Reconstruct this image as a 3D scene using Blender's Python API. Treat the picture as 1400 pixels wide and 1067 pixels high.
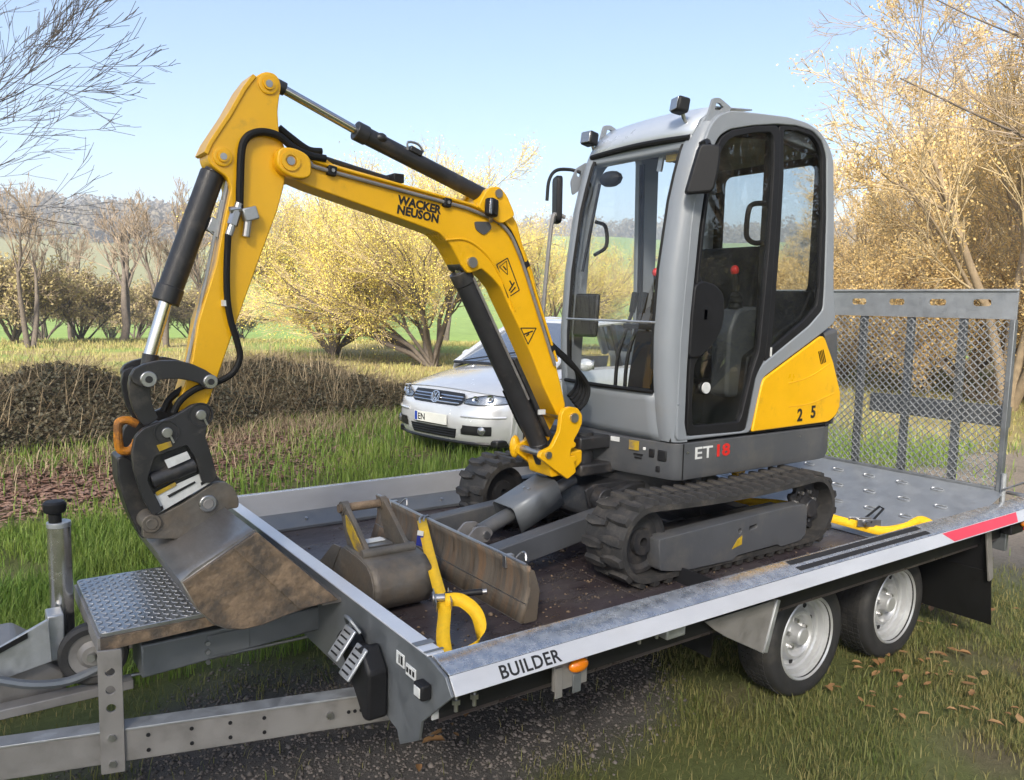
import bpy, bmesh, math, random
import numpy as np
from mathutils import Vector, Matrix, Euler

# ------------------------------------------------------------------ camera, sky, sun, exposure
scene = bpy.context.scene
for _o in list(bpy.data.objects):
    bpy.data.objects.remove(_o)
CAMX, CAMY, CAMZ, YAW, PITCH, ROLL, FPX = [-1.0522, -1.7424, 1.7268, 0.9546, 0.1072, 0.0217, 1087.0596]
cam_data = bpy.data.cameras.new('camera')
cam = bpy.data.objects.new('camera', cam_data)
scene.collection.objects.link(cam)
scene.camera = cam
cam_data.sensor_width = 36.0
cam_data.sensor_fit = 'HORIZONTAL'
cam_data.lens = FPX / 1400.0 * 36.0
cam_data.clip_start = 0.05
cam_data.clip_end = 6000
_fw = Vector((math.cos(YAW) * math.cos(PITCH), math.sin(YAW) * math.cos(PITCH), -math.sin(PITCH)))
_r = _fw.cross(Vector((0, 0, 1))).normalized()
_u = _r.cross(_fw)
_r2 = _r * math.cos(ROLL) + _u * math.sin(ROLL)
_u2 = -_r * math.sin(ROLL) + _u * math.cos(ROLL)
_m = Matrix((_r2, _u2, -_fw)).transposed().to_4x4()
_m.translation = (CAMX, CAMY, CAMZ)
cam.matrix_world = _m

SUN_AZ, SUN_EL = math.radians(224), math.radians(34)      # direction towards the sun
world = bpy.data.worlds.new('World')
scene.world = world
world.use_nodes = True
_nt = world.node_tree
_nt.nodes.clear()
_sky = _nt.nodes.new('ShaderNodeTexSky')
_sky.sky_type = 'NISHITA'
_sky.sun_disc = False
_sky.sun_elevation = SUN_EL
_sky.sun_rotation = math.radians(90) - SUN_AZ
_sky.altitude = 200
_sky.air_density = 1.0
_sky.dust_density = 2.6
_sky.ozone_density = 2.2
_bg = _nt.nodes.new('ShaderNodeBackground')
_bg.inputs['Strength'].default_value = 0.10
_wo = _nt.nodes.new('ShaderNodeOutputWorld')
_nt.links.new(_sky.outputs[0], _bg.inputs[0])
_nt.links.new(_bg.outputs[0], _wo.inputs[0])

sun_data = bpy.data.lights.new('sun', 'SUN')
sun_data.energy = 5.0
sun_data.angle = math.radians(10)
sun_data.color = (1.0, 0.93, 0.82)
sun = bpy.data.objects.new('sun', sun_data)
scene.collection.objects.link(sun)
_sd = Vector((math.cos(SUN_AZ) * math.cos(SUN_EL), math.sin(SUN_AZ) * math.cos(SUN_EL), math.sin(SUN_EL)))
sun.rotation_euler = _sd.to_track_quat('Z', 'Y').to_euler()
sun.location = _sd * 60

scene.view_settings.view_transform = 'Standard'
scene.view_settings.look = 'None'
scene.view_settings.gamma = 1.0
scene.view_settings.use_curve_mapping = False
scene.view_settings.exposure = 1.36
scene.cycles.transparent_max_bounces = 24

# ------------------------------------------------------------------ helpers
COL = scene.collection

def tag(o, label=None, cat=None, group=None, kind=None):
    if label: o['label'] = label
    if cat: o['category'] = cat
    if group: o['group'] = group
    if kind: o['kind'] = kind
    return o

def empty(name, loc=(0, 0, 0), rz=0.0):
    o = bpy.data.objects.new(name, None)
    COL.objects.link(o)
    o.location = loc
    o.rotation_euler = (0, 0, rz)
    o.empty_display_size = 0.1
    return o

def basis_of(o):
    # every part keeps its world transform in its own basis, so this is also its world matrix
    return Matrix.LocRotScale(o.location, o.rotation_euler, o.scale)

def link_mesh(name, me, mat, parent=None, local=False):
    o = bpy.data.objects.new(name, me)
    COL.objects.link(o)
    if mat is not None:
        me.materials.clear()
        for m in (mat if isinstance(mat, (list, tuple)) else [mat]):
            me.materials.append(m)
    if parent is not None:
        o.parent = parent
        if not local:
            o.matrix_parent_inverse = basis_of(parent).inverted()
    return o

def inst(name, me, mat4, parent):
    """another object sharing mesh data; mat4 in world space (all parents are unrotated)"""
    o = bpy.data.objects.new(name, me)
    COL.objects.link(o)
    o.parent = parent
    o.matrix_parent_inverse = basis_of(parent).inverted()
    o.matrix_basis = mat4
    return o

def lerp(a, b, t):
    return a + (b - a) * t

def rnd(poly, r, n=4):
    """round every corner of a closed 2d polygon"""
    out = []
    m = len(poly)
    for i in range(m):
        p0 = Vector(poly[i - 1]); p1 = Vector(poly[i]); p2 = Vector(poly[(i + 1) % m])
        rr = r[i] if isinstance(r, (list, tuple)) else r
        d0 = (p0 - p1); d2 = (p2 - p1)
        l = min(rr, d0.length * .45, d2.length * .45)
        if l < 1e-5:
            out.append(tuple(p1)); continue
        a = p1 + d0.normalized() * l; b = p1 + d2.normalized() * l
        for k in range(n + 1):
            t = k / n
            out.append(tuple((1 - t) ** 2 * a + 2 * t * (1 - t) * p1 + t * t * b))
    return out

def smooth_path(pts, n=6):
    """Catmull-Rom through 3d points"""
    P = [Vector(p) for p in pts]
    P = [P[0] * 2 - P[1]] + P + [P[-1] * 2 - P[-2]]
    out = []
    for i in range(1, len(P) - 2):
        for k in range(n):
            t = k / n
            a, b, c, d = P[i - 1], P[i], P[i + 1], P[i + 2]
            out.append(0.5 * ((2 * b) + (c - a) * t + (2 * a - 5 * b + 4 * c - d) * t * t + (3 * b - a - 3 * c + d) * t ** 3))
    out.append(P[-2])
    return out

class MB:
    def __init__(s):
        s.v = []; s.f = []
    def add(s, vs, fs):
        o = len(s.v)
        s.v.extend([tuple(v) for v in vs])
        s.f.extend([tuple(i + o for i in f) for f in fs])
        return s
    def box(s, x0, x1, y0, y1, z0, z1):
        return s.add([(x0, y0, z0), (x1, y0, z0), (x1, y1, z0), (x0, y1, z0), (x0, y0, z1), (x1, y0, z1), (x1, y1, z1), (x0, y1, z1)],
                     [(0, 3, 2, 1), (4, 5, 6, 7), (0, 1, 5, 4), (1, 2, 6, 5), (2, 3, 7, 6), (3, 0, 4, 7)])
    def obox(s, c, size, rot):
        c = Vector(c); R = rot if isinstance(rot, Matrix) else Euler(rot).to_matrix()
        hx, hy, hz = [k / 2 for k in size]
        vs = [c + R @ Vector(p) for p in ((-hx, -hy, -hz), (hx, -hy, -hz), (hx, hy, -hz), (-hx, hy, -hz), (-hx, -hy, hz), (hx, -hy, hz), (hx, hy, hz), (-hx, hy, hz))]
        return s.add(vs, [(0, 3, 2, 1), (4, 5, 6, 7), (0, 1, 5, 4), (1, 2, 6, 5), (2, 3, 7, 6), (3, 0, 4, 7)])
    def bar(s, p0, p1, w, h, up=(0, 0, 1)):
        p0 = Vector(p0); p1 = Vector(p1); d = (p1 - p0); L = d.length; d.normalize()
        sd = d.cross(Vector(up)).normalized(); u = sd.cross(d)
        R = Matrix((d, sd, u)).transposed()
        return s.obox((p0 + p1) / 2, (L, w, h), R)
    def prism(s, poly, axis, a0, a1):
        n = len(poly)
        def mk(p, a):
            if axis == 'y': return (p[0], a, p[1])
            if axis == 'x': return (a, p[0], p[1])
            return (p[0], p[1], a)
        vs = [mk(p, a0) for p in poly] + [mk(p, a1) for p in poly]
        fs = [tuple(range(n)), tuple(range(2 * n - 1, n - 1, -1))]
        fs += [(i, (i + 1) % n + 0, (i + 1) % n + n, i + n)[::-1] for i in range(n)]
        return s.add(vs, fs)
    def cyl(s, p0, p1, r0, r1=None, n=18, caps=True):
        r1 = r0 if r1 is None else r1
        return s.tube([p0, p1], [r0, r1], n, caps)
    def tube(s, path, r, n=8, caps=True, closed=False, flat=None):
        P = [Vector(p) for p in path]; m = len(P)
        R = r if isinstance(r, (list, tuple)) else [r] * m
        up = None; vs = []
        for i in range(m):
            if closed:
                t = (P[(i + 1) % m] - P[i - 1])
            else:
                t = P[min(i + 1, m - 1)] - P[max(i - 1, 0)]
            if t.length < 1e-9: t = Vector((0, 0, 1))
            t.normalize()
            if up is None:
                up = Vector((0, 0, 1)) if abs(t.z) < .9 else Vector((0, 1, 0))
            a = t.cross(up)
            if a.length < 1e-6: a = t.orthogonal()
            a.normalize(); b = a.cross(t).normalized(); up = b
            for k in range(n):
                an = 2 * math.pi * k / n
                fa, fb = flat if flat else (1, 1)
                vs.append(P[i] + a * (R[i] * fa * math.cos(an)) + b * (R[i] * fb * math.sin(an)))
        fs = []
        for i in range(m if closed else m - 1):
            j = (i + 1) % m
            for k in range(n):
                k2 = (k + 1) % n
                fs.append((i * n + k, i * n + k2, j * n + k2, j * n + k))
        if caps and not closed:
            fs.append(tuple(range(n - 1, -1, -1))); fs.append(tuple((m - 1) * n + k for k in range(n)))
        return s.add(vs, fs)
    def lathe(s, prof, origin, axis, n=32, closed=False):
        """prof: (radius, height along axis)"""
        o = Vector(origin); ax = Vector(axis).normalized(); a = ax.orthogonal().normalized(); b = ax.cross(a)
        vs = []; m = len(prof)
        for r, h in prof:
            for k in range(n):
                an = 2 * math.pi * k / n
                vs.append(o + ax * h + a * (r * math.cos(an)) + b * (r * math.sin(an)))
        fs = []
        for i in range(m if closed else m - 1):
            j = (i + 1) % m
            for k in range(n):
                k2 = (k + 1) % n
                fs.append((i * n + k, i * n + k2, j * n + k2, j * n + k))
        return s.add(vs, fs)
    def ball(s, c, r, n=10, m=7, sc=(1, 1, 1)):
        c = Vector(c); vs = [c + Vector((0, 0, r * sc[2]))]
        for i in range(1, m):
            th = math.pi * i / m
            for k in range(n):
                an = 2 * math.pi * k / n
                vs.append(c + Vector((r * sc[0] * math.sin(th) * math.cos(an), r * sc[1] * math.sin(th) * math.sin(an), r * sc[2] * math.cos(th))))
        vs.append(c - Vector((0, 0, r * sc[2])))
        fs = [(0, 1 + k, 1 + (k + 1) % n) for k in range(n)]
        for i in range(m - 2):
            for k in range(n):
                a = 1 + i * n + k; b = 1 + i * n + (k + 1) % n
                fs.append((a, a + n, b + n, b))
        e = len(vs) - 1; st = 1 + (m - 2) * n
        fs += [(e, st + (k + 1) % n, st + k) for k in range(n)]
        return s.add(vs, fs)
    def grid(s, rows):
        """rows of equal length of 3d points"""
        n = len(rows[0]); vs = [p for r in rows for p in r]
        fs = [(i * n + j, i * n + j + 1, (i + 1) * n + j + 1, (i + 1) * n + j) for i in range(len(rows) - 1) for j in range(n - 1)]
        return s.add(vs, fs)
    def build(s, name, mat, parent=None, bevel=0.0, seg=2, ang=35, thick=0, subd=0, local=False, kind=None, fixn=True):
        me = bpy.data.meshes.new(name)
        me.from_pydata(s.v, [], s.f)
        if fixn:
            bm = bmesh.new(); bm.from_mesh(me)
            bmesh.ops.recalc_face_normals(bm, faces=bm.faces)
            bm.to_mesh(me); bm.free()
        me.polygons.foreach_set('use_smooth', [True] * len(me.polygons))
        o = link_mesh(name, me, mat, parent, local)
        if subd:
            md = o.modifiers.new('subd', 'SUBSURF'); md.levels = subd; md.render_levels = subd
        else:
            me.set_sharp_from_angle(angle=math.radians(ang))
        if thick:
            md = o.modifiers.new('solid', 'SOLIDIFY'); md.thickness = thick; md.offset = 0
        if bevel:
            md = o.modifiers.new('bevel', 'BEVEL'); md.width = bevel; md.segments = seg
            md.limit_method = 'ANGLE'; md.angle_limit = math.radians(ang)
            md.harden_normals = False
        if kind: o['kind'] = kind
        return o

def curve_mesh(name, splines, half, bevel=0.0, res=2):
    """flat outline(s) with holes -> mesh lying in local xy, thickness along z"""
    cu = bpy.data.curves.new(name + '_c', 'CURVE')
    cu.dimensions = '2D'; cu.fill_mode = 'BOTH'
    cu.extrude = half; cu.bevel_depth = bevel; cu.bevel_resolution = res; cu.offset = -bevel
    for sp in splines:
        s = cu.splines.new('POLY')
        s.points.add(len(sp) - 1)
        for p, c in zip(s.points, sp): p.co = (c[0], c[1], 0, 1)
        s.use_cyclic_u = True
    ob = bpy.data.objects.new(name + '_c', cu)
    me = bpy.data.meshes.new_from_object(ob)
    bpy.data.objects.remove(ob); bpy.data.curves.remove(cu)
    me.name = name
    return me

# local xy -> world: x along +X, y along +Z, thickness along Y
XZ = Matrix(((1, 0, 0, 0), (0, 0, -1, 0), (0, 1, 0, 0), (0, 0, 0, 1)))
# local xy -> world YZ (x along +Y, y along +Z)
YZ = Matrix(((0, 0, 1, 0), (1, 0, 0, 0), (0, 1, 0, 0), (0, 0, 0, 1)))

def plate(name, outer, holes, yc, half, mat, parent, bevel=0.0, basis=XZ, off=None, ang=35):
    me = curve_mesh(name, [outer] + list(holes), half, bevel)
    M = (Matrix.Translation(off) if off else (Matrix.Translation((0, yc, 0)) if basis is XZ else Matrix.Translation((yc, 0, 0)))) @ basis
    me.transform(M)
    me.polygons.foreach_set('use_smooth', [True] * len(me.polygons))
    me.set_sharp_from_angle(angle=math.radians(ang))
    return link_mesh(name, me, mat, parent)

def text(name, body, size, M, mat, parent, ext=0.0008, bold=0.0, shear=0.0, spacing=1.0, line=1.0, align='LEFT'):
    cu = bpy.data.curves.new(name + '_t', 'FONT')
    cu.body = body; cu.size = size; cu.extrude = ext; cu.offset = bold; cu.shear = shear
    cu.space_character = spacing; cu.space_line = line; cu.align_x = align; cu.resolution_u = 3
    ob = bpy.data.objects.new(name + '_t', cu)
    me = bpy.data.meshes.new_from_object(ob)
    bpy.data.objects.remove(ob); bpy.data.curves.remove(cu)
    me.name = name
    me.transform(M)
    return link_mesh(name, me, mat, parent)

# ------------------------------------------------------------------ materials
MAT = {}
def mat(name, col, rough=.5, metal=0.0, var=.12, vscale=6.0, bump=0.0, bscale=80.0, spec=.5, col2=None, mix=.0, mscale=3.0, mlo=.5, mhi=.65, coat=0.0, rvar=.1, stretch=(1, 1, 1), detail=6):
    """principled with value mottling, a second colour laid on in noise patches (dirt, rust, wear), and fine bump"""
    m = bpy.data.materials.new(name); m.use_nodes = True
    nt = m.node_tree; N = nt.nodes; L = nt.links
    b = N['Principled BSDF']
    b.inputs['Roughness'].default_value = rough; b.inputs['Metallic'].default_value = metal
    b.inputs['Specular IOR Level'].default_value = spec
    if coat:
        b.inputs['Coat Weight'].default_value = coat; b.inputs['Coat Roughness'].default_value = .08
    tc = N.new('ShaderNodeTexCoord'); mp = N.new('ShaderNodeMapping'); mp.inputs['Scale'].default_value = stretch
    L.new(tc.outputs['Object'], mp.inputs['Vector'])
    n1 = N.new('ShaderNodeTexNoise'); n1.inputs['Scale'].default_value = vscale; n1.inputs['Detail'].default_value = detail; n1.inputs['Roughness'].default_value = .65
    L.new(mp.outputs[0], n1.inputs['Vector'])
    mr = N.new('ShaderNodeMapRange'); mr.inputs['From Min'].default_value = .3; mr.inputs['From Max'].default_value = .7
    mr.inputs['To Min'].default_value = 1 - var; mr.inputs['To Max'].default_value = 1 + var
    L.new(n1.outputs['Fac'], mr.inputs['Value'])
    mul = N.new('ShaderNodeVectorMath'); mul.operation = 'SCALE'
    mul.inputs[0].default_value = col[:3]
    L.new(mr.outputs[0], mul.inputs['Scale'])
    cout = mul.outputs[0]
    if col2 is not None and mix > 0:
        n2 = N.new('ShaderNodeTexNoise'); n2.inputs['Scale'].default_value = mscale; n2.inputs['Detail'].default_value = 8; n2.inputs['Roughness'].default_value = .7
        L.new(mp.outputs[0], n2.inputs['Vector'])
        r2 = N.new('ShaderNodeMapRange'); r2.inputs['From Min'].default_value = mlo; r2.inputs['From Max'].default_value = mhi
        r2.inputs['To Max'].default_value = mix
        L.new(n2.outputs['Fac'], r2.inputs['Value'])
        mx = N.new('ShaderNodeMix'); mx.data_type = 'RGBA'
        L.new(r2.outputs[0], mx.inputs['Factor']); L.new(cout, mx.inputs['A']); mx.inputs['B'].default_value = (*col2[:3], 1)
        cout = mx.outputs['Result']
        if metal > 0:
            r3 = N.new('ShaderNodeMapRange'); r3.inputs['From Min'].default_value = mlo; r3.inputs['From Max'].default_value = mhi
            r3.inputs['To Min'].default_value = metal; r3.inputs['To Max'].default_value = metal * (1 - mix)
            L.new(n2.outputs['Fac'], r3.inputs['Value']); L.new(r3.outputs[0], b.inputs['Metallic'])
    L.new(cout, b.inputs['Base Color'])
    if rvar:
        rr = N.new('ShaderNodeMapRange'); rr.inputs['From Min'].default_value = .3; rr.inputs['From Max'].default_value = .7
        rr.inputs['To Min'].default_value = max(.02, rough - rvar); rr.inputs['To Max'].default_value = min(1, rough + rvar)
        L.new(n1.outputs['Fac'], rr.inputs['Value']); L.new(rr.outputs[0], b.inputs['Roughness'])
    if bump:
        n3 = N.new('ShaderNodeTexNoise'); n3.inputs['Scale'].default_value = bscale; n3.inputs['Detail'].default_value = 4
        L.new(mp.outputs[0], n3.inputs['Vector'])
        bp = N.new('ShaderNodeBump'); bp.inputs['Strength'].default_value = bump; bp.inputs['Distance'].default_value = .01
        L.new(n3.outputs['Fac'], bp.inputs['Height']); L.new(bp.outputs[0], b.inputs['Normal'])
    MAT[name] = m
    return m

def glass_mat(name, tint, refl=1.0, rough=0.0, dirt=0.03):
    m = bpy.data.materials.new(name); m.use_nodes = True
    nt = m.node_tree; N = nt.nodes; L = nt.links; N.clear()
    out = N.new('ShaderNodeOutputMaterial'); tr = N.new('ShaderNodeBsdfTransparent'); tr.inputs[0].default_value = (*tint, 1)
    gl = N.new('ShaderNodeBsdfGlossy'); gl.inputs['Roughness'].default_value = rough; gl.inputs['Color'].default_value = (refl, refl, refl, 1)
    # Schlick reflectance on |N.I|, the same from both sides of a thin pane
    geo = N.new('ShaderNodeNewGeometry'); dot = N.new('ShaderNodeVectorMath'); dot.operation = 'DOT_PRODUCT'
    L.new(geo.outputs['Normal'], dot.inputs[0]); L.new(geo.outputs['Incoming'], dot.inputs[1])
    ab = N.new('ShaderNodeMath'); ab.operation = 'ABSOLUTE'; L.new(dot.outputs['Value'], ab.inputs[0])
    om = N.new('ShaderNodeMath'); om.operation = 'SUBTRACT'; om.inputs[0].default_value = 1.0; L.new(ab.outputs[0], om.inputs[1])
    pw = N.new('ShaderNodeMath'); pw.operation = 'POWER'; pw.inputs[1].default_value = 5.0; L.new(om.outputs[0], pw.inputs[0])
    fr = N.new('ShaderNodeMath'); fr.operation = 'MULTIPLY_ADD'; fr.inputs[1].default_value = .95; fr.inputs[2].default_value = .05; L.new(pw.outputs[0], fr.inputs[0])
    mx = N.new('ShaderNodeMixShader')
    L.new(fr.outputs[0], mx.inputs[0]); L.new(tr.outputs[0], mx.inputs[1]); L.new(gl.outputs[0], mx.inputs[2])
    df = N.new('ShaderNodeBsdfDiffuse'); df.inputs[0].default_value = (.5, .5, .48, 1)
    mx2 = N.new('ShaderNodeMixShader'); 
    tc = N.new('ShaderNodeTexCoord'); nz = N.new('ShaderNodeTexNoise'); nz.inputs['Scale'].default_value = 7; nz.inputs['Detail'].default_value = 6
    L.new(tc.outputs['Object'], nz.inputs['Vector'])
    mr = N.new('ShaderNodeMapRange'); mr.inputs['From Min'].default_value = .35; mr.inputs['From Max'].default_value = .75; mr.inputs['To Max'].default_value = dirt
    L.new(nz.outputs['Fac'], mr.inputs['Value']); L.new(mr.outputs[0], mx2.inputs[0])
    L.new(mx.outputs[0], mx2.inputs[1]); L.new(df.outputs[0], mx2.inputs[2]); L.new(mx2.outputs[0], out.inputs[0])
    MAT[name] = m
    return m

def leaf_mat(name, col, col2, trans=.25, rough=.6, attr=False):
    """foliage / blades: colour varies per face island, a little light passes through"""
    m = bpy.data.materials.new(name); m.use_nodes = True
    nt = m.node_tree; N = nt.nodes; L = nt.links; N.clear()
    out = N.new('ShaderNodeOutputMaterial')
    geo = N.new('ShaderNodeNewGeometry')
    mx = N.new('ShaderNodeMix'); mx.data_type = 'RGBA'
    mx.inputs['A'].default_value = (*col, 1); mx.inputs['B'].default_value = (*col2, 1)
    tc = N.new('ShaderNodeTexCoord'); nz = N.new('ShaderNodeTexNoise'); nz.inputs['Scale'].default_value = 1.3; nz.inputs['Detail'].default_value = 3
    L.new(tc.outputs['Object'], nz.inputs['Vector'])
    ad = N.new('ShaderNodeMath'); ad.operation = 'MULTIPLY_ADD'; ad.inputs[1].default_value = .6
    L.new(geo.outputs['Random Per Island'], ad.inputs[0])
    sb = N.new('ShaderNodeMapRange'); sb.inputs['From Min'].default_value = .35; sb.inputs['From Max'].default_value = .65; sb.inputs['To Max'].default_value = .4
    L.new(nz.outputs['Fac'], sb.inputs['Value']); L.new(sb.outputs[0], ad.inputs[2])
    L.new(ad.outputs[0], mx.inputs['Factor'])
    d = N.new('ShaderNodeBsdfPrincipled'); d.inputs['Roughness'].default_value = rough; d.inputs['Specular IOR Level'].default_value = .25
    L.new(mx.outputs['Result'], d.inputs['Base Color'])
    t = N.new('ShaderNodeBsdfTranslucent'); L.new(mx.outputs['Result'], t.inputs['Color'])
    ms = N.new('ShaderNodeMixShader'); ms.inputs[0].default_value = trans
    L.new(d.outputs[0], ms.inputs[1]); L.new(t.outputs[0], ms.inputs[2]); L.new(ms.outputs[0], out.inputs[0])
    MAT[name] = m
    return m

mat('yellow', (.80, .43, .006), .34, var=.07, vscale=3, spec=.45, coat=.2, col2=(.36, .20, .035), mix=.55, mscale=11, mlo=.57, mhi=.78, bump=.012, bscale=60)
mat('cab_grey', (.225, .245, .27), .40, var=.05, vscale=5, col2=(.2, .19, .17), mix=.35, mscale=5, mlo=.55, mhi=.75)
mat('dark_grey', (.074, .078, .085), .5, var=.10, vscale=5, bump=.06, bscale=220, col2=(.17, .155, .13), mix=.5, mscale=4, mlo=.5, mhi=.75)
mat('black_steel', (.024, .024, .026), .42, var=.2, vscale=8, col2=(.14, .12, .10), mix=.6, mscale=7, mlo=.52, mhi=.75)
mat('black_plastic', (.013, .013, .0145), .5, var=.15, bump=.05, bscale=300, spec=.28)
mat('seal', (.009, .009, .009), .6, spec=.25)
mat('rubber', (.030, .029, .028), .75, var=.3, vscale=18, bump=.2, bscale=120, col2=(.12, .105, .088), mix=.6, mscale=11, mlo=.48, mhi=.70)
mat('tyre', (.022, .022, .023), .7, var=.2, vscale=10, bump=.1, bscale=150, col2=(.08, .072, .06), mix=.5, mscale=7, mlo=.5, mhi=.75)
mat('chrome', (.62, .60, .58), .16, 1.0, var=.05)
mat('steel', (.42, .42, .42), .35, .9, var=.12, vscale=20)
mat('galv', (.46, .475, .49), .42, .75, var=.12, vscale=22, col2=(.30, .32, .335), mix=.55, mscale=16, mlo=.45, mhi=.62, bump=.02, bscale=200, rvar=.12)
mat('galv_dull', (.27, .258, .248), .55, .45, var=.16, vscale=14, col2=(.20, .195, .185), mix=.5, mscale=7, mlo=.45, mhi=.66, bump=.05, bscale=120)
mat('galv_dark', (.20, .215, .23), .5, .6, var=.14, vscale=12, col2=(.12, .125, .13), mix=.5, mscale=6, mlo=.45, mhi=.66)
mat('alu', (.66, .67, .69), .38, .40, var=.06, vscale=6, col2=(.50, .50, .50), mix=.35, mscale=4, mlo=.48, mhi=.75, bump=.015, bscale=60, stretch=(.5, 1.5, 1.5))
mat('rail_top', (.50, .52, .55), .27, .85, var=.10, vscale=26, col2=(.42, .44, .46), mix=.35, mscale=24, mlo=.42, mhi=.62, rvar=.06)  # rail metal coloured darker and bluer on top to mimic the sky's dimmer reflection
mat('blade_mud', (.135, .115, .09), .6, .25, var=.4, vscale=9, col2=(.22, .125, .06), mix=.8, mscale=5, mlo=.46, mhi=.66, bump=.3, bscale=50, stretch=(1, 5, .7))
mat('visor', (.50, .54, .60), .30, .25, var=.04, vscale=3, rvar=.04)
mat('tube_steel', (.58, .57, .55), .22, .95, var=.1, vscale=10)
mat('galv_ramp', (.33, .35, .375), .45, .6, var=.12, vscale=14, col2=(.22, .235, .25), mix=.5, mscale=9, mlo=.45, mhi=.66)
mat('checker', (.36, .37, .385), .33, .85, var=.1, vscale=14)
mat('plywood', (.046, .036, .039), .34, var=.35, vscale=7, bump=.15, bscale=190, col2=(.13, .115, .108), mix=.7, mscale=3.2, mlo=.46, mhi=.72, rvar=.2, stretch=(.6, 1.3, 1))
mat('mudsteel', (.125, .115, .10), .55, .35, var=.35, vscale=7, col2=(.15, .115, .078), mix=.7, mscale=5, mlo=.42, mhi=.6, bump=.25, bscale=45)
mat('mudrust', (.195, .138, .088), .8, var=.5, vscale=16, col2=(.075, .062, .05), mix=.95, mscale=9, mlo=.44, mhi=.60, bump=.7, bscale=38)
mat('wornsteel', (.27, .26, .245), .38, .75, var=.2, vscale=9, col2=(.13, .115, .10), mix=.8, mscale=5, mlo=.45, mhi=.6, bump=.05, bscale=90, stretch=(1, .3, 1))
mat('oldyellow', (.45, .30, .02), .6, var=.25, vscale=12, col2=(.16, .13, .10), mix=.9, mscale=9, mlo=.5, mhi=.62)
mat('strap', (.84, .50, .008), .7, var=.1, vscale=30, bump=.2, bscale=400)
mat('blue_tag', (.02, .03, .25), .6)
mat('orange_paint', (.55, .20, .01), .5, var=.25, vscale=20, col2=(.12, .06, .03), mix=.8, mscale=14, mlo=.5, mhi=.62)
mat('amber', (.75, .20, .005), .15, var=.1, spec=.7, coat=.6)
mat('red', (.62, .025, .02), .4)
mat('red_tape', (.62, .04, .07), .35, var=.06)
mat('white', (.72, .72, .70), .5, var=.08)
mat('label', (.62, .63, .62), .5, var=.12, vscale=25)
mat('black_print', (.012, .012, .012), .6, var=.05)
mat('anti_slip', (.016, .016, .018), .9, bump=.3, bscale=500)
mat('rim', (.56, .57, .58), .38, .55, var=.06, vscale=10, col2=(.3, .28, .25), mix=.5, mscale=8, mlo=.55, mhi=.75)
mat('car_silver', (.68, .69, .70), .25, .40, var=.02, coat=.7, rvar=.03)
mat('car_black', (.012, .012, .013), .35, var=.1)
mat('car_chrome', (.7, .7, .72), .1, 1.0, var=.02)
mat('lamp_grey', (.35, .36, .38), .2, .8)
mat('plate_white', (.74, .74, .68), .5, var=.05)
mat('eu_blue', (.012, .05, .35), .5)
mat('bark', (.105, .085, .068), .9, var=.35, vscale=10, bump=.5, bscale=30)
mat('bark_pale', (.25, .19, .12), .9, var=.3, vscale=8)
mat('bark_dark', (.060, .050, .042), .9, var=.3, vscale=10)
mat('twig', (.27, .21, .15), .9, var=.25, vscale=3)
mat('twig_tan', (.44, .345, .20), .9, var=.3, vscale=1.2)
mat('twig_dark', (.095, .080, .068), .9, var=.25, vscale=3)
glass_mat('glass', (.95, .96, .955), .95, dirt=.015)
glass_mat('door_glass', (.80, .82, .82), .95, dirt=.02)
glass_mat('lens', (.85, .88, .9), .95, dirt=.0)
mat('mirror', (.6, .62, .64), .04, 1.0, var=.01, rvar=0)
mat('car_glass', (.30, .33, .37), .05, .75, var=.02, rvar=0)

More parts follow.
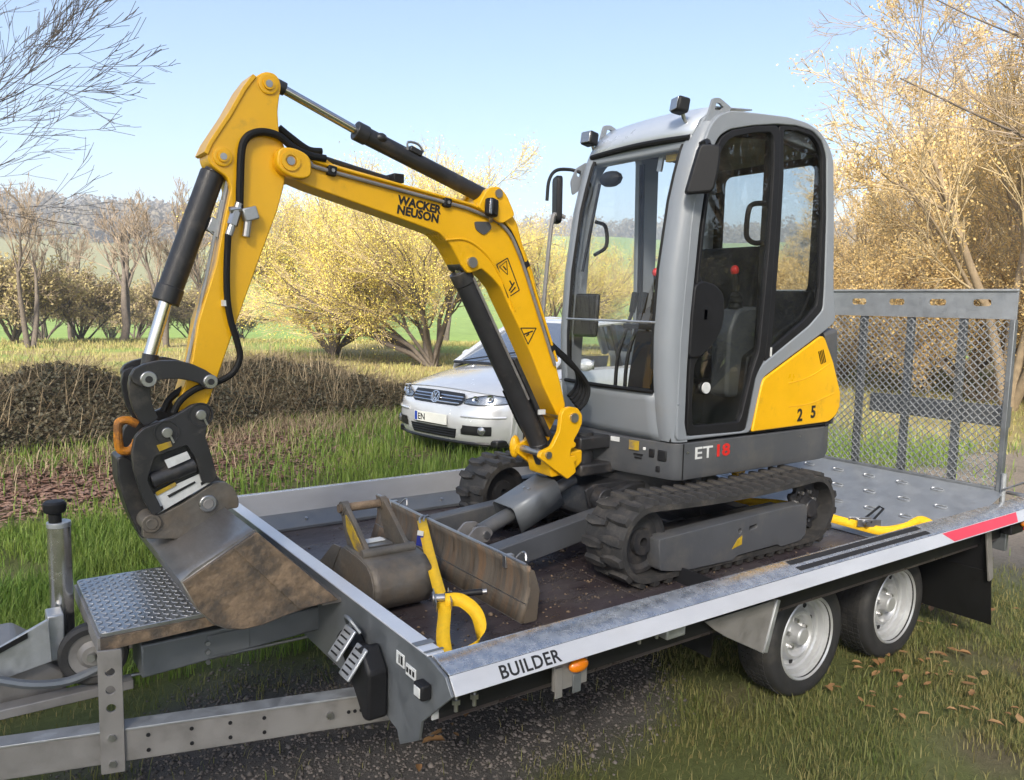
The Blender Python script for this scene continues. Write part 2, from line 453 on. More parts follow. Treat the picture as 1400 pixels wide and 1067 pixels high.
K = {
 'boom': [(-0.058, 2.163), (-0.076, 2.186), (-0.081, 2.218), (-0.068, 2.242), (-0.044, 2.25), (0.047, 2.251), (0.089, 2.243), (0.119, 2.224), (0.393, 2.184), (0.742, 2.126), (0.777, 2.165), (0.798, 2.202), (0.842, 2.212), (0.873, 2.173), (0.919, 2.117), (0.955, 2.071), (0.984, 1.986), (1.043, 1.873), (1.115, 1.654), (1.164, 1.53), (1.25, 1.269), (1.234, 1.233), (1.205, 1.221), (1.12, 1.359), (1.05, 1.499), (0.975, 1.631), (0.922, 1.716), (0.874, 1.798), (0.832, 1.837), (0.776, 1.874), (0.744, 1.858), (0.708, 1.85), (0.676, 1.885), (0.63, 1.956), (0.574, 2.005), (0.388, 2.051), (0.041, 2.132)],
 'dipper': [(-0.156, 2.485), (-0.135, 2.501), (-0.115, 2.509), (-0.089, 2.507), (-0.072, 2.49), (-0.067, 2.466), (-0.075, 2.423), (-0.08, 2.38), (-0.076, 2.306), (-0.055, 2.259), (-0.054, 2.176), (-0.059, 2.133), (-0.084, 2.042), (-0.156, 1.852), (-0.232, 1.647), (-0.313, 1.42), (-0.333, 1.368), (-0.368, 1.311), (-0.408, 1.319), (-0.429, 1.358), (-0.423, 1.392), (-0.383, 1.513), (-0.361, 1.646), (-0.298, 1.845), (-0.269, 1.994), (-0.245, 2.099), (-0.257, 2.137), (-0.285, 2.153), (-0.314, 2.174), (-0.322, 2.204), (-0.305, 2.242), (-0.241, 2.344), (-0.191, 2.436)],
 'pins': [(-0.114, 2.466), (-0.272, 2.202), (-0.054, 2.208), (0.804, 2.18), (0.695, 1.894), (-0.532, 1.46), (-0.338, 1.445), (-0.374, 1.335), (-0.482, 1.283)],
 'bcyl': [(-0.247, 2.217), (-0.278, 2.157), (-0.437, 1.723), (-0.513, 1.506), (-0.517, 1.452)],
 'acyl': [(-0.083, 2.489), (-0.039, 2.457), (0.24, 2.368), (0.815, 2.181), (0.876, 2.159)],
 'mcyl': [(0.705, 1.888), (0.72, 1.834), (1.153, 1.079), (1.173, 1.002)],
 'link': [(-0.586, 1.47), (-0.573, 1.494), (-0.545, 1.508), (-0.498, 1.519), (-0.445, 1.519), (-0.397, 1.507), (-0.353, 1.485), (-0.32, 1.461), (-0.314, 1.437), (-0.332, 1.419), (-0.354, 1.42), (-0.371, 1.439), (-0.398, 1.449), (-0.441, 1.458), (-0.489, 1.458), (-0.506, 1.453), (-0.505, 1.462), (-0.51, 1.445), (-0.531, 1.432), (-0.559, 1.438), (-0.577, 1.45)],
 'tip': [(-0.581, 1.476), (-0.588, 1.437), (-0.584, 1.398), (-0.575, 1.359), (-0.556, 1.316), (-0.54, 1.3), (-0.496, 1.326), (-0.509, 1.349), (-0.518, 1.378), (-0.522, 1.412), (-0.519, 1.437), (-0.506, 1.459), (-0.52, 1.488), (-0.551, 1.489)],
 'hitch': [(-0.578, 1.276), (-0.552, 1.302), (-0.505, 1.318), (-0.462, 1.333), (-0.43, 1.351), (-0.402, 1.369), (-0.374, 1.374), (-0.35, 1.365), (-0.34, 1.346), (-0.351, 1.305), (-0.36, 1.259), (-0.339, 1.186), (-0.323, 1.113), (-0.34, 1.097), (-0.386, 1.09), (-0.496, 1.015), (-0.533, 1.009), (-0.563, 1.076), (-0.586, 1.17), (-0.59, 1.221)],
 'hitchback': [(-0.62, 1.195), (-0.598, 1.199), (-0.551, 1.165), (-0.532, 1.054), (-0.496, 0.964), (-0.525, 0.903), (-0.553, 0.911), (-0.588, 1.001), (-0.617, 1.112)],
 'ear': [(-0.561, 1), (-0.495, 1.008), (-0.43, 1.035), (-0.362, 1.074), (-0.328, 1.094), (-0.293, 1.093), (-0.264, 1.069), (-0.247, 1.024), (-0.248, 0.993), (-0.283, 0.995), (-0.342, 0.939), (-0.399, 0.905), (-0.561, 0.931)],
 'earpin': [(-0.353, 1.024), (-0.534, 0.98)],
 'stick1': [(-0.535, 1.07), (-0.368, 1.133), (-0.342, 1.094), (-0.512, 1.009)],
 'stick2': [(-0.482, 1.067), (-0.394, 1.106), (-0.391, 1.1), (-0.477, 1.059)],
 'stick3': [(-0.493, 1.192), (-0.422, 1.215), (-0.411, 1.19), (-0.482, 1.164)],
 'stick4': [(-0.515, 1.243), (-0.472, 1.253), (-0.467, 1.236), (-0.507, 1.222)],
 'stick5': [(-0.519, 1.082), (-0.457, 1.11), (-0.452, 1.098), (-0.515, 1.07)],
 'hook': [(-0.557, 1.304), (-0.585, 1.319), (-0.611, 1.314), (-0.615, 1.285), (-0.615, 1.251), (-0.609, 1.222), (-0.583, 1.217), (-0.564, 1.236), (-0.559, 1.252)],
 'bucket': [(-0.515, 0.877), (-0.295, 0.999), (-0.025, 0.726), (-0.118, 0.722), (-0.199, 0.712), (-0.275, 0.696), (-0.338, 0.694), (-0.389, 0.707), (-0.429, 0.733), (-0.475, 0.789)],
 'bucketstrip': [(-0.369, 0.96), (-0.296, 1), (-0.028, 0.728), (-0.12, 0.724), (-0.162, 0.723)],
 'bracket': [(1.189, 1.24), (1.205, 1.262), (1.243, 1.27), (1.282, 1.261), (1.31, 1.229), (1.311, 1.188), (1.287, 1.145), (1.262, 1.11), (1.28, 1.098), (1.276, 1.081), (1.25, 1.077), (1.243, 1.04), (1.282, 1.04), (1.283, 1.015), (1.27, 1.01), (1.285, 0.964), (1.234, 0.935), (1.164, 0.983), (1.07, 1.049), (1.078, 1.075), (1.139, 1.093), (1.179, 1.16)],
 'bracketpin': [(1.258, 1.219), (1.115, 1.059)],
 'hoseA': [(-0.223, 2.033), (-0.22, 2.119), (-0.213, 2.23), (-0.195, 2.273), (-0.16, 2.295), (-0.12, 2.3), (-0.079, 2.291), (-0.032, 2.26), (0.03, 2.24), (0.087, 2.237)],
 'hoseB': [(-0.264, 1.944), (-0.271, 1.821), (-0.27, 1.722), (-0.259, 1.647), (-0.238, 1.572), (-0.231, 1.521), (-0.255, 1.471), (-0.304, 1.442), (-0.377, 1.42), (-0.429, 1.383), (-0.453, 1.34)],
 'hoseC': [(-0.065, 2.315), (-0.026, 2.29), (0.041, 2.253), (0.094, 2.252)],
 'pipe': [(-0.081, 2.299), (-0.036, 2.257), (0.03, 2.217), (0.085, 2.198), (0.558, 2.132), (0.731, 2.104), (0.878, 2.052), (0.965, 1.935), (1.075, 1.686), (1.173, 1.457)],
 'pipe2': [(0.101, 2.244), (0.201, 2.226), (0.383, 2.195), (0.409, 2.2)],
 'fit': [(-0.202, 2.027), (-0.202, 1.973), (-0.241, 2.031), (-0.256, 1.993)],
 'cable': [(0.81, 2.107), (0.877, 2.083), (0.936, 2.01), (1.005, 1.89), (1.06, 1.782), (1.112, 1.654), (1.158, 1.53)],
 'bhoses': [(1.188, 1.528), (1.267, 1.469), (1.349, 1.409), (1.396, 1.345), (1.385, 1.283), (1.342, 1.243)],
 'sweld': [(0.093, 2.198), (0.597, 2.109)],
 'decal1': [(0.851, 1.893), (0.906, 1.923), (0.972, 1.789), (0.914, 1.756)],
 'decal2': [(0.984, 1.625), (1.068, 1.625), (1.026, 1.554)],
 'logo': [(0.38, 2.072), (0.555, 2.049), (0.379, 2.132)],
 'blight': [(0.792, 2.121)],
 'plateg': [(0.734, 2.063), (0.806, 2.068), (0.821, 2.042), (0.782, 2.01), (0.742, 2.031)],
 'cab_out': [(1.587, 1.132), (1.583, 1.343), (1.582, 1.577), (1.596, 1.796), (1.621, 2.114), (1.657, 2.352), (1.678, 2.448), (1.715, 2.531), (1.773, 2.584), (1.845, 2.61), (2.048, 2.628), (2.255, 2.643), (2.411, 2.638), (2.516, 2.611), (2.596, 2.555), (2.641, 2.488), (2.68, 2.197), (2.712, 1.852), (2.751, 1.674), (2.659, 1.624), (2.171, 1.397), (2.1, 1.133)],
 'cab_hole': [(1.637, 1.151), (1.636, 1.472), (1.652, 1.797), (1.675, 2.086), (1.707, 2.311), (1.736, 2.431), (1.776, 2.49), (1.841, 2.527), (2.001, 2.566), (2.17, 2.597), (2.326, 2.612), (2.456, 2.606), (2.539, 2.568), (2.583, 2.503), (2.617, 2.192), (2.635, 1.842), (2.634, 1.733), (2.524, 1.65), (2.166, 1.465), (2.109, 1.41), (2.05, 1.144)],
 'door_out': [(1.653, 1.152), (1.651, 1.471), (1.668, 1.798), (1.691, 2.088), (1.723, 2.314), (1.753, 2.431), (1.792, 2.49), (1.859, 2.528), (2.014, 2.566), (2.173, 2.592), (2.203, 2.569), (2.216, 2.367), (2.21, 2.057), (2.2, 1.671), (2.182, 1.493), (2.127, 1.416), (2.067, 1.145)],
 'door_glass': [(1.689, 1.193), (1.676, 1.321), (1.684, 1.48), (1.73, 1.526), (1.796, 1.568), (1.846, 1.635), (1.856, 1.702), (1.845, 1.786), (1.792, 1.827), (1.727, 1.838), (1.687, 1.863), (1.705, 2.025), (1.725, 2.219), (1.755, 2.333), (1.796, 2.434), (1.833, 2.477), (1.881, 2.502), (2.016, 2.537), (2.132, 2.556), (2.157, 2.529), (2.169, 2.396), (2.166, 2.054), (2.149, 1.74), (2.134, 1.529), (2.088, 1.424), (2.029, 1.222), (2.01, 1.191)],
 'rear_out': [(2.2, 2.599), (2.34, 2.612), (2.471, 2.606), (2.548, 2.568), (2.592, 2.502), (2.625, 2.193), (2.644, 1.842), (2.643, 1.737), (2.532, 1.654), (2.189, 1.471), (2.206, 1.671), (2.216, 2.057), (2.221, 2.368)],
 'rear_glass': [(2.235, 2.581), (2.342, 2.592), (2.461, 2.584), (2.519, 2.55), (2.556, 2.49), (2.588, 2.19), (2.598, 1.859), (2.59, 1.755), (2.492, 1.679), (2.234, 1.538), (2.242, 1.706), (2.255, 2.06), (2.255, 2.372)],
 'latch': [(1.633, 1.505), (1.639, 1.7), (1.65, 1.829), (1.696, 1.85), (1.779, 1.837), (1.842, 1.796), (1.854, 1.702), (1.839, 1.629), (1.784, 1.562), (1.705, 1.51)],
 'latchin': [(1.695, 1.695)],
 'handle': [(2.184, 2.237), (2.097, 2.226), (2.062, 2.195), (2.053, 2.11), (2.062, 2.066), (2.112, 2.045), (2.184, 2.05)],
 'yel': [(2.103, 1.138), (2.135, 1.282), (2.164, 1.391), (2.639, 1.609), (2.739, 1.463), (2.825, 1.293), (2.826, 1.222), (2.798, 1.176), (2.735, 1.145)],
 'yelgroove': [(2.385, 1.384), (2.752, 1.471), (2.396, 1.265), (2.804, 1.306)],
 'vent': [(2.591, 1.523), (2.641, 1.538), (2.674, 1.465), (2.624, 1.451)],
 'd25': [(2.448, 1.165), (2.634, 1.175)],
 'et18': [(1.71, 1.052), (2.005, 1.071)],
 'mirrorL': [(1.542, 2.386), (1.681, 2.419), (1.685, 2.373), (1.666, 2.249), (1.635, 2.224), (1.479, 2.185), (1.47, 2.202)],
 'tframe': [(1.291, 0.775), (1.762, 0.789), (2.359, 0.792), (2.434, 0.768), (2.451, 0.613), (2.234, 0.577), (2.094, 0.572), (1.776, 0.605), (1.467, 0.603), (1.377, 0.623), (1.298, 0.659)],
 'seat': [(2.186, 1.811), (2.195, 1.916), (2.274, 1.994), (2.43, 2.032), (2.515, 2.029), (2.583, 1.822), (2.599, 1.504), (2.208, 1.511)],
 'mud': [(1.063, 0.66), (1.518, 0.691), (1.405, 0.43), (1.179, 0.551), (1.117, 0.593)],
}


# ------------------------------------------------------------------ terrain
def sstep(a, b, t):
    t = np.clip((t - a) / (b - a), 0, 1)
    return t * t * (3 - 2 * t)

def vnoise(x, y, seed=0):
    """smooth value noise on numpy arrays"""
    xi = np.floor(x).astype(np.int64); yi = np.floor(y).astype(np.int64)
    fx = x - xi; fy = y - yi
    fx = fx * fx * (3 - 2 * fx); fy = fy * fy * (3 - 2 * fy)
    def h(a, b):
        n = (a * 374761393 + b * 668265263 + seed * 1442695041) & 0xffffffff
        n = ((n ^ (n >> 13)) * 1274126177) & 0xffffffff
        return ((n ^ (n >> 16)) & 0xffff) / 65535.0
    return (h(xi, yi) * (1 - fx) + h(xi + 1, yi) * fx) * (1 - fy) + (h(xi, yi + 1) * (1 - fx) + h(xi + 1, yi + 1) * fx) * fy

def fbm(x, y, seed=0, o=4):
    s = 0; a = .5
    for i in range(o):
        s = s + a * vnoise(x * 2 ** i, y * 2 ** i, seed + i * 17); a *= .5
    return s

def ground_h(x, y):
    x = np.asarray(x, float); y = np.asarray(y, float)
    r = np.hypot(x - CAMX, y - CAMY)
    az = np.degrees(np.arctan2(y - CAMY, x - CAMX))
    front = sstep(-10, 20, az) * (1 - sstep(120, 150, az))
    h = (fbm(x * .5, y * .5, 3) - .5) * .10 * sstep(4, 9, r) * (1 - sstep(200, 300, r))
    h = h + .07 * sstep(3.2, 5.0, y) * (1 - sstep(12, 20, r))
    # bank on the left (heaped cuttings lie on it)
    h = h + .16 * np.exp(-(((x - .5) / 4.5) ** 2 + ((y - 8.6) / 1.5) ** 2))
    # valley then the far slope
    h = h - 2.2 * sstep(30, 75, r) * front * (1 - sstep(120, 220, r))
    slope = 46 * sstep(110, 560, r) ** 0.9 + 3 * sstep(560, 900, r)
    slope = slope * (.88 + .22 * fbm(az * .06 + 7, r * .002, 9))
    h = h + slope * front
    h = h + (1 - front) * 6 * sstep(60, 300, r)
    return h

def gravel_mask(x, y):
    """wheel-track of dark chippings under the trailer, running along x"""
    n = fbm(x * 1.6 + 3, y * 1.6, 21) - .5
    m = sstep(-.25, .25, 1.62 - y + n * .9) * sstep(-.3, .3, y + 2.2 + n)
    m = m * sstep(-.3, .3, x + .75 + n * .9) * (1 - sstep(-.45, .45, x - (.75 + (y - .35) * 2.2) + n * 1.4))
    # the track carries on behind the trailer to the right
    m2 = sstep(-.5, .35, 1.3 - np.abs((y - 1.2) - (x - 6.0) * .10) + n * 1.5) * sstep(4.0, 5.2, x)
    return np.clip(np.maximum(m, m2), 0, 1)

def litter_mask(x, y):
    n = fbm(x * .9 + 11, y * .9, 31) - .5
    a = np.exp(-(((x + .6) / 2.6) ** 2 + ((y - 6.1) / 1.15) ** 2)) * 1.5
    b = np.exp(-(((x - 2.0) / 1.8) ** 2 + ((y - 7.5) / .7) ** 2)) * 1.0
    return np.clip(a + b + n * .9 - .25, 0, 1)

# colour of the ground by what grows there
C_SOIL = np.array((.15, .115, .08)); C_GRASS = np.array((.115, .13, .045)); C_DRY = np.array((.36, .28, .13)); C_MEADOW = np.array((.17, .25, .055)); C_GRAV = np.array((.12, .112, .106)); C_FIELD = np.array((.17, .26, .06)); C_BROWN = np.array((.20, .16, .10)); C_LITTER = np.array((.12, .075, .05))
def ground_col(x, y):
    r = np.hypot(x - CAMX, y - CAMY); az = np.degrees(np.arctan2(y - CAMY, x - CAMX))
    n = fbm(x * .35, y * .35, 5); n2 = fbm(x * 2.2, y * 2.2, 6)
    def mix(c, d, t): return c * (1 - t[..., None]) + d * t[..., None]
    c = np.broadcast_to(C_GRASS, x.shape + (3,)).copy() * (.75 + .5 * n2)[..., None]
    c = mix(c, C_SOIL, np.clip((n2 - .52) * 4, 0, .7) * (1 - sstep(9, 14, r)))
    c = mix(c, C_LITTER * 1.0, litter_mask(x, y) * .9)
    dry = sstep(10.5, 13.5, r + (n - .5) * 4) * (1 - sstep(34, 46, r + (n - .5) * 12))
    c = mix(c, C_DRY * .9, dry * (.45 + .5 * n2))
    c = mix(c, C_MEADOW, np.clip(sstep(16, 22, r) * np.clip((n - .47) * 7, 0, 1), 0, 1) * (1 - sstep(38, 48, r)) * .8)
    c = mix(c, C_MEADOW * (.8 + .5 * n)[..., None], sstep(36, 50, r + (n - .5) * 10))
    field = sstep(130, 160, r)
    c = mix(c, C_FIELD * (.92 + .16 * fbm(x * .02, y * .02, 8))[..., None], field)
    brown = field * np.clip(sstep(70, 78, az) + (1 - sstep(30, 38, az)), 0, 1)
    c = mix(c, C_BROWN, brown * .7)
    c = mix(c, C_BROWN * np.array((.8, .85, .9)), sstep(560, 640, r))
    c = mix(c, C_GRAV * (.7 + .6 * n2)[..., None], gravel_mask(x, y) * (1 - sstep(14, 20, r)))
    pth = gravel_mask(x, y) * sstep(4.5, 6.5, x)
    c = mix(c, np.array((.25, .21, .165)), pth * .8)
    return np.clip(c, .01, 1)

def make_ground():
    radii = np.concatenate([np.linspace(.0, 12, 110), np.geomspace(12.15, 60, 110), np.geomspace(61, 1000, 110)])
    na = 420
    # finer in front of the camera
    an = np.concatenate([np.radians(np.linspace(-10, 115, 330)), np.radians(np.linspace(115.5, 349.5, na - 330))])
    A, Rr = np.meshgrid(an, radii)
    X = CAMX + Rr * np.cos(A); Y = CAMY + Rr * np.sin(A)
    Z = ground_h(X, Y)
    nr, nn = X.shape
    v = np.stack([X, Y, Z], -1).reshape(-1, 3)
    i = np.arange(nr - 1)[:, None] * nn; j = np.arange(nn)[None, :]; j2 = (j + 1) % nn
    f = np.stack([i + j, i + nn + j, i + nn + j2, i + j2], -1).reshape(-1, 4)
    me = bpy.data.meshes.new('ground')
    me.vertices.add(len(v)); me.vertices.foreach_set('co', v.ravel())
    me.loops.add(len(f) * 4); me.loops.foreach_set('vertex_index', f.ravel().astype(np.int32))
    me.polygons.add(len(f)); me.polygons.foreach_set('loop_start', np.arange(len(f), dtype=np.int32) * 4)
    me.polygons.foreach_set('use_smooth', np.ones(len(f), bool))
    me.update(); me.validate()
    col = ground_col(X, Y).reshape(-1, 3)
    at = me.color_attributes.new('soil', 'FLOAT_COLOR', 'POINT')
    at.data.foreach_set('color', np.concatenate([col, np.ones((len(col), 1))], 1).astype(np.float32).ravel())
    m = bpy.data.materials.new('ground'); m.use_nodes = True
    nt = m.node_tree; N = nt.nodes; L = nt.links; b = N['Principled BSDF']
    b.inputs['Roughness'].default_value = .95; b.inputs['Specular IOR Level'].default_value = .15
    va = N.new('ShaderNodeVertexColor'); va.layer_name = 'soil'
    tc = N.new('ShaderNodeTexCoord')
    n1 = N.new('ShaderNodeTexNoise'); n1.inputs['Scale'].default_value = 30; n1.inputs['Detail'].default_value = 10; n1.inputs['Roughness'].default_value = .75
    n0 = N.new('ShaderNodeTexNoise'); n0.inputs['Scale'].default_value = .8; n0.inputs['Detail'].default_value = 9; n0.inputs['Roughness'].default_value = .7
    L.new(tc.outputs['Object'], n1.inputs['Vector']); L.new(tc.outputs['Object'], n0.inputs['Vector'])
    ad = N.new('ShaderNodeMath'); ad.operation = 'ADD'; L.new(n1.outputs['Fac'], ad.inputs[0]); L.new(n0.outputs['Fac'], ad.inputs[1])
    mr = N.new('ShaderNodeMapRange'); mr.inputs['From Min'].default_value = .65; mr.inputs['From Max'].default_value = 1.35; mr.inputs['To Min'].default_value = .62; mr.inputs['To Max'].default_value = 1.38
    L.new(ad.outputs[0], mr.inputs['Value'])
    sc = N.new('ShaderNodeVectorMath'); sc.operation = 'SCALE'
    L.new(va.outputs['Color'], sc.inputs[0]); L.new(mr.outputs[0], sc.inputs['Scale']); L.new(sc.outputs[0], b.inputs['Base Color'])
    bu = N.new('ShaderNodeBump'); bu.inputs['Strength'].default_value = .6; bu.inputs['Distance'].default_value = .04
    L.new(n1.outputs['Fac'], bu.inputs['Height']); L.new(bu.outputs[0], b.inputs['Normal'])
    o = link_mesh('ground', me, m)
    o['kind'] = 'structure'
    return o
make_ground()

rng = np.random.default_rng(7)
def np_mesh(name, v, f, m, nside, smooth=False):
    me = bpy.data.meshes.new(name)
    v = np.asarray(v, np.float32); f = np.asarray(f, np.int32)
    me.vertices.add(len(v)); me.vertices.foreach_set('co', v.ravel())
    me.loops.add(f.size); me.loops.foreach_set('vertex_index', f.ravel())
    me.polygons.add(len(f)); me.polygons.foreach_set('loop_start', np.arange(len(f), dtype=np.int32) * nside)
    if smooth: me.polygons.foreach_set('use_smooth', np.ones(len(f), bool))
    me.update()
    o = bpy.data.objects.new(name, me); COL.objects.link(o); me.materials.append(m)
    return o

# ------------------------------------------------------------------ grass blades
def sector_points(n, r0, r1, a0, a1, power=1.0):
    r = r0 + (r1 - r0) * rng.random(n) ** power
    a = np.radians(rng.uniform(a0, a1, n))
    return CAMX + r * np.cos(a), CAMY + r * np.sin(a), r

def blades(name, x, y, h, w, m, lean=.55):
    n = len(x)
    z = ground_h(x, y)
    az = rng.uniform(0, 2 * np.pi, n); ln = rng.uniform(.1, lean, n) * h
    dx, dy = np.cos(az), np.sin(az)
    px, py = -dy, dx
    tw = rng.uniform(-.6, .6, n); px, py = px * np.cos(tw) + dx * np.sin(tw), py * np.cos(tw) + dy * np.sin(tw)
    b0 = np.stack([x - px * w, y - py * w, z - .01], -1); b1 = np.stack([x + px * w, y + py * w, z - .01], -1)
    mx, my = x + dx * ln * .35, y + dy * ln * .35
    m0 = np.stack([mx - px * w * .8, my - py * w * .8, z + h * .6], -1); m1 = np.stack([mx + px * w * .8, my + py * w * .8, z + h * .6], -1)
    t = np.stack([x + dx * ln, y + dy * ln, z + h * rng.uniform(.8, 1, n)], -1)
    v = np.stack([b0, b1, m1, m0, t], 1).reshape(-1, 3)
    k = np.arange(n)[:, None] * 5
    f = np.concatenate([k + np.array([[0, 1, 2]]), k + np.array([[0, 2, 3]]), k + np.array([[3, 2, 4]])], 1).reshape(-1, 3)
    return np_mesh(name, v, f, m, 3)

leaf_mat('grass', (.10, .20, .028), (.26, .32, .070), .35, .5)
leaf_mat('grass_poor', (.10, .15, .03), (.32, .26, .11), .3, .6)
leaf_mat('grass_dry', (.42, .33, .14), (.24, .28, .08), .3, .7)
leaf_mat('dead_leaf', (.24, .115, .045), (.42, .26, .125), .15, .6)
leaf_mat('ivy', (.030, .036, .022), (.12, .105, .070), .12, .5)
leaf_mat('straw', (.42, .34, .22), (.22, .165, .10), .2, .8)
leaf_mat('willow_bud', (.86, .70, .16), (.66, .60, .16), .35, .6)
leaf_mat('litter_leaf', (.15, .080, .055), (.31, .20, .15), .15, .6)
leaf_mat('tan_bud', (.80, .56, .25), (.64, .48, .20), .35, .7)
leaf_mat('pale_bud', (.42, .36, .16), (.30, .24, .13), .3, .7)
leaf_mat('needle', (.010, .022, .010), (.025, .042, .016), .08, .6)
leaf_mat('brown_leaf', (.28, .13, .045), (.20, .12, .04), .25, .6)
leaf_mat('farwood', (.12, .105, .085), (.17, .145, .10), .1, .9)

def keep_grass(x, y, dens=1.0):
    g = gravel_mask(x, y); l = litter_mask(x, y)
    pn = fbm(x * 1.3, y * 1.3, 44)
    p = (1 - .97 * g) * (1 - .9 * l) * np.clip(.25 + (pn - .32) * 3.2, .05, 1)
    return rng.random(len(x)) < p * dens
# short trodden turf around the wheels, longer grass beyond the trailer
x, y, r = sector_points(260000, 1.6, 6.5, -4, 112, .8)
k = keep_grass(x, y); x, y, r = x[k], y[k], r[k]
tall = .45 + 1.0 * fbm(x * .9, y * .9, 50)
beyond = y > 2.0 + .5 * (fbm(x * 1.1, y * 1.1, 52) - .5)
xs, ys = x[~beyond], y[~beyond]
thin = rng.random(len(xs)) < np.clip((fbm(xs * 2.0, ys * 2.0, 53) - .30) * 4, .12, 1)
xs, ys = xs[thin], ys[thin]
o = blades('turf', xs, ys, rng.uniform(.018, .060, len(xs)) * (.6 + .8 * fbm(xs * .9, ys * .9, 50)) * (1 + 1.2 * (rng.random(len(xs)) < .04)), rng.uniform(.0011, .0024, len(xs)), MAT['grass_poor'], 1.1)
tag(o, 'short worn turf in front of the trailer wheels', 'grass', kind='stuff')
xs, ys = x[beyond], y[beyond]; tl = tall[beyond]
o = blades('grass', xs, ys, rng.uniform(.05, .17, len(xs)) * tl, rng.uniform(.0016, .0034, len(xs)), MAT['grass'], .8)
tag(o, 'fresh green grass bank behind the trailer', 'grass', kind='stuff')
# middle distance
x, y, r = sector_points(130000, 6.5, 14, 8, 100, .8)
k = keep_grass(x, y); x, y, r = x[k], y[k], r[k]
tall = .5 + .9 * fbm(x * .6, y * .6, 51)
fade = r < 11.5 + rng.normal(0, 1.0, len(x))
g2 = blades('meadow_grass', x[fade], y[fade], (rng.uniform(.08, .22, fade.sum())) * tall[fade], rng.uniform(.003, .006, fade.sum()), MAT['grass'])
tag(g2, 'taller green grass behind the trailer around the car', 'grass', kind='stuff')
x, y, r = sector_points(90000, 11, 40, 8, 100, .9)
dn = fbm(x * .3, y * .3, 60)
k = rng.random(len(x)) < np.clip((dn - .3) * 4, .1, 1); x, y, r = x[k], y[k], r[k]
g3 = blades('dry_grass', x, y, rng.uniform(.05, .16, len(x)) * (.6 + .02 * r), rng.uniform(.005, .010, len(x)) * (.6 + r * .03), MAT['grass_dry'], .8)
tag(g3, 'dry straw coloured grass on the sunlit strip before the willow', 'dry grass', kind='stuff')

# loose chippings on the track
x, y, r = sector_points(60000, 1.6, 5.5, 10, 105, .75)
k = rng.random(len(x)) < gravel_mask(x, y); x, y = x[k], y[k]
n = len(x); s = rng.uniform(.003, .010, n) * (1 + (rng.random(n) < .05) * .9)
base = np.array([(1, 0, 0), (0, 1, 0), (-1, 0, 0), (0, -1, 0), (0, 0, .7), (0, 0, -.7)], float)
rot = rng.uniform(0, 2 * np.pi, n); c_, s_ = np.cos(rot), np.sin(rot)
vv = base[None] * s[:, None, None] * rng.uniform(.6, 1.3, (n, 6, 1))
vx = vv[..., 0] * c_[:, None] - vv[..., 1] * s_[:, None]; vy = vv[..., 0] * s_[:, None] + vv[..., 1] * c_[:, None]
V = np.stack([vx + x[:, None], vy + y[:, None], vv[..., 2] + (ground_h(x, y) + .002)[:, None]], -1).reshape(-1, 3)
tri = np.array([(0, 1, 4), (1, 2, 4), (2, 3, 4), (3, 0, 4), (1, 0, 5), (2, 1, 5), (3, 2, 5), (0, 3, 5)])
F = (np.arange(n)[:, None, None] * 6 + tri[None]).reshape(-1, 3)
leaf_mat('chipping', (.06, .056, .053), (.24, .21, .19), 0, .8)
tag(np_mesh('gravel', V, F, MAT['chipping'], 3), 'dark loose chippings on the track under the trailer', 'gravel', kind='stuff')

# fallen leaves: curled quads
def leaves(name, x, y, s, m, lift=.01):
    n = len(x); z = ground_h(x, y) + lift + rng.uniform(0, .012, n)
    a = rng.uniform(0, 2 * np.pi, n); c, sn = np.cos(a), np.sin(a)
    t1 = rng.uniform(-.5, .5, n); cu = rng.uniform(.1, .55, n)
    loc = np.array([(-1, 0), (-.45, .48), (.35, .5), (1, 0), (.35, -.5), (-.45, -.48)])
    u = loc[None, :, 0] * s[:, None]; v = loc[None, :, 1] * s[:, None] * rng.uniform(.7, 1.1, (n, 1))
    zz = z[:, None] + np.abs(loc[None, :, 1]) * s[:, None] * cu[:, None] * 1.6 + u * t1[:, None] * .5 + np.abs(u * t1[:, None]) * .5
    X = x[:, None] + u * c[:, None] - v * sn[:, None]; Y = y[:, None] + u * sn[:, None] + v * c[:, None]
    V = np.stack([X, Y, zz], -1).reshape(-1, 3)
    k = np.arange(n)[:, None] * 6
    F = np.concatenate([k + np.array([[0, 1, 2, 3]]), k + np.array([[0, 3, 4, 5]])], 1).reshape(-1, 4)
    return np_mesh(name, V, F, m, 4)
x, y, r = sector_points(1900, 1.7, 6.5, -2, 62, .9)
k = fbm(x * 1.1, y * 1.1, 70) > .46; x, y = x[k], y[k]
o = leaves('fallen_leaves', x, y, rng.uniform(.012, .034, len(x)), MAT['dead_leaf'], .03)
tag(o, 'scattered brown fallen leaves on the grass in front of the trailer wheels', 'fallen leaves', kind='stuff')
x, y, r = sector_points(42000, 4.5, 12, 55, 100, 1)
k = rng.random(len(x)) < litter_mask(x, y); x, y = x[k], y[k]
o = leaves('leaf_litter', x, y, rng.uniform(.020, .044, len(x)), MAT['litter_leaf'], .02)
tag(o, 'thick brown leaf litter on the ground left of the excavator bucket', 'leaf litter', kind='stuff')

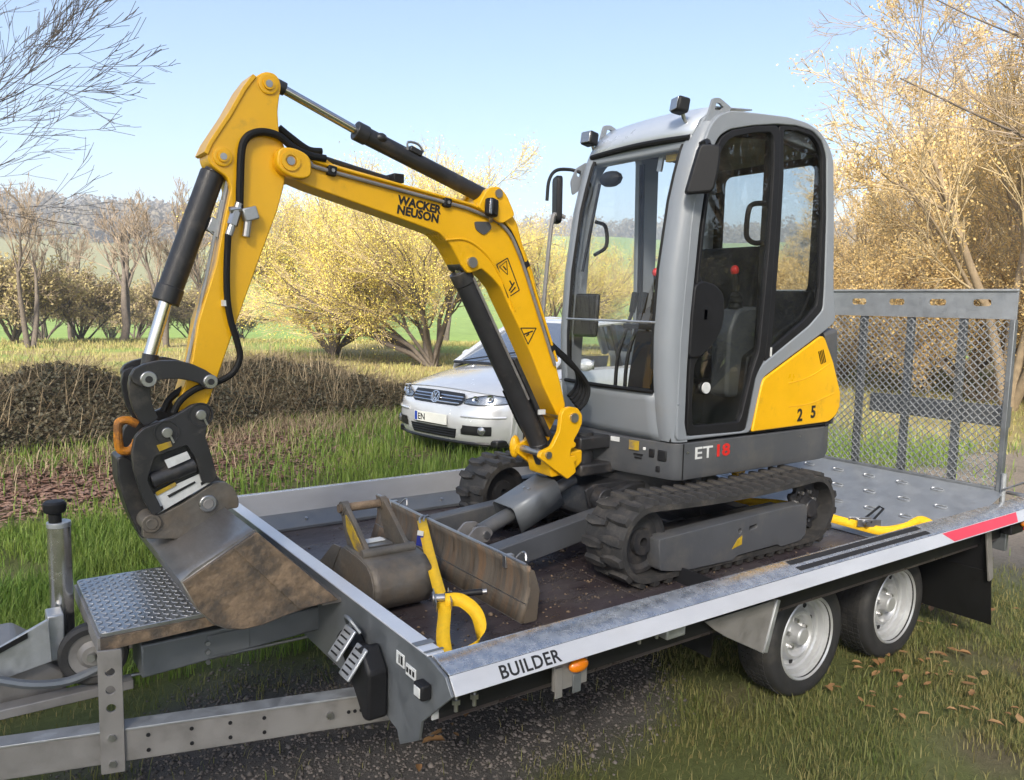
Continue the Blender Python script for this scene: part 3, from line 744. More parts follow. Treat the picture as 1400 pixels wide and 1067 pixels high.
# ------------------------------------------------------------------ trees
def grow(rs, base, direction, length, radius, level, maxl, out, spread=.6, up=.25, kids=(4, 7), shrink=.62, wig=.12, segs=5, droop=0.0):
    """branch skeleton: list of (points, radii, level)"""
    pts = [np.array(base, float)]; d = np.array(direction, float); d /= np.linalg.norm(d)
    sl = length / segs
    for i in range(segs):
        d = d + rs.normal(0, wig, 3) + np.array((0, 0, up * (.25 if level else .05) - droop * level * .1))
        d /= np.linalg.norm(d)
        pts.append(pts[-1] + d * sl)
    rad = [radius * (1 - .72 * i / segs) for i in range(segs + 1)]
    out.append((pts, rad, level))
    if level >= maxl: return
    nk = rs.integers(kids[0], kids[1] + 1)
    for k in range(nk):
        t = rs.uniform(.3 if level == 0 else .15, 1.0)
        i = min(int(t * segs), segs - 1); f = t * segs - i
        p = pts[i] * (1 - f) + pts[i + 1] * f
        dd = pts[i + 1] - pts[i]; dd /= np.linalg.norm(dd)
        a = rs.normal(0, 1, 3); a -= dd * a.dot(dd); a /= np.linalg.norm(a) + 1e-9
        sp = spread * rs.uniform(.6, 1.3)
        nd = dd * math.cos(sp) + a * math.sin(sp)
        grow(rs, p, nd, length * shrink * rs.uniform(.7, 1.15) * (1.1 - .45 * t), radius * (1 - .72 * t) * .62, level + 1, maxl, out, spread, up, kids, shrink, wig, max(3, segs - 1), droop)

def skeleton_mesh(branches, levels, minr=.004):
    V = []; F = []; off = 0
    for pts, rad, lv in branches:
        if lv not in levels: continue
        n = 7 if lv == 0 else (5 if lv == 1 else 3)
        P = np.array(pts); m = len(P)
        T = np.gradient(P, axis=0); T /= np.linalg.norm(T, axis=1)[:, None] + 1e-9
        ref = np.array((0.31, .17, .93)) if abs(T[0, 2]) < .8 else np.array((.95, .2, .1))
        A = np.cross(T, ref); A /= np.linalg.norm(A, axis=1)[:, None] + 1e-9
        B = np.cross(T, A)
        an = np.arange(n) * 2 * np.pi / n
        R = np.maximum(np.array(rad), minr)
        ring = P[:, None] + R[:, None, None] * (A[:, None] * np.cos(an)[None, :, None] + B[:, None] * np.sin(an)[None, :, None])
        V.append(ring.reshape(-1, 3))
        i = np.arange(m - 1)[:, None] * n; k = np.arange(n)[None]; k2 = (k + 1) % n
        F.append((np.stack([i + k, i + k2, i + n + k2, i + n + k], -1) + off).reshape(-1, 4))
        off += m * n
    if not V: return np.zeros((0, 3)), np.zeros((0, 4), int)
    return np.concatenate(V), np.concatenate(F)

def bud_mesh(branches, levels, per, size, jit, rs):
    P = []
    for pts, rad, lv in branches:
        if lv not in levels: continue
        A = np.array(pts)
        t = rs.random(per) * (len(A) - 1); i = np.minimum(t.astype(int), len(A) - 2); f = (t - i)[:, None]
        P.append(A[i] * (1 - f) + A[i + 1] * f)
    P = np.concatenate(P); P = P + rs.normal(0, jit, P.shape)
    n = len(P); a = rs.normal(0, 1, (n, 3)); a /= np.linalg.norm(a, axis=1)[:, None]
    b = np.cross(a, rs.normal(0, 1, (n, 3))); b /= np.linalg.norm(b, axis=1)[:, None] + 1e-9
    s = size * rs.uniform(.5, 1.4, (n, 1))
    V = np.stack([P - a * s, P + b * s * .55, P + a * s, P - b * s * .55], 1).reshape(-1, 3)
    F = np.arange(n * 4).reshape(-1, 4)
    return V, F

def tree(name, label, loc, height, seed, cat='tree', group=None, trunk_r=.12, stems=1, lean=(0, 0), spread=.6, up=.3, maxl=3, kids=(4, 7), shrink=.62, trunk_frac=.55,
         bark='bark', twig='twig', bud=None, per=4, bsize=.03, jit=.05, minr=.005, wig=.12, stem_spread=.5, droop=0.0, dirs=None):
    rs = np.random.default_rng(seed)
    z0 = float(ground_h(loc[0], loc[1])) - .05
    root = empty(name, (loc[0], loc[1], z0))
    br = []
    for s in range(stems):
        a = rs.uniform(0, 6.28); sp = stem_spread * (s > 0 or stems > 1) * rs.uniform(.4, 1.1)
        d = np.array((math.cos(a) * sp + lean[0], math.sin(a) * sp + lean[1], 1.0))
        if dirs: d = np.array(dirs[s])
        grow(rs, np.array((rs.normal(0, .05) * (stems > 1), rs.normal(0, .05) * (stems > 1), 0)), d, height * trunk_frac * rs.uniform(.85, 1.1), trunk_r * rs.uniform(.7, 1.0), 0, maxl, br, spread, up, kids, shrink, wig, 6, droop)
    v, f = skeleton_mesh(br, {0, 1}, minr * 1.6)
    t = np_mesh('trunk', v, f, MAT[bark], 4, True); t.parent = root
    lv = set(range(2, maxl + 1))
    v, f = skeleton_mesh(br, lv, minr)
    cr = np_mesh('crown', v, f, MAT[twig], 4, True); cr.parent = root
    if bud:
        v, f = bud_mesh(br, {maxl - 1, maxl}, per, bsize, jit, rs)
        b = np_mesh('buds', v, f, MAT[bud], 4); b.parent = cr; b['kind'] = 'stuff'
    tag(root, label, cat, group)
    return root

def copy_tree(o, loc, rz, sc, label, group=None):
    def cp(a, parent):
        c = a.copy(); COL.objects.link(c); c.parent = parent
        for ch in a.children: cp(ch, c)
        return c
    c = cp(o, None)
    c.location = (loc[0], loc[1], float(ground_h(loc[0], loc[1])) - .05); c.rotation_euler = (0, 0, rz); c.scale = (sc, sc, sc)
    tag(c, label, None, group)
    return c

def polar(px, dist):
    """ground position by bearing (as a photo column, only to lay the planting out) and distance"""
    a = YAW - math.atan((px - 700) / FPX)
    return (CAMX + dist * math.cos(a), CAMY + dist * math.sin(a))

# yellow catkin willow beside the meadow
wl = tree('willow_shrub', 'wide yellow catkin willow shrub behind the excavator boom', polar(590, 22.0), 7.2, 3, 'shrub', None, trunk_r=.085, stems=15, stem_spread=1.15, spread=.55, up=.20, maxl=3, kids=(7, 9), shrink=.60, trunk_frac=.62, bark='bark', twig='twig_tan', bud='willow_bud', per=10, bsize=.021, jit=.16, minr=.005, lean=(-.40, .28))
copy_tree(wl, polar(455, 25.5), 2.2, .95, 'smaller yellow willow shrub seen just left of the dipper arm')
copy_tree(wl, polar(745, 30), 4.0, .85, 'pale yellow willow shrub between the boom and the cab')
# bare trees at the left
t1 = tree('bare_tree', 'bare brown tree standing left of the bucket cylinder', polar(165, 34), 8.8, 11, 'tree', None, trunk_r=.17, stems=2, stem_spread=.28, spread=.50, up=.45, maxl=4, kids=(4, 5), shrink=.66, trunk_frac=.52, twig='twig', minr=.008)
t2 = tree('bare_tree', 'slender bare tree just behind the bucket cylinder', polar(228, 30), 8.0, 15, 'tree', None, trunk_r=.15, stems=2, stem_spread=.22, spread=.45, up=.5, maxl=4, kids=(4, 5), shrink=.64, trunk_frac=.52, twig='twig', minr=.008)
copy_tree(t1, polar(300, 37), 1.9, .95, 'bare tree half hidden by the dipper arm')
copy_tree(t2, polar(95, 42), 2.7, 1.0, 'distant bare tree behind the hedge near the left edge')
copy_tree(t1, polar(205, 60), 4.4, 1.35, 'far bare tree rising behind the left hedge')
copy_tree(t2, polar(520, 42), 0.7, 1.15, 'tall pale bare tree behind the willow under the arm cylinder')
copy_tree(t1, polar(610, 46), 3.3, 1.0, 'bare tree behind the willow right of the arm cylinder')
copy_tree(t2, polar(40, 30), 5.2, .9, 'thin bare tree by the left picture edge')
# hedge of scrub left
h1 = tree('scrub_bush', 'tangled brown scrub bush at the foot of the left trees', polar(110, 36), 3.6, 21, 'bush', None, trunk_r=.05, stems=12, stem_spread=.9, spread=.7, up=.15, maxl=3, kids=(5, 7), shrink=.6, trunk_frac=.62, twig='twig', bud='pale_bud', per=3, bsize=.05, jit=.1, minr=.009)
for i, (px, d, s, lb) in enumerate(((20, 33, 1.1, 'brown scrub bush at the left edge below the branches'), (185, 40, 1.0, 'scrub bush between the two left bare trees'), (260, 41, .9, 'low scrub bush behind the bucket cylinder rod'), (330, 44, .8, 'scrub bush glimpsed behind the dipper arm'), (60, 48, 1.3, 'taller pale scrub bush further back on the left'), (150, 55, 1.2, 'hazy scrub bush in the gap between left trees'))):
    copy_tree(h1, polar(px, d), i * 1.3, s, lb)
# big bare tree whose branches reach in from the left
_rx, _ry = math.sin(YAW), -math.cos(YAW)          # rightwards across the view
nl = tree('overhanging_tree', 'near bare tree whose long thin branches reach in at the left edge', polar(-720, 10.2), 6.8, 33, 'tree', None, trunk_r=.034, stems=5, spread=.42, up=.20, maxl=4, kids=(5, 6), shrink=.56, trunk_frac=.80, bark='bark_dark', twig='twig_dark', minr=.0021, wig=.085,
          dirs=[(_rx * a, _ry * a, 1.0) for a in (.12, .30, .50, .72, .98)])
# right: sunlit tan thicket and taller trees
r1 = tree('tan_tree', 'tall sunlit tan tree behind the right of the cab', polar(1215, 25), 9.2, 41, 'tree', None, trunk_r=.095, stems=4, stem_spread=.35, spread=.6, up=.35, maxl=4, kids=(4, 6), shrink=.64, trunk_frac=.50, bark='bark_pale', twig='twig_tan', bud='tan_bud', per=6, bsize=.024, jit=.10, minr=.006)
r2 = tree('tan_bush', 'bushy sunlit tan thicket above the middle of the tailgate', polar(1260, 20), 4.4, 43, 'bush', None, trunk_r=.06, stems=14, stem_spread=.85, spread=.65, up=.2, maxl=3, kids=(6, 8), shrink=.6, trunk_frac=.62, bark='bark_pale', twig='twig_tan', bud='tan_bud', per=7, bsize=.024, jit=.13, minr=.006)
for i, (px, d, s, lb) in enumerate(((1150, 22, 1.0, 'tan thicket beside the rear cab window'), (1350, 18.5, 1.0, 'tan thicket above the right end of the tailgate'), (1420, 21, 1.1, 'tan thicket cut by the right picture edge'), (1200, 26, 1.15, 'taller tan thicket behind the left end of the tailgate'), (1320, 25, 1.25, 'tan thicket set back behind the tailgate slots'), (1080, 27, 1.0, 'tan thicket seen through the rear cab window'), (990, 31, .9, 'tan bush seen through the cab door'))):
    copy_tree(r2, polar(px, d), i * 1.1 + .4, s, lb)
for i, (px, d, s, lb) in enumerate(((1330, 24, 1.05, 'tan tree rising above the tailgate'), (1400, 20, 1.15, 'tan tree filling the right picture edge'), (1270, 34, 1.1, 'paler tan tree further back on the right'), (1160, 33, .95, 'tan tree top showing right of the cab roof'), (1060, 40, .8, 'tan tree seen through the cab glass'), (1450, 28, 1.2, 'tan tree just beyond the right picture edge'), (1385, 17, 1.25, 'nearest tan tree, its twigs reaching the top right corner'), (1235, 29, 1.2, 'tan tree set behind the others right of the cab'), (1345, 30, 1.35, 'tall tan tree behind the tailgate near the right edge'))):
    copy_tree(r1, polar(px, d), i * 1.7 + .9, s, lb)
# tree off to the right whose dark limbs overhang the top right
nr = tree('overhanging_tree', 'dark limbed bare tree overhanging the upper right corner', polar(1960, 12.5), 8.9, 55, 'tree', None, trunk_r=.075, stems=5, spread=.55, up=.10, maxl=4, kids=(5, 7), shrink=.60, trunk_frac=.82, bark='bark', twig='twig', minr=.0028, wig=.11,
          dirs=[(-_rx * a, -_ry * a, 1.0) for a in (.15, .38, .52, .66, .45)])
# trees behind the camera, mirrored in the cab glass
b1 = tree('beech_tree', 'beech with brown winter leaves behind the camera, mirrored in the cab glass', (10.5, -9.5), 11, 61, 'tree', 'beeches mirrored in the cab glass', trunk_r=.2, stems=1, spread=.65, up=.25, maxl=3, kids=(6, 8), shrink=.6, trunk_frac=.75, bark='bark_pale', twig='twig', bud='brown_leaf', per=7, bsize=.09, jit=.2, minr=.012)
for i, (x, y, s) in enumerate(((7.5, -11, 1.0), (13.5, -8.2, 1.1), (5.0, -9.0, .9), (16, -11.5, 1.2), (9.5, -14, 1.2), (18.5, -8, 1.1), (12, -12.5, 1.15))):
    copy_tree(b1, (x, y), i * 1.4 + .5, s, 'beech with brown winter leaves behind the camera, mirrored in the cab glass', 'beeches mirrored in the cab glass')

# evergreen scrub under the beeches, mirrored low in the door glass
for i, (x, y, s) in enumerate(((5.5, -6.5, 1.1), (7.5, -7.2, 1.2), (9.5, -6.8, 1.1), (11.5, -7.8, 1.3), (13.5, -6.6, 1.2), (16, -7.5, 1.3), (19, -7.0, 1.4), (22, -8.5, 1.5))):
    copy_tree(h1, (x, y), i * .9, s, 'scrub bush under the beeches behind the camera', 'scrub under the beeches')
# more of the same beeches stand between the low sun and the yard: their bare crowns thin the sunlight on the trailer
SX, SY = math.cos(SUN_AZ), math.sin(SUN_AZ)
def shade_pos(along, across): return (SX * along - SY * across, SY * along + SX * across)
for i, (al, ac, s) in enumerate(((17, .3, 1.75), (20, 3.4, 1.8), (20.5, -2.8, 1.8))):
    copy_tree(b1, shade_pos(al, ac), i * 1.9 + .2, s, 'tall beech behind the camera thinning the sunlight on the trailer', 'beeches that thin the sunlight')

# ------------------------------------------------------------------ heaps of cuttings covered with ivy
def heap(name, label, parts, seed, nl, ns):
    rs = np.random.default_rng(seed)
    cx = np.mean([p[0] for p in parts]); cy = np.mean([p[1] for p in parts])
    root = empty(name, (cx, cy, 0))
    def hh(x, y):
        z = np.zeros_like(x)
        for (px, py, rx, ry, h, ro) in parts:
            c, s = math.cos(ro), math.sin(ro)
            u = ((x - px) * c + (y - py) * s) / rx; v = (-(x - px) * s + (y - py) * c) / ry
            z = np.maximum(z, h * np.clip(1 - u * u - v * v, 0, 1) ** .85 * (.40 + 1.2 * fbm(x * 1.3, y * 1.3, seed)))
        return z
    x0 = min(p[0] - max(p[2], p[3]) for p in parts); x1 = max(p[0] + max(p[2], p[3]) for p in parts)
    y0 = min(p[1] - max(p[2], p[3]) for p in parts); y1 = max(p[1] + max(p[2], p[3]) for p in parts)
    gx, gy = np.meshgrid(np.linspace(x0, x1, 90), np.linspace(y0, y1, 60))
    z = hh(gx, gy) + ground_h(gx, gy) - .06
    V = np.stack([gx - cx, gy - cy, z], -1).reshape(-1, 3); nx = 90
    i = np.arange(59)[:, None] * nx; j = np.arange(89)[None]
    F = np.stack([i + j, i + j + 1, i + nx + j + 1, i + nx + j], -1).reshape(-1, 4)
    m = np_mesh('mound', V, F, mat('heap_soil', (.05, .042, .03), .95, var=.4, vscale=6), 4, True); m.parent = root
    def scat(n):
        X = rs.uniform(x0, x1, n); Y = rs.uniform(y0, y1, n); Z = hh(X, Y); k = Z > .05
        return X[k], Y[k], Z[k] + ground_h(X[k], Y[k])
    X, Y, Z = scat(nl); n = len(X)
    P = np.stack([X - cx, Y - cy, Z + rs.uniform(-.03, .09, n)], -1)
    a = rs.normal(0, 1, (n, 3)); a[:, 2] *= .5; a /= np.linalg.norm(a, axis=1)[:, None]
    b = np.cross(a, rs.normal(0, 1, (n, 3))); b /= np.linalg.norm(b, axis=1)[:, None]
    s = rs.uniform(.011, .028, (n, 1))
    V = np.stack([P - a * s, P + b * s * .8, P + a * s, P - b * s * .8], 1).reshape(-1, 3)
    o = np_mesh('ivy_leaves', V, np.arange(n * 4).reshape(-1, 4), MAT['ivy'], 4); o.parent = root; o['kind'] = 'stuff'
    X, Y, Z = scat(ns); n = len(X)
    P = np.stack([X - cx, Y - cy, Z + rs.uniform(-.02, .06, n)], -1)
    d = rs.normal(0, 1, (n, 3)); d[:, 2] = np.abs(d[:, 2]) * .45; d /= np.linalg.norm(d, axis=1)[:, None]
    l = rs.uniform(.08, .45, (n, 1)); w = np.cross(d, np.array((.3, .5, .8))); w /= np.linalg.norm(w, axis=1)[:, None]; w *= .004
    V = np.stack([P - w, P + w, P + d * l + w * .4, P + d * l - w * .4], 1).reshape(-1, 3)
    o = np_mesh('dry_stalks', V, np.arange(n * 4).reshape(-1, 4), MAT['straw'], 4); o.parent = root; o['kind'] = 'stuff'
    tag(root, label, 'brush heap')
    return root
heap('brush_heap', 'long dark ivy covered brush heap at the left edge', [(-.9, 8.8, 2.6, 1.6, .56, .05), (-3.4, 8.6, 2.0, 1.6, .66, 0), (1.1, 8.7, 1.5, 1.2, .42, 0)], 101, 130000, 34000)
heap('brush_heap', 'shorter ivy covered brush heap ending in the grass right of the dipper arm', [(2.8, 9.3, 1.9, 1.4, .60, -.1), (4.3, 9.2, 1.2, .9, .34, -.2)], 103, 90000, 26000)
# bleached stalks and dead twigs at the foot of the heaps
tuft = []
x = np.concatenate([rng.normal(2.5, .9, 2500), rng.normal(.2, 1.6, 2200)]); y = np.concatenate([rng.normal(7.7, .35, 2500), rng.normal(7.0, .5, 2200)])
o = blades('straw_stalks', x, y, rng.uniform(.05, .26, len(x)), rng.uniform(.002, .004, len(x)), MAT['straw'], 1.8)
tag(o, 'bleached straw stalks at the foot of the brush heaps', 'straw', kind='stuff')

# ------------------------------------------------------------------ far wood on the ridge, hedge in the field, hazy air
rs = np.random.default_rng(77)
V = []
def far_clumps(n, r0, r1, a0, a1, h0, h1, per, leaf):
    a = np.radians(rs.uniform(a0, a1, n)); r = rs.uniform(r0, r1, n)
    x = CAMX + r * np.cos(a); y = CAMY + r * np.sin(a); z = ground_h(x, y); h = rs.uniform(h0, h1, n)
    P = np.repeat(np.stack([x, y, z + h * .52], -1), per, 0)
    d = rs.normal(0, 1, (n * per, 3)); d /= np.linalg.norm(d, axis=1)[:, None]; rad = rs.uniform(.3, 1, (n * per, 1)) ** .5
    H = np.repeat(h, per)[:, None]
    P = P + d * rad * np.concatenate([H * .36, H * .36, H * .52], 1)
    b = rs.normal(0, 1, (n * per, 3)); b /= np.linalg.norm(b, axis=1)[:, None]; c = np.cross(b, rs.normal(0, 1, (n * per, 3))); c /= np.linalg.norm(c, axis=1)[:, None]
    s = H * leaf
    return np.stack([P - b * s, P + c * s, P + b * s, P - c * s], 1).reshape(-1, 3)
v = np.concatenate([far_clumps(900, 545, 640, 15, 92, 11, 19, 100, .055), far_clumps(260, 300, 420, 68, 90, 8, 14, 90, .06), far_clumps(200, 240, 380, 18, 36, 7, 13, 90, .06)])
o = np_mesh('far_wood', v, np.arange(len(v)).reshape(-1, 4), MAT['farwood'], 4)
tag(o, 'hazy leafless wood along the far ridge', 'wood', kind='stuff')
v = far_clumps(70, 300, 304, 40, 56, .9, 2.0, 30, .16)
o = np_mesh('field_hedge', v, np.arange(len(v)).reshape(-1, 4), MAT['needle'], 4)
tag(o, 'thin dark hedge line crossing the far green field', 'hedge', kind='stuff')

# ------------------------------------------------------------------ trailer
TW = 2.266          # outer width
ZD = 0.566          # deck
trailer = tag(empty('flatbed_trailer', (1.8, TW / 2, 0)),
              'galvanised tandem axle machine trailer with mesh tailgate carrying the yellow excavator', 'trailer')
TL = 3.62           # rail end

# deck of separate plywood boards
nb = 3
for i in range(nb):
    x0 = 0.03 + i * (3.42 / nb); x1 = 0.03 + (i + 1) * (3.42 / nb) - .004
    MB().box(x0, x1, .105, TW - .105, ZD - .018, ZD).build('deck_board', MAT['plywood'], trailer, bevel=.001)

def rail(side, x0, x1):
    f = (lambda y: y) if side < 0 else (lambda y: TW - y)
    outer = [(-.030, .690), (.004, .734), (.008, .731), (-.024, .686)]
    top = [(.0045, .7345), (.012, .741), (.088, .757), (.098, .756), (.094, .750), (.016, .733)]
    wall = [(.0985, .7555), (.1015, .754), (.1015, ZD + .001), (.0945, ZD + .001), (.0945, .749)]
    F = lambda q: [(f(a), b) for a, b in q]
    r = MB().prism(F(wall), 'x', x0, x1).build('side_rail', MAT['alu'], trailer, bevel=.0008)
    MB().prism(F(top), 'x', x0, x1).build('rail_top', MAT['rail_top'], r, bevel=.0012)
    MB().prism(F(outer), 'x', x0, x1).build('rail_face', MAT['alu'], r, bevel=.0008)
    return r
rail_n = rail(-1, 0.0, TL)
rail_f = rail(1, 0.0, TL)
# inner ledge angle at the foot of the rails
for s in (-1, 1):
    f = (lambda y: y) if s < 0 else (lambda y: TW - y)
    MB().prism([(f(.101), ZD + .002), (f(.101), ZD + .075), (f(.125), ZD + .068), (f(.185), ZD + .018), (f(.185), ZD + .002)], 'x', .035, 2.77).build('ledge', MAT['galv_dark'], trailer, bevel=.002)
# far ledge bolts
for i in range(8):
    MB().cyl((.4 + i * .4, TW - .15, ZD + .04), (.4 + i * .4, TW - .158, ZD + .053), .008, n=8).build('bolt', MAT['steel'], trailer)
# anti slip strips, reflective tape, word on near rail
def on_rail(y, lift=.002):
    return .741 + (y - .012) / .076 * .016 + lift
for (ya, yb) in ((.014, .038), (.058, .084)):
    for sd in (-1, 1):
        g = (lambda y: y) if sd < 0 else (lambda y: TW - y)
        x0, x1 = 1.56, 2.52
        MB().add([(x0, g(ya), on_rail(ya)), (x1, g(ya), on_rail(ya)), (x1, g(yb), on_rail(yb)), (x0, g(yb), on_rail(yb)),
                  (x0, g(ya), on_rail(ya, -.004)), (x1, g(ya), on_rail(ya, -.004)), (x1, g(yb), on_rail(yb, -.004)), (x0, g(yb), on_rail(yb, -.004))],
                 [(0, 1, 2, 3), (4, 7, 6, 5), (0, 4, 5, 1), (2, 6, 7, 3), (1, 5, 6, 2), (0, 3, 7, 4)]).build('anti_slip_strip', MAT['anti_slip'], rail_n if sd < 0 else rail_f)
FU = Vector((0, .034, .044)).normalized(); FN = Vector((0, -.044, .034)).normalized()
def face_pt(x, t, lift=.0012):
    return Vector((x, -.030, .690)) + FU * t + FN * lift
MB().add([face_pt(2.66, .004), face_pt(3.30, .004), face_pt(3.34, .052), face_pt(2.60, .052)] + [face_pt(2.66, .004, -.003), face_pt(3.30, .004, -.003), face_pt(3.34, .052, -.003), face_pt(2.60, .052, -.003)],
         [(0, 1, 2, 3), (4, 7, 6, 5), (0, 4, 5, 1), (1, 5, 6, 2), (2, 6, 7, 3), (3, 7, 4, 0)]).build('reflective_tape', MAT['red_tape'], rail_n)
text('lettering', 'BUILDER', .052, Matrix.Translation(face_pt(.150, .009, .0006)) @ Matrix(((1, 0, 0, 0), (0, FU.y, FN.y, 0), (0, FU.z, FN.z, 0), (0, 0, 0, 1))), MAT['black_print'], rail_n, ext=.0005, bold=.0010, spacing=1.08)
for x in (.05, .11):
    b = MB().cyl((x, .05, .60), (x, .05, .684), .006, n=8); b.cyl((x, .05, .622), (x, .05, .636), .013, n=6)
    b.build('bolt', MAT['steel'], rail_n)
for x in (.75, .83):
    MB().cyl((x, .05, .63), (x, .05, .684), .006, n=8).build('bolt', MAT['steel'], rail_n)

# headboard: front panel with folded top and the corner foot
hb = [(-.028, .690), (.006, .733), (.09, .752), (TW - .09, .752), (TW - .006, .733), (TW + .028, .690), (TW - .135, .547), (TW - .145, .49), (TW - .26, .42), (TW - .28, .455), (TW - .40, .475), (.40, .475), (.285, .455), (.265, .418), (.15, .485), (.135, .547)]
head = MB().prism(hb, 'x', -.012, -.002).build('headboard', MAT['galv_dark'], trailer, bevel=.002)
MB().box(-.014, .040, .101, TW - .101, .7535, .7585).build('headboard_lip', MAT['alu'], trailer, bevel=.0015)
MB().box(.0365, .0395, .101, TW - .101, .60, .7530).build('headboard_back', MAT['galv'], trailer)
MB().box(-.0145, .046, .165, .19, .759, .761).build('lip_joint', MAT['galv_dark'], trailer)
MB().box(-.0145, .046, .112, .122, .759, .761).build('lip_joint', MAT['galv_dark'], trailer)
# label plates and black end marker lamp on the headboard
MB().box(-.0155, -.0125, .235, .285, .665, .705).build('sticker', MAT['label'], head, bevel=.001)
MB().box(-.0155, -.0125, .165, .225, .655, .690).build('sticker', MAT['label'], head, bevel=.001)
for k in range(3):
    MB().box(-.0162, -.0154, .172 + k * .018, .184 + k * .018, .664, .680).build('sticker_print', MAT['black_print'], head)
MB().box(-.0162, -.0154, .243, .256, .672, .698).build('sticker_print', MAT['black_print'], head)
MB().box(-.0162, -.0154, .262, .268, .672, .698).build('sticker_print', MAT['black_print'], head)
MB().box(-.045, -.0125, .075, .125, .640, .685).build('marker_lamp', MAT['black_plastic'], trailer, bevel=.006)
MB().box(-.0475, -.0445, .083, .117, .648, .677).build('marker_lens', MAT['label'], trailer, bevel=.003)
for y, z in ((.60, .60), (.62, .53)):
    MB().cyl((-.022, y, z), (-.011, y, z), .013, n=6).build('bolt', MAT['steel'], head)

# wheel chocks stowed on the headboard
chock = empty('wheel_chock', (-.06, .45, .5))
tag(chock, 'pair of black wheel chocks with grey treads held on the trailer headboard', 'wheel chock')
side = [(.315, .50), (.36, .47), (.40, .55), (.435, .63), (.50, .575), (.585, .645), (.565, .67), (.46, .745), (.44, .735), (.36, .60)]
bodyp = [(.335, .475), (.375, .465), (.43, .52), (.53, .61), (.585, .648), (.545, .690), (.49, .655), (.44, .66), (.395, .69), (.335, .625)]
MB().prism(bodyp, 'x', -.082, -.016).build('body', MAT['black_plastic'], chock, bevel=.01)
for c in ((-.098, .490, .668), (-.098, .405, .640)):
    e1 = Vector((.60, 0, .80)); e2 = Vector((0, -1, 0)); nn_ = e2.cross(e1) * 1.0
    if nn_.x > 0: nn_ = -nn_; e2 = -e2
    R = Matrix((e1, e2, nn_)).transposed()
    t_ = MB().obox(c, (.105, .070, .010), R).build('tread_plate', MAT['galv'], chock, bevel=.004)
    for k in range(5):
        MB().obox(Vector(c) + R @ Vector((-.036 + k * .018, 0, .006)), (.005, .044, .003), R).build('tread_rib', MAT['black_plastic'], t_)
MB().tube(smooth_path([(-.05, .56, .70), (-.07, .53, .735), (-.07, .49, .735), (-.05, .46, .70)], 5), .006, 6).build('holder', MAT['galv_dark'], chock)

# ---- drawbar
for s, nm in ((-1, 'near'), (1, 'far')):
    f = (lambda y: y) if s < 0 else (lambda y: TW - y)
    a = Vector((.30, f(.47), .408)); b = Vector((-1.95, f(1.10), .408))
    beam = MB().bar(a, b, .055, .104).build('drawbar_beam', MAT['galv_dull'], trailer, bevel=.004)
    d = (b - a).normalized()
    MB().bar(a + Vector((0, 0, .0495)), b + Vector((0, 0, .0495)), .062, .006).build('beam_flange', MAT['galv'], trailer, bevel=.001)
    if s < 0:
        n = Vector((d.y, -d.x, 0)).normalized()
        if n.y > 0: n = -n
        for t in (.32, .34, .36, .62, .72, .83, .95, 1.05, 1.38, 1.45, 1.72, 1.80):
            for dz in ((.0,) if t < .4 else (-.025, .022)):
                c = a + d * t + n * .0275 + Vector((0, 0, dz))
                MB().cyl(c - n * .004, c + n * .003, .006, n=8).build('hole', MAT['black_plastic'], beam)
        c = a + d * .42 + n * .0275
        MB().cyl(c, c + n * .012, .012, n=6).build('bolt', MAT['steel'], beam)
        nb_dir, nb_n, nb_a = d, n, a
# upright perforated bracket on the near beam
c0 = nb_a + nb_dir * 1.045 + nb_n * .034
R = Matrix((nb_dir, nb_n, Vector((0, 0, 1)))).transposed()
br = rnd([(-.032, -.075), (.032, -.075), (.032, .300), (-.032, .300)], .004, 2)
def circ(cx, cy, r, n=16):
    return [(cx + r * math.cos(2 * math.pi * k / n), cy + r * math.sin(2 * math.pi * k / n)) for k in range(n)]
me = curve_mesh('perforated_bracket', [br] + [circ(0, z, .013) for z in (.125, .180, .235)], .004, .0008)
Mb = Matrix.Translation(c0) @ Matrix(((nb_dir.x, 0, -nb_n.x, 0), (nb_dir.y, 0, -nb_n.y, 0), (0, 1, 0, 0), (0, 0, 0, 1)))
me.transform(Mb)
link_mesh('perforated_bracket', me, MAT['galv_dull'], trailer)
for z in (-.045, .035):
    p = c0 + Vector((0, 0, z)); MB().cyl(p, p + nb_n * .012, .011, n=6).build('bolt', MAT['steel'], trailer)

# tool box with tread plate lid
box = MB().box(-.715, -.33, 1.0, 1.25, .60, .735).build('tool_box', MAT['black_steel'], trailer, bevel=.004)
lid = MB().prism(rnd([(-.735, .745), (-.30, .745), (-.30, 1.275), (-.735, 1.275)], .02, 3), 'z', .738, .752).build('tool_box_lid', MAT['checker'], trailer, bevel=.002)
MB().prism([(-.735, .700), (-.30, .712), (-.30, .738), (-.735, .738)], 'y', .738, .746).build('lid_flange', MAT['mudrust'], trailer)
MB().box(-.742, -.734, .745, 1.27, .69, .738).build('lid_flange', MAT['galv_dull'], trailer)
tb = MB()
for i in range(19):
    for j in range(24):
        x = -.724 + i * .0225; y = .757 + j * .0215
        if x > -.31 or y > 1.266: continue
        a = .75 if (i + j) % 2 else -.75
        tb.obox((x, y, .7525), (.0205, .0042, .0024), (0, 0, a))
tb.build('tread_pattern', MAT['steel'], lid, kind='stuff', bevel=.0008)
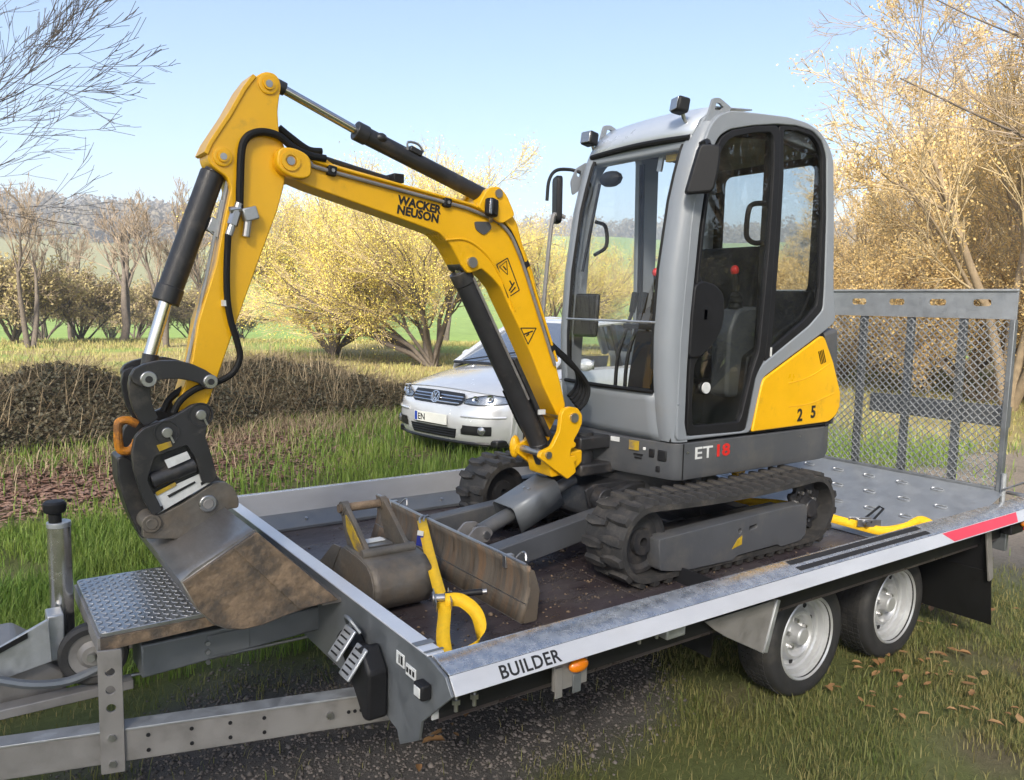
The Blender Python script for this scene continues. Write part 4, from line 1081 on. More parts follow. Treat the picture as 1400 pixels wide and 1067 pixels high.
# overrun tube / centre box under the bucket
MB().prism([(-.60, .515), (0, .545), (0, .63), (-.60, .625)], 'y', .90, 1.06).build('centre_box', MAT['galv_dark'], trailer, bevel=.006)
MB().box(-.40, -.26, .895, .8985, .54, .612).build('cover_plate', MAT['galv_dark'], trailer, bevel=.003)
for z in (.525, .56, .59):
    MB().cyl((-.40, .894, z), (-.40, .884, z), .008, n=6).build('bolt', MAT['steel'], trailer)
MB().cyl((-.70, .98, .50), (.0, 1.02, .475), .006, n=8).build('brake_rod', MAT['steel'], trailer)

# overrun hitch housing, jack clamp
MB().prism([(-1.9, .47), (-.80, .47), (-.80, .545), (-.86, .60), (-.93, .66), (-1.9, .66)], 'y', 1.02, 1.24).build('overrun_housing', MAT['galv_dull'], trailer, bevel=.01)
MB().prism([(-1.05, .64), (-.845, .735), (-.838, .60), (-1.05, .56)], 'y', .985, 1.0).build('hitch_cheek', MAT['galv'], trailer, bevel=.002)
MB().prism([(-1.02, .655), (-.90, .708), (-.90, .690), (-1.02, .64)], 'y', .980, .984).build('cheek_slot', MAT['black_plastic'], trailer)
MB().box(-.845, -.80, 1.01, 1.09, .59, .735).build('clamp_plate', MAT['galv'], trailer, bevel=.004)
MB().box(-1.3, -.62, .93, .985, .475, .505).build('brake_lever_plate', MAT['galv_dull'], trailer, bevel=.003)
MB().tube(smooth_path([(-1.0, .95, .60), (-.9, .94, .56), (-.80, .94, .545), (-.70, .94, .57)], 5), .014, 8).build('brake_lever', MAT['galv_dark'], trailer)
jack = MB().cyl((-.793, 1.13, .50), (-.793, 1.13, .992), .0345, n=32)
jk = jack.build('jockey_tube', MAT['tube_steel'], trailer, bevel=.002)
MB().cyl((-.793, 1.13, .985), (-.793, 1.13, 1.002), .0355, n=28).build('tube_collar', MAT['galv'], jk, bevel=.002)
MB().lathe([(0, .0), (.019, 0), (.019, .03), (.030, .036), (.034, .046), (.034, .064), (.028, .071), (0, .073)], (-.803, 1.125, 1.0), (0, 0, 1), 20).build('crank_knob', MAT['black_plastic'], jk)
MB().box(-.83, -.74, 1.09, 1.17, .48, .53).build('tube_clamp', MAT['galv_dark'], trailer, bevel=.006)
# jockey wheel
jw = empty('jockey_wheel', (-.727, .96, .61)); jw.parent = trailer; jw.matrix_parent_inverse = Matrix.Translation(-trailer.location)
def wheel_lathe(name, prof, c, ax, m, parent, n=40, bevel=0):
    return MB().lathe(prof, c, ax, n, closed=True).build(name, m, parent, ang=40)
jwc = (-.727, .96, .61)
wheel_lathe('tyre', [(.070, -.022), (.088, -.025), (.098, -.017), (.101, 0), (.098, .017), (.088, .025), (.070, .022)], jwc, (0.25, 1, 0), MAT['tyre'], jw)
wheel_lathe('hub', [(.012, -.026), (.03, -.026), (.045, -.012), (.070, -.018), (.070, .018), (.045, .012), (.03, .026), (.012, .026)], jwc, (0.25, 1, 0), MAT['galv_dull'], jw, 24)
MB().cyl((-.74, .92, .61), (-.714, 1.0, .61), .012, n=12).build('axle', MAT['steel'], jw)

# ---- chassis below deck
for y in (.45, TW - .45):
    MB().box(.0, 3.35, y - .03, y + .03, ZD - .120, ZD - .022).build('chassis_beam', MAT['galv_dark'], trailer, bevel=.004)
for i in range(7):
    x = .25 + i * .5
    MB().box(x - .02, x + .02, .48, TW - .48, ZD - .075, ZD - .0225).build('cross_member', MAT['galv_dark'], trailer, bevel=.003)
MB().box(.02, 3.40, .088, .0925, .570, .735).build('rail_shade_sheet', MAT['black_plastic'], trailer)  # black sheets imitate the dark shade beneath both side rails
MB().box(.02, 3.40, TW - .0925, TW - .088, .570, .735).build('rail_shade_sheet', MAT['black_plastic'], trailer)
# side marker lamp with bracket
MB().box(.37, .50, .018, .03, .58, .66).build('lamp_bracket', MAT['galv_dull'], trailer, bevel=.002)
MB().box(.372, .400, .012, .0175, .56, .655).build('lamp_bracket', MAT['galv_dull'], trailer, bevel=.002)
sm = MB().ball((.456, .008, .648), .030, 18, 10, (1.25, .55, .72)).build('side_marker', MAT['amber'], trailer)
MB().box(.44, .472, .012, .0175, .56, .62).build('lamp_bracket', MAT['galv_dark'], trailer, bevel=.002)
MB().box(.86, .95, .03, .10, .62, .66).build('tie_down', MAT['galv'], trailer, bevel=.006)
# rear lamps
MB().box(3.36, 3.50, .02, .08, .60, .66).build('rear_lamp', MAT['black_plastic'], trailer, bevel=.008)
MB().ball((3.47, .01, .655), .028, 14, 8, (1.1, .6, .75)).build('rear_marker', MAT['amber'], trailer)
MB().box(3.40, 3.43, .06, TW - .06, .50, .60).build('rear_beam', MAT['galv_dark'], trailer, bevel=.004)
MB().box(3.53, 3.57, .01, .05, .60, .665).build('rear_marker_red', MAT['red'], trailer, bevel=.006)

# ---- wheels
WR = .272
XW = (2.02, 2.745); YW = .262
tyre_prof = [(.178, -.086), (.205, -.094), (.235, -.097), (.258, -.090), (.268, -.075), (.272, -.05), (.272, .05), (.268, .075), (.258, .090), (.235, .097), (.205, .094), (.178, .086)]
rim_prof = [(.178, -.088), (.187, -.094), (.192, -.090), (.190, -.083), (.178, -.080), (.174, -.062), (.163, -.058), (.159, -.036), (.150, -.030), (.147, -.010), (.126, -.010), (.118, -.030), (.108, -.044), (.098, -.046), (.088, -.038), (.080, -.022), (.046, -.022), (.042, -.030), (.040, -.066), (.034, -.072), (0.001, -.072), (0.001, .0), (.13, .01), (.165, .07), (.178, .08)]
def make_wheel(x, y, sgn):
    w = empty('wheel', (x, y, WR)); w.parent = trailer; w.matrix_parent_inverse = Matrix.Translation(-trailer.location)
    ax = (0, 1 if sgn < 0 else -1, 0)
    c = (x, y + (.097 if sgn < 0 else -.097), WR)
    ty = MB().lathe(tyre_prof, c, ax, 64, closed=True)
    ty.build('tyre', MAT['tyre'], w, ang=40)
    g = MB()
    for gx in (-.045, -.015, .015, .045):      # tread blocks between circumferential grooves
        for k in range(60):
            an = 2 * math.pi * k / 60
            p = Vector(c) + Vector(ax) * gx + Vector((math.cos(an), 0, math.sin(an))) * .2725
            Rm = Matrix.Rotation(-an, 3, 'Y')
            g.obox(p, (.006, .022, .019), Rm)
    g.build('tread', MAT['tyre'], w, kind='stuff')
    rim = MB().lathe(rim_prof, c, ax, 48).build('rim', MAT['rim'], w, ang=30)
    for k in range(10):
        an = 2 * math.pi * (k + .5) / 10
        p = Vector(c) + Vector((math.cos(an), 0, math.sin(an))) * .1375
        MB().cyl(p + Vector(ax) * -.0095, p + Vector(ax) * -.013, .0125, n=12).build('rim_hole', MAT['black_plastic'], rim)
    for k in range(5):
        an = 2 * math.pi * (k + .3) / 5
        p = Vector(c) + Vector((math.cos(an), 0, math.sin(an))) * .063
        MB().cyl(p + Vector(ax) * -.021, p + Vector(ax) * -.042, .0105, .009, n=6).build('wheel_nut', MAT['steel'], rim)
    return w
for x in XW:
    make_wheel(x, YW, -1)
    make_wheel(x, TW - YW, 1)
    MB().cyl((x, YW + .19, WR), (x, TW - YW - .19, WR), .03, n=12).build('axle', MAT['galv_dark'], trailer)
    MB().box(x - .03, x + .22, .47, .53, WR - .03, WR + .09).build('suspension_arm', MAT['galv_dark'], trailer, bevel=.008)

# mudguards
mg = [(1.075, .630), (1.47, .630), (1.41, .435), (1.20, .545), (1.13, .588)]
MB().prism(mg, 'y', .055, .060).build('mudguard_front', MAT['galv_dull'], trailer, bevel=.001)
MB().bar((1.475, .15, .63), (1.412, .15, .433), .195, .006, up=(1, 0, 0)).build('mudguard_leaf', MAT['galv'], trailer, bevel=.001)
MB().bar((1.484, .053, .63), (1.421, .053, .434), .010, .022, up=(1, 0, 0)).build('mudguard_edge', MAT['galv'], trailer, bevel=.003)
MB().bar((1.45, .44, .63), (1.39, .44, .33), .3, .01, up=(1, 0, 0)).build('mudguard_inner', MAT['black_plastic'], trailer)
MB().box(1.5, 3.15, .47, .476, .30, ZD - .03).build('mudguard_liner', MAT['black_plastic'], trailer)
MB().bar((3.17, .25, .63), (3.25, .25, .40), .40, .006, up=(1, 0, 0)).build('mudguard_leaf', MAT['black_plastic'], trailer)
MB().bar((3.17, .053, .66), (3.245, .053, .38), .012, .045, up=(1, 0, 0)).build('mudguard_edge', MAT['galv_dull'], trailer, bevel=.003)
MB().bar((3.24, .25, .42), (3.29, .25, .13), .40, .006, up=(1, 0, 0)).build('mud_flap', MAT['seal'], trailer)

# ---- rear: upswept ramp plate with punched cleats, and mesh tailgate
rp0, rp1 = (3.36, ZD + .004), (3.44, .80)
RX0, RZ0, RX1, RZ1 = 2.78, ZD + .003, 3.44, .800
rampd = Vector((RX1 - RX0, 0, RZ1 - RZ0)).normalized(); rampn = Vector((-rampd.z, 0, rampd.x))
ramp = MB().prism([(RX0, RZ0), (RX1, RZ1), (RX1, RZ1 - .006), (RX0 + .02, RZ0 - .002)], 'y', .106, TW - .106).build('ramp_plate', MAT['galv_ramp'], trailer, bevel=.001)
cl = MB()
ring = [(.022 * math.cos(t) + (.012 if math.cos(t) > 0 else -.012), .013 * math.sin(t)) for t in [2 * math.pi * k / 16 for k in range(16)]]
cl.tube([Vector((0, a, 0)) + Vector((b, 0, .003)) for a, b in ring], .0035, 5, closed=True)
cme = None
for i in range(4):
    for j in range(9):
        u = .10 + i * .165; y = .30 + j * .2 + (.1 if i % 2 else 0)
        if y > TW - .25: continue
        p = Vector((RX0, y, RZ0)) + rampd * u + rampn * .001
        M4 = Matrix.Translation(p) @ Matrix((rampd, (0, 1, 0), rampn)).transposed().to_4x4()
        if cme is None:
            o = cl.build('cleat', MAT['galv'], ramp); cme = o.data
            bpy.data.objects.remove(o)
        inst('cleat', cme, M4, ramp)
# tailgate
XT, ZG = 3.455, 1.85
gate = empty('tailgate', (XT, TW / 2, .80)); gate.parent = trailer; gate.matrix_parent_inverse = Matrix.Translation(-trailer.location)
G0, G1 = .125, TW - .125
slots = []
for k in range(8):
    yc = .30 + k * .235
    slots.append(rnd([(yc - .046, 1.772), (yc + .046, 1.772), (yc + .046, 1.808), (yc - .046, 1.808)], .02, 4))
plate('top_plate', [(G0, 1.705), (G1, 1.705), (G1, ZG), (G0, ZG)], slots, XT, .003, MAT['galv_ramp'], gate, basis=YZ)
MB().box(XT - .012, XT + .012, G0, G1, ZG, ZG + .012).build('top_edge', MAT['galv'], gate, bevel=.002)
for y in (G0 + .012, G1 - .012):
    MB().box(XT - .018, XT + .018, y - .013, y + .013, .80, 1.704).build('side_post', MAT['galv_dark'], gate, bevel=.003)
for y in (.40, .69, .98, 1.28, 1.58, 1.86):
    MB().box(XT + .012, XT + .042, y - .02, y + .02, .80, 1.704).build('gate_bar', MAT['galv_dark'], gate, bevel=.003)
MB().box(XT + .043, XT + .060, G0 + .01, .92, 1.135, 1.245).build('number_board', MAT['galv_dark'], gate, bevel=.002)
MB().box(XT - .015, XT + .015, G0 + .03, G1 - .03, .79, .815).build('bottom_rail', MAT['galv_dark'], gate, bevel=.003)
ms = MB()
pw, ph = .042, .0205
y0g, y1g, z0g, z1g = G0 + .025, G1 - .025, .815, 1.706
nz = int((z1g - z0g) / ph); ny = int((y1g - y0g) / pw)
for i in range(nz):
    zz = z0g + i * ph
    for j in range(ny):
        yy = y0g + j * pw + (pw / 2 if i % 2 else 0)
        a = (XT, yy, zz); b = (XT, yy + pw / 2, zz + ph); c = (XT, yy - pw / 2, zz + ph)
        for e in (b, c):
            ms.bar(a, e, .0042, .0055, up=(1, 0, 0))
ms.build('expanded_mesh', MAT['galv'], gate, kind='stuff', fixn=False)
# tailgate hinge and gas strut at the near side
MB().cyl((XT - .02, .11, .70), (XT - .02, .11, .90), .013, n=12).build('hinge_tube', MAT['galv'], gate)
MB().cyl((XT - .05, .10, .82), (XT + .16, .06, .85), .006, n=8).build('gate_latch', MAT['steel'], gate)
MB().cyl((XT + .10, .03, .78), (XT + .10, .14, .78), .010, n=8).build('gate_latch', MAT['steel'], gate)

# crumbs of soil shed on the deck
nc = 900
cx_ = np.concatenate([rng.uniform(.1, 2.7, nc // 2), rng.normal(.95, .35, nc // 2)]); cy_ = np.concatenate([rng.uniform(.22, TW - .22, nc // 2), rng.normal(.75, .35, nc // 2)])
kk = (cy_ > .2) & (cy_ < TW - .2) & (cx_ > .06) & (cx_ < 2.75); cx_, cy_ = cx_[kk], cy_[kk]; nc = len(cx_)
cs = rng.uniform(.002, .008, nc) * (1 + 1.2 * (rng.random(nc) < .06))
cv_ = base[None] * cs[:, None, None] * rng.uniform(.6, 1.4, (nc, 6, 1))
CV = np.stack([cv_[..., 0] + cx_[:, None], cv_[..., 1] + cy_[:, None], cv_[..., 2] * .8 + ZD + .002], -1).reshape(-1, 3)
CF = (np.arange(nc)[:, None, None] * 6 + tri[None]).reshape(-1, 3)
oc = np_mesh('soil_crumbs', CV, CF, MAT['mudrust'], 3); oc.parent = trailer; oc.matrix_parent_inverse = basis_of(trailer).inverted(); oc['kind'] = 'stuff'

# ------------------------------------------------------------------ mini excavator
YC = 1.14
exc = tag(empty('mini_excavator', (1.85, YC, ZD)),
          'yellow and grey mini excavator with glazed cab loaded on the galvanised trailer', 'excavator')
def part(name, loc):
    e = empty(name, loc); e.parent = exc; e.matrix_parent_inverse = basis_of(exc).inverted()
    return e
def P3(k, y):
    return [(x, y, z) for x, z in K[k]]

# ---- undercarriage: two rubber tracks
TZ = ZD + .005
XF, XR, RT = 1.265, 2.395, .150      # idler centre, sprocket centre, belt radius (mid)
ZC = TZ + RT + .035
def track_path(n_arc=14, n_lin=14):
    pts = []
    for k in range(n_lin):          # bottom, front to rear
        pts.append((lerp(XF, XR, k / n_lin), ZC - RT))
    for k in range(n_arc):
        a = -math.pi / 2 + math.pi * k / n_arc
        pts.append((XR + RT * math.cos(a), ZC + RT * math.sin(a)))
    for k in range(n_lin):          # top with slight sag
        t = k / n_lin
        pts.append((lerp(XR, XF, t), ZC + RT - .018 * math.sin(math.pi * t)))
    for k in range(n_arc):
        a = math.pi / 2 + math.pi * k / n_arc
        pts.append((XF + RT * math.cos(a), ZC + RT * math.sin(a)))
    return pts
PATH = track_path()
def path_at(d):
    m = len(PATH); tot = 0; segs = []
    for i in range(m):
        a = Vector(PATH[i]); b = Vector(PATH[(i + 1) % m]); l = (b - a).length
        segs.append((a, b, l)); tot += l
    d = d % tot
    for a, b, l in segs:
        if d <= l:
            t = (b - a) / l
            return a + t * d, t, tot
        d -= l
PLEN = path_at(0)[2]
lug_me = [None]
def make_track(y0, y1):
    tr = part('track', (1.83, (y0 + y1) / 2, TZ))
    rows = []
    m = len(PATH)
    vs = []; fs = []
    for i in range(m):
        a = Vector(PATH[i - 1]); b = Vector(PATH[(i + 1) % m]); t = (b - a).normalized(); nrm = Vector((t.y, -t.x))
        p = Vector(PATH[i])
        for (yy, off) in ((y0, -.012), (y0, .012), (y0 + .006, .016), (y1 - .006, .016), (y1, .012), (y1, -.012)):
            q2 = p + nrm * off
            vs.append((q2.x, yy, q2.y))
    for i in range(m):
        j = (i + 1) % m
        for k in range(6):
            k2 = (k + 1) % 6
            fs.append((i * 6 + k, i * 6 + k2, j * 6 + k2, j * 6 + k))
    MB().add(vs, fs).build('belt', MAT['rubber'], tr, ang=50)
    # chevron lugs: two staggered half-width blocks per pitch
    npitch = 42; w = (y1 - y0)
    if lug_me[0] is None:
        lp = [(-.5, -.024), (-.5, .012), (-.30, .020), (.02, .004), (.02, -.020), (-.28, -.028)]
        b = MB()
        hgt = .019
        vs = [(px_, w * py_, 0) for py_, px_ in lp] + [(px_ * .78, w * (py_ * .97), hgt) for py_, px_ in lp]
        n = len(lp)
        fs = [tuple(range(n)), tuple(range(2 * n - 1, n - 1, -1))] + [(i, (i + 1) % n, (i + 1) % n + n, i + n)[::-1] for i in range(n)]
        b.add(vs, fs)
        o = b.build('tread_lug', MAT['rubber'], None, bevel=.0)
        lug_me[0] = o.data; bpy.data.objects.remove(o)
    yc = (y0 + y1) / 2
    for i in range(npitch):
        for s in (0, 1):
            p, t, _ = path_at((i + .5 * s) / npitch * PLEN)
            nrm = Vector((t.y, -t.x))
            X = Vector((t.x, 0, t.y)); Z = Vector((nrm.x, 0, nrm.y)); Y = Z.cross(X)
            if s: X, Y = -X, -Y
            M = Matrix((X, Y, Z)).transposed().to_4x4()
            M.translation = Vector((p.x, yc, p.y)) + Z * .0145
            inst('tread_lug', lug_me[0], M, tr)
    return tr
Y0N, Y1N = .515, .745
Y0F, Y1F = 2 * YC - .745, 2 * YC - .515
for (y0, y1, sg) in ((Y0N, Y1N, -1), (Y0F, Y1F, 1)):
    make_track(y0, y1)
    yo = y0 if sg < 0 else y1           # outer side
    yi = y1 if sg < 0 else y0
    fr = part('track_frame', (1.83, (y0 + y1) / 2, ZC))
    poly = [(1.30, .775), (1.76, .790), (2.20, .800), (2.30, .795), (2.315, .760), (2.315, .645), (2.27, .618), (2.12, .612), (2.10, .628), (1.80, .622), (1.78, .606), (1.50, .612), (1.40, .622), (1.315, .640)]
    ya, yb = (yo - .008, yo + .07) if sg < 0 else (yo - .07, yo + .008)
    sl1 = circ(1.815, .735, .012); sl2 = rnd([(1.88, .727), (1.935, .733), (1.935, .752), (1.88, .746)], .006, 2)
    plate('side_plate', rnd(poly, .012, 2), [sl1, sl2], (ya + yb) / 2, (yb - ya) / 2 - .003, MAT['dark_grey'], fr, bevel=.003)
    MB().box(1.32, 2.28, min(yo, yi) + .085, max(yo, yi) - .05, .63, .77).build('beam', MAT['black_steel'], fr, bevel=.006)
    if sg < 0:
        MB().prism([(1.765, .660), (1.83, .672), (1.83, .712), (1.80, .700)], 'y', yo - .0105, yo - .0085).build('warning_sticker', MAT['oldyellow'], fr)
    # idler
    idl = part('idler', (XF, (y0 + y1) / 2, ZC))
    MB().lathe([(.02, -.07), (.055, -.07), (.06, -.05), (.10, -.045), (.118, -.06), (.135, -.06), (.135, .06), (.118, .06), (.10, .045), (.06, .05), (.055, .07), (.02, .07)], (XF, (y0 + y1) / 2, ZC), (0, 1, 0), 28, closed=True).build('idler_wheel', MAT['black_steel'], idl)
    # sprocket
    sp = part('sprocket', (XR, (y0 + y1) / 2, ZC))
    tooth = []
    for k in range(24):
        a = 2 * math.pi * k / 24
        r = .134 if k % 2 == 0 else .112
        tooth += [(XR + r * math.cos(a - .06), ZC + r * math.sin(a - .06)), (XR + r * math.cos(a + .06), ZC + r * math.sin(a + .06))]
    ym = (y0 + y1) / 2
    holes = [circ(XR + .078 * math.cos(a), ZC + .078 * math.sin(a), .015, 12) for a in [2 * math.pi * k / 8 for k in range(8)]]
    plate('toothed_ring', tooth, holes, ym + sg * .04, .010, MAT['black_steel'], sp)
    MB().cyl((XR, ym + sg * .052, ZC), (XR, ym + sg * .095, ZC), .055, .045, n=24).build('hub', MAT['black_steel'], sp, bevel=.004)
    for k in range(8):
        a = 2 * math.pi * (k + .5) / 8
        MB().cyl((XR + .078 * math.cos(a), ym + sg * .05, ZC + .078 * math.sin(a)), (XR + .078 * math.cos(a), ym + sg * .062, ZC + .078 * math.sin(a)), .009, n=6).build('bolt', MAT['steel'], sp)
    # bottom rollers
    for x in (1.47, 1.66, 1.85, 2.04, 2.22):
        MB().lathe([(.0, -.08), (.03, -.08), (.042, -.06), (.042, -.03), (.028, -.025), (.028, .025), (.042, .03), (.042, .06), (.03, .08), (0, .08)], (x, ym, ZC - .105), (0, 1, 0), 18).build('roller', MAT['black_steel'], fr)

# centre frame
MB().prism(rnd([(1.36, .74), (1.50, .66), (2.15, .66), (2.28, .72), (2.28, .80), (2.10, .90), (1.55, .90), (1.40, .86)], .02, 3), 'y', .93, 1.35).build('centre_frame', MAT['black_steel'], exc, bevel=.01)
for (x, nm) in ((1.62, 0), (2.08, 1)):
    MB().box(x - .05, x + .05, .70, 1.58, .68, .77).build('axle_tube', MAT['black_steel'], exc, bevel=.008)
MB().cyl((1.83, YC, .86), (1.83, YC, .955), .29, n=48).build('slew_ring', MAT['black_steel'], exc)
for s in (-1, 1):
    b = MB().cyl((1.385, YC + s * .16, .84), (1.385, YC + s * .22, .84), .055, n=20)
    b.build('pivot_boss', MAT['black_steel'], exc, bevel=.004)
    MB().cyl((1.385, YC + s * .222, .84), (1.385, YC + s * .235, .84), .022, n=6).build('bolt', MAT['steel'], exc)
MB().prism(rnd([(1.30, .885), (1.33, .80), (1.45, .72), (1.60, .74), (1.60, .90), (1.36, .905)], .01, 2), 'y', YC - .16, YC - .145).build('frame_cheek', MAT['black_steel'], exc, bevel=.003)
MB().prism(rnd([(1.30, .885), (1.33, .80), (1.45, .72), (1.60, .74), (1.60, .90), (1.36, .905)], .01, 2), 'y', YC + .145, YC + .16).build('frame_cheek', MAT['black_steel'], exc, bevel=.003)

# ---- dozer blade
XB = .640
BY0, BY1 = .505, 2 * YC - .505
bl = part('dozer_blade', (XB, YC, ZD))
prof = [(-.030, .004), (-.012, .060), (.0, .10), (.006, .14), (.004, .18), (-.006, .212)]
rows = []
for (dx, dz) in prof:
    rows.append([Vector((XB + dx, lerp(BY0, BY1, k / 24), ZD + dz)) for k in range(25)])
vs = []
front = MB().grid(rows)
front.build('blade_plate', MAT['blade_mud'], bl, thick=.012, ang=50)
MB().bar((XB - .0135, BY0 + .004, ZD + .070), (XB - .0135, BY1 - .004, ZD + .070), .004, .007).build('wear_seam', MAT['steel'], bl)
MB().prism([(XB - .036, ZD + .001), (XB - .026, ZD + .001), (XB - .006, ZD + .062), (XB - .016, ZD + .062)], 'y', BY0 + .002, BY1 - .002).build('cutting_edge', MAT['wornsteel'], bl, bevel=.002)
MB().cyl((XB - .004, BY0 + .02, ZD + .213), (XB - .004, BY1 - .003, ZD + .213), .0065, n=10).build('top_edge', MAT['steel'], bl)
for y in (BY0, BY1):
    MB().prism(rnd([(XB - .03, ZD + .004), (XB + .03, ZD + .004), (XB + .04, ZD + .12), (XB + .012, ZD + .20), (XB - .006, ZD + .20), (XB + .0, ZD + .12)], .008, 2), 'y', y - .005, y + .005).build('end_plate', MAT['mudsteel'], bl)
MB().box(XB + .01, XB + .06, BY0 + .1, BY1 - .1, ZD + .06, ZD + .12).build('back_beam', MAT['dark_grey'], bl, bevel=.006)
for y in (BY0 + .155, BY1 - .155):
    MB().box(XB - .012, XB + .03, y - .012, y + .012, ZD + .165, ZD + .215).build('extension_catch', MAT['steel'], bl, bevel=.003)
    MB().tube(smooth_path([(XB + .03, y, ZD + .18), (XB + .05, y - .02, ZD + .215), (XB + .055, y - .045, ZD + .225), (XB + .05, y - .06, ZD + .20)], 4), .005, 6).build('catch_handle', MAT['steel'], bl)
# arms
for s in (-1, 1):
    MB().bar((XB + .03, YC + s * .27, ZD + .115), (1.48, YC + s * .20, ZD + .20), .075, .105).build('blade_arm', MAT['dark_grey'], bl, bevel=.006)
MB().cyl((XB + .075, YC - .10, ZD + .125), (XB + .075, YC + .10, ZD + .125), .032, n=24).build('cross_tube', MAT['galv_dull'], bl)
# blade cylinder with guard
for s in (-1, 1):
    MB().prism(rnd([(XB + .07, ZD + .13), (XB + .20, ZD + .12), (XB + .23, ZD + .16), (XB + .20, ZD + .19), (XB + .14, ZD + .195)], .012, 2), 'y', YC + s * .045 - .006, YC + s * .045 + .006).build('cylinder_lug', MAT['galv_dull'], bl)
MB().cyl((XB + .19, YC - .06, ZD + .155), (XB + .19, YC + .06, ZD + .155), .016, n=14).build('pin', MAT['steel'], bl)
MB().cyl((XB + .19, YC, ZD + .155), (XB + .36, YC, ZD + .215), .034, n=22).build('cylinder_barrel', MAT['dark_grey'], bl, bevel=.004)
MB().cyl((XB + .30, YC, ZD + .19), (1.36, YC, ZD + .335), .028, n=22).build('cylinder_barrel', MAT['dark_grey'], bl)
a = Vector((XB + .31, YC, ZD + .262)); b = Vector((XB + .55, YC, ZD + .362))
dd = (b - a).normalized(); nn = Vector((-dd.z, 0, dd.x))
gv = []
gp = [(-.085, -.125), (-.085, -.012), (-.070, .0), (.070, .0), (.085, -.012), (.085, -.125)]
MB().grid([[p + Vector((0, gy, 0)) + nn * gz for gy, gz in gp] for p in (a, b)]).build('cylinder_guard', MAT['galv_dark'], bl, thick=.006, ang=20)
for k in range(2):
    p = lerp(a, b, .55) + nn * .004 + Vector((0, -.02 + .035 * k, 0)); MB().cyl(p, p + nn * .006, .007, n=8).build('bolt', MAT['steel'], bl)

# ---- upper structure: skirt
plan = [(1.60, .700), (1.53, .98), (1.47, 1.30), (1.445, 1.58), (2.76, 1.58), (2.91, 1.46), (2.965, 1.25), (2.975, 1.14), (2.965, 1.03), (2.91, .82), (2.76, .700)]
planr = rnd(plan, [.05, .0, .0, .05, .1, .1, .08, .0, .08, .1, .1], 5)
def loft_z(polyf, zs, name, m, parent, bevel=0):
    b = MB(); rings = [[(x, y, z) for x, y in polyf(z)] for z in zs]
    n = len(rings[0])
    vs = [p for r in rings for p in r]
    fs = [tuple(range(n - 1, -1, -1)), tuple((len(zs) - 1) * n + k for k in range(n))]
    for i in range(len(zs) - 1):
        for k in range(n):
            fs.append((i * n + k, i * n + (k + 1) % n, (i + 1) * n + (k + 1) % n, (i + 1) * n + k))
    return b.add(vs, fs).build(name, m, parent, bevel=bevel, ang=40)
def skirt(z):
    t = max(0, (.975 - z) / .03) * .012
    cx, cy = 2.15, YC
    return [(x + (cx - x) * t * 1.2, y + (cy - y) * t * 1.5) for x, y in planr]
body = loft_z(skirt, [.945, .955, .975, 1.05, 1.118], 'skirt', MAT['dark_grey'], exc, .004)
# dark mouth behind swing bracket and front equipment panel
MB().box(1.40, 1.465, 1.32, 1.50, .985, 1.09).build('swing_housing', MAT['black_steel'], exc, bevel=.01)
f_n = Vector((-.97, -.24, 0)).normalized(); f_t = Vector((-.24, .97, 0)).normalized()
fp = Vector((1.578, .79, 0))
def on_front(u, z, lift=.003):
    if u < .2: base = Vector((1.60, .70, 0)).lerp(Vector((1.53, .98, 0)), u / .29)
    else: base = Vector((1.53, .98, 0)).lerp(Vector((1.47, 1.30, 0)), (u - .29) / .325)
    n = Vector((-.97, -.23, 0)).normalized()
    return Vector((base.x, base.y, z)) + n * lift
def front_chip(name, u, z, w, h, m, th=.004, bev=.001):
    t = Vector((-.22, .975, 0)).normalized(); n = Vector((-.975, -.22, 0))
    R = Matrix((t, n, Vector((0, 0, 1)))).transposed()
    return MB().obox(on_front(u, z, .002), (w, th, h), R).build(name, m, body, bevel=bev)
front_chip('warning_sticker', .23, 1.085, .055, .045, MAT['oldyellow'])
front_chip('sticker', .34, 1.10, .05, .022, MAT['label'])
front_chip('socket_cover', .08, 1.055, .045, .05, MAT['black_plastic'], .012, .005)
front_chip('socket_cover', .135, 1.06, .028, .04, MAT['black_plastic'], .010, .004)
front_chip('key_switch', .175, 1.075, .014, .014, MAT['white'], .008, .003)
front_chip('panel_mark', .205, 1.045, .05, .008, MAT['black_plastic'])
front_chip('panel_mark', .205, 1.030, .04, .006, MAT['black_plastic'])
front_chip('lock', .10, .99, .022, .028, MAT['black_plastic'], .008, .004)
# near skirt panel joint
MB().box(1.632, 1.637, .6985, .7005, .952, 1.117).build('panel_joint', MAT['seal'], body)
MB().cyl((1.662, .698, 1.075), (1.662, .704, 1.075), .006, n=10).build('bolt', MAT['steel'], body)
MB().cyl((2.50, .698, 1.085), (2.50, .704, 1.085), .006, n=10).build('bolt', MAT['steel'], body)
SXT = Matrix.Diagonal((1.42, 1, 1, 1))
text('lettering', 'ET', .078, Matrix.Translation((1.705, .6985, 1.040)) @ XZ @ SXT, MAT['label'], body, bold=.0012, spacing=1.05)
text('lettering', '18', .078, Matrix.Translation((1.842, .6985, 1.040)) @ XZ @ SXT, MAT['red'], body, bold=.0024, spacing=1.0)

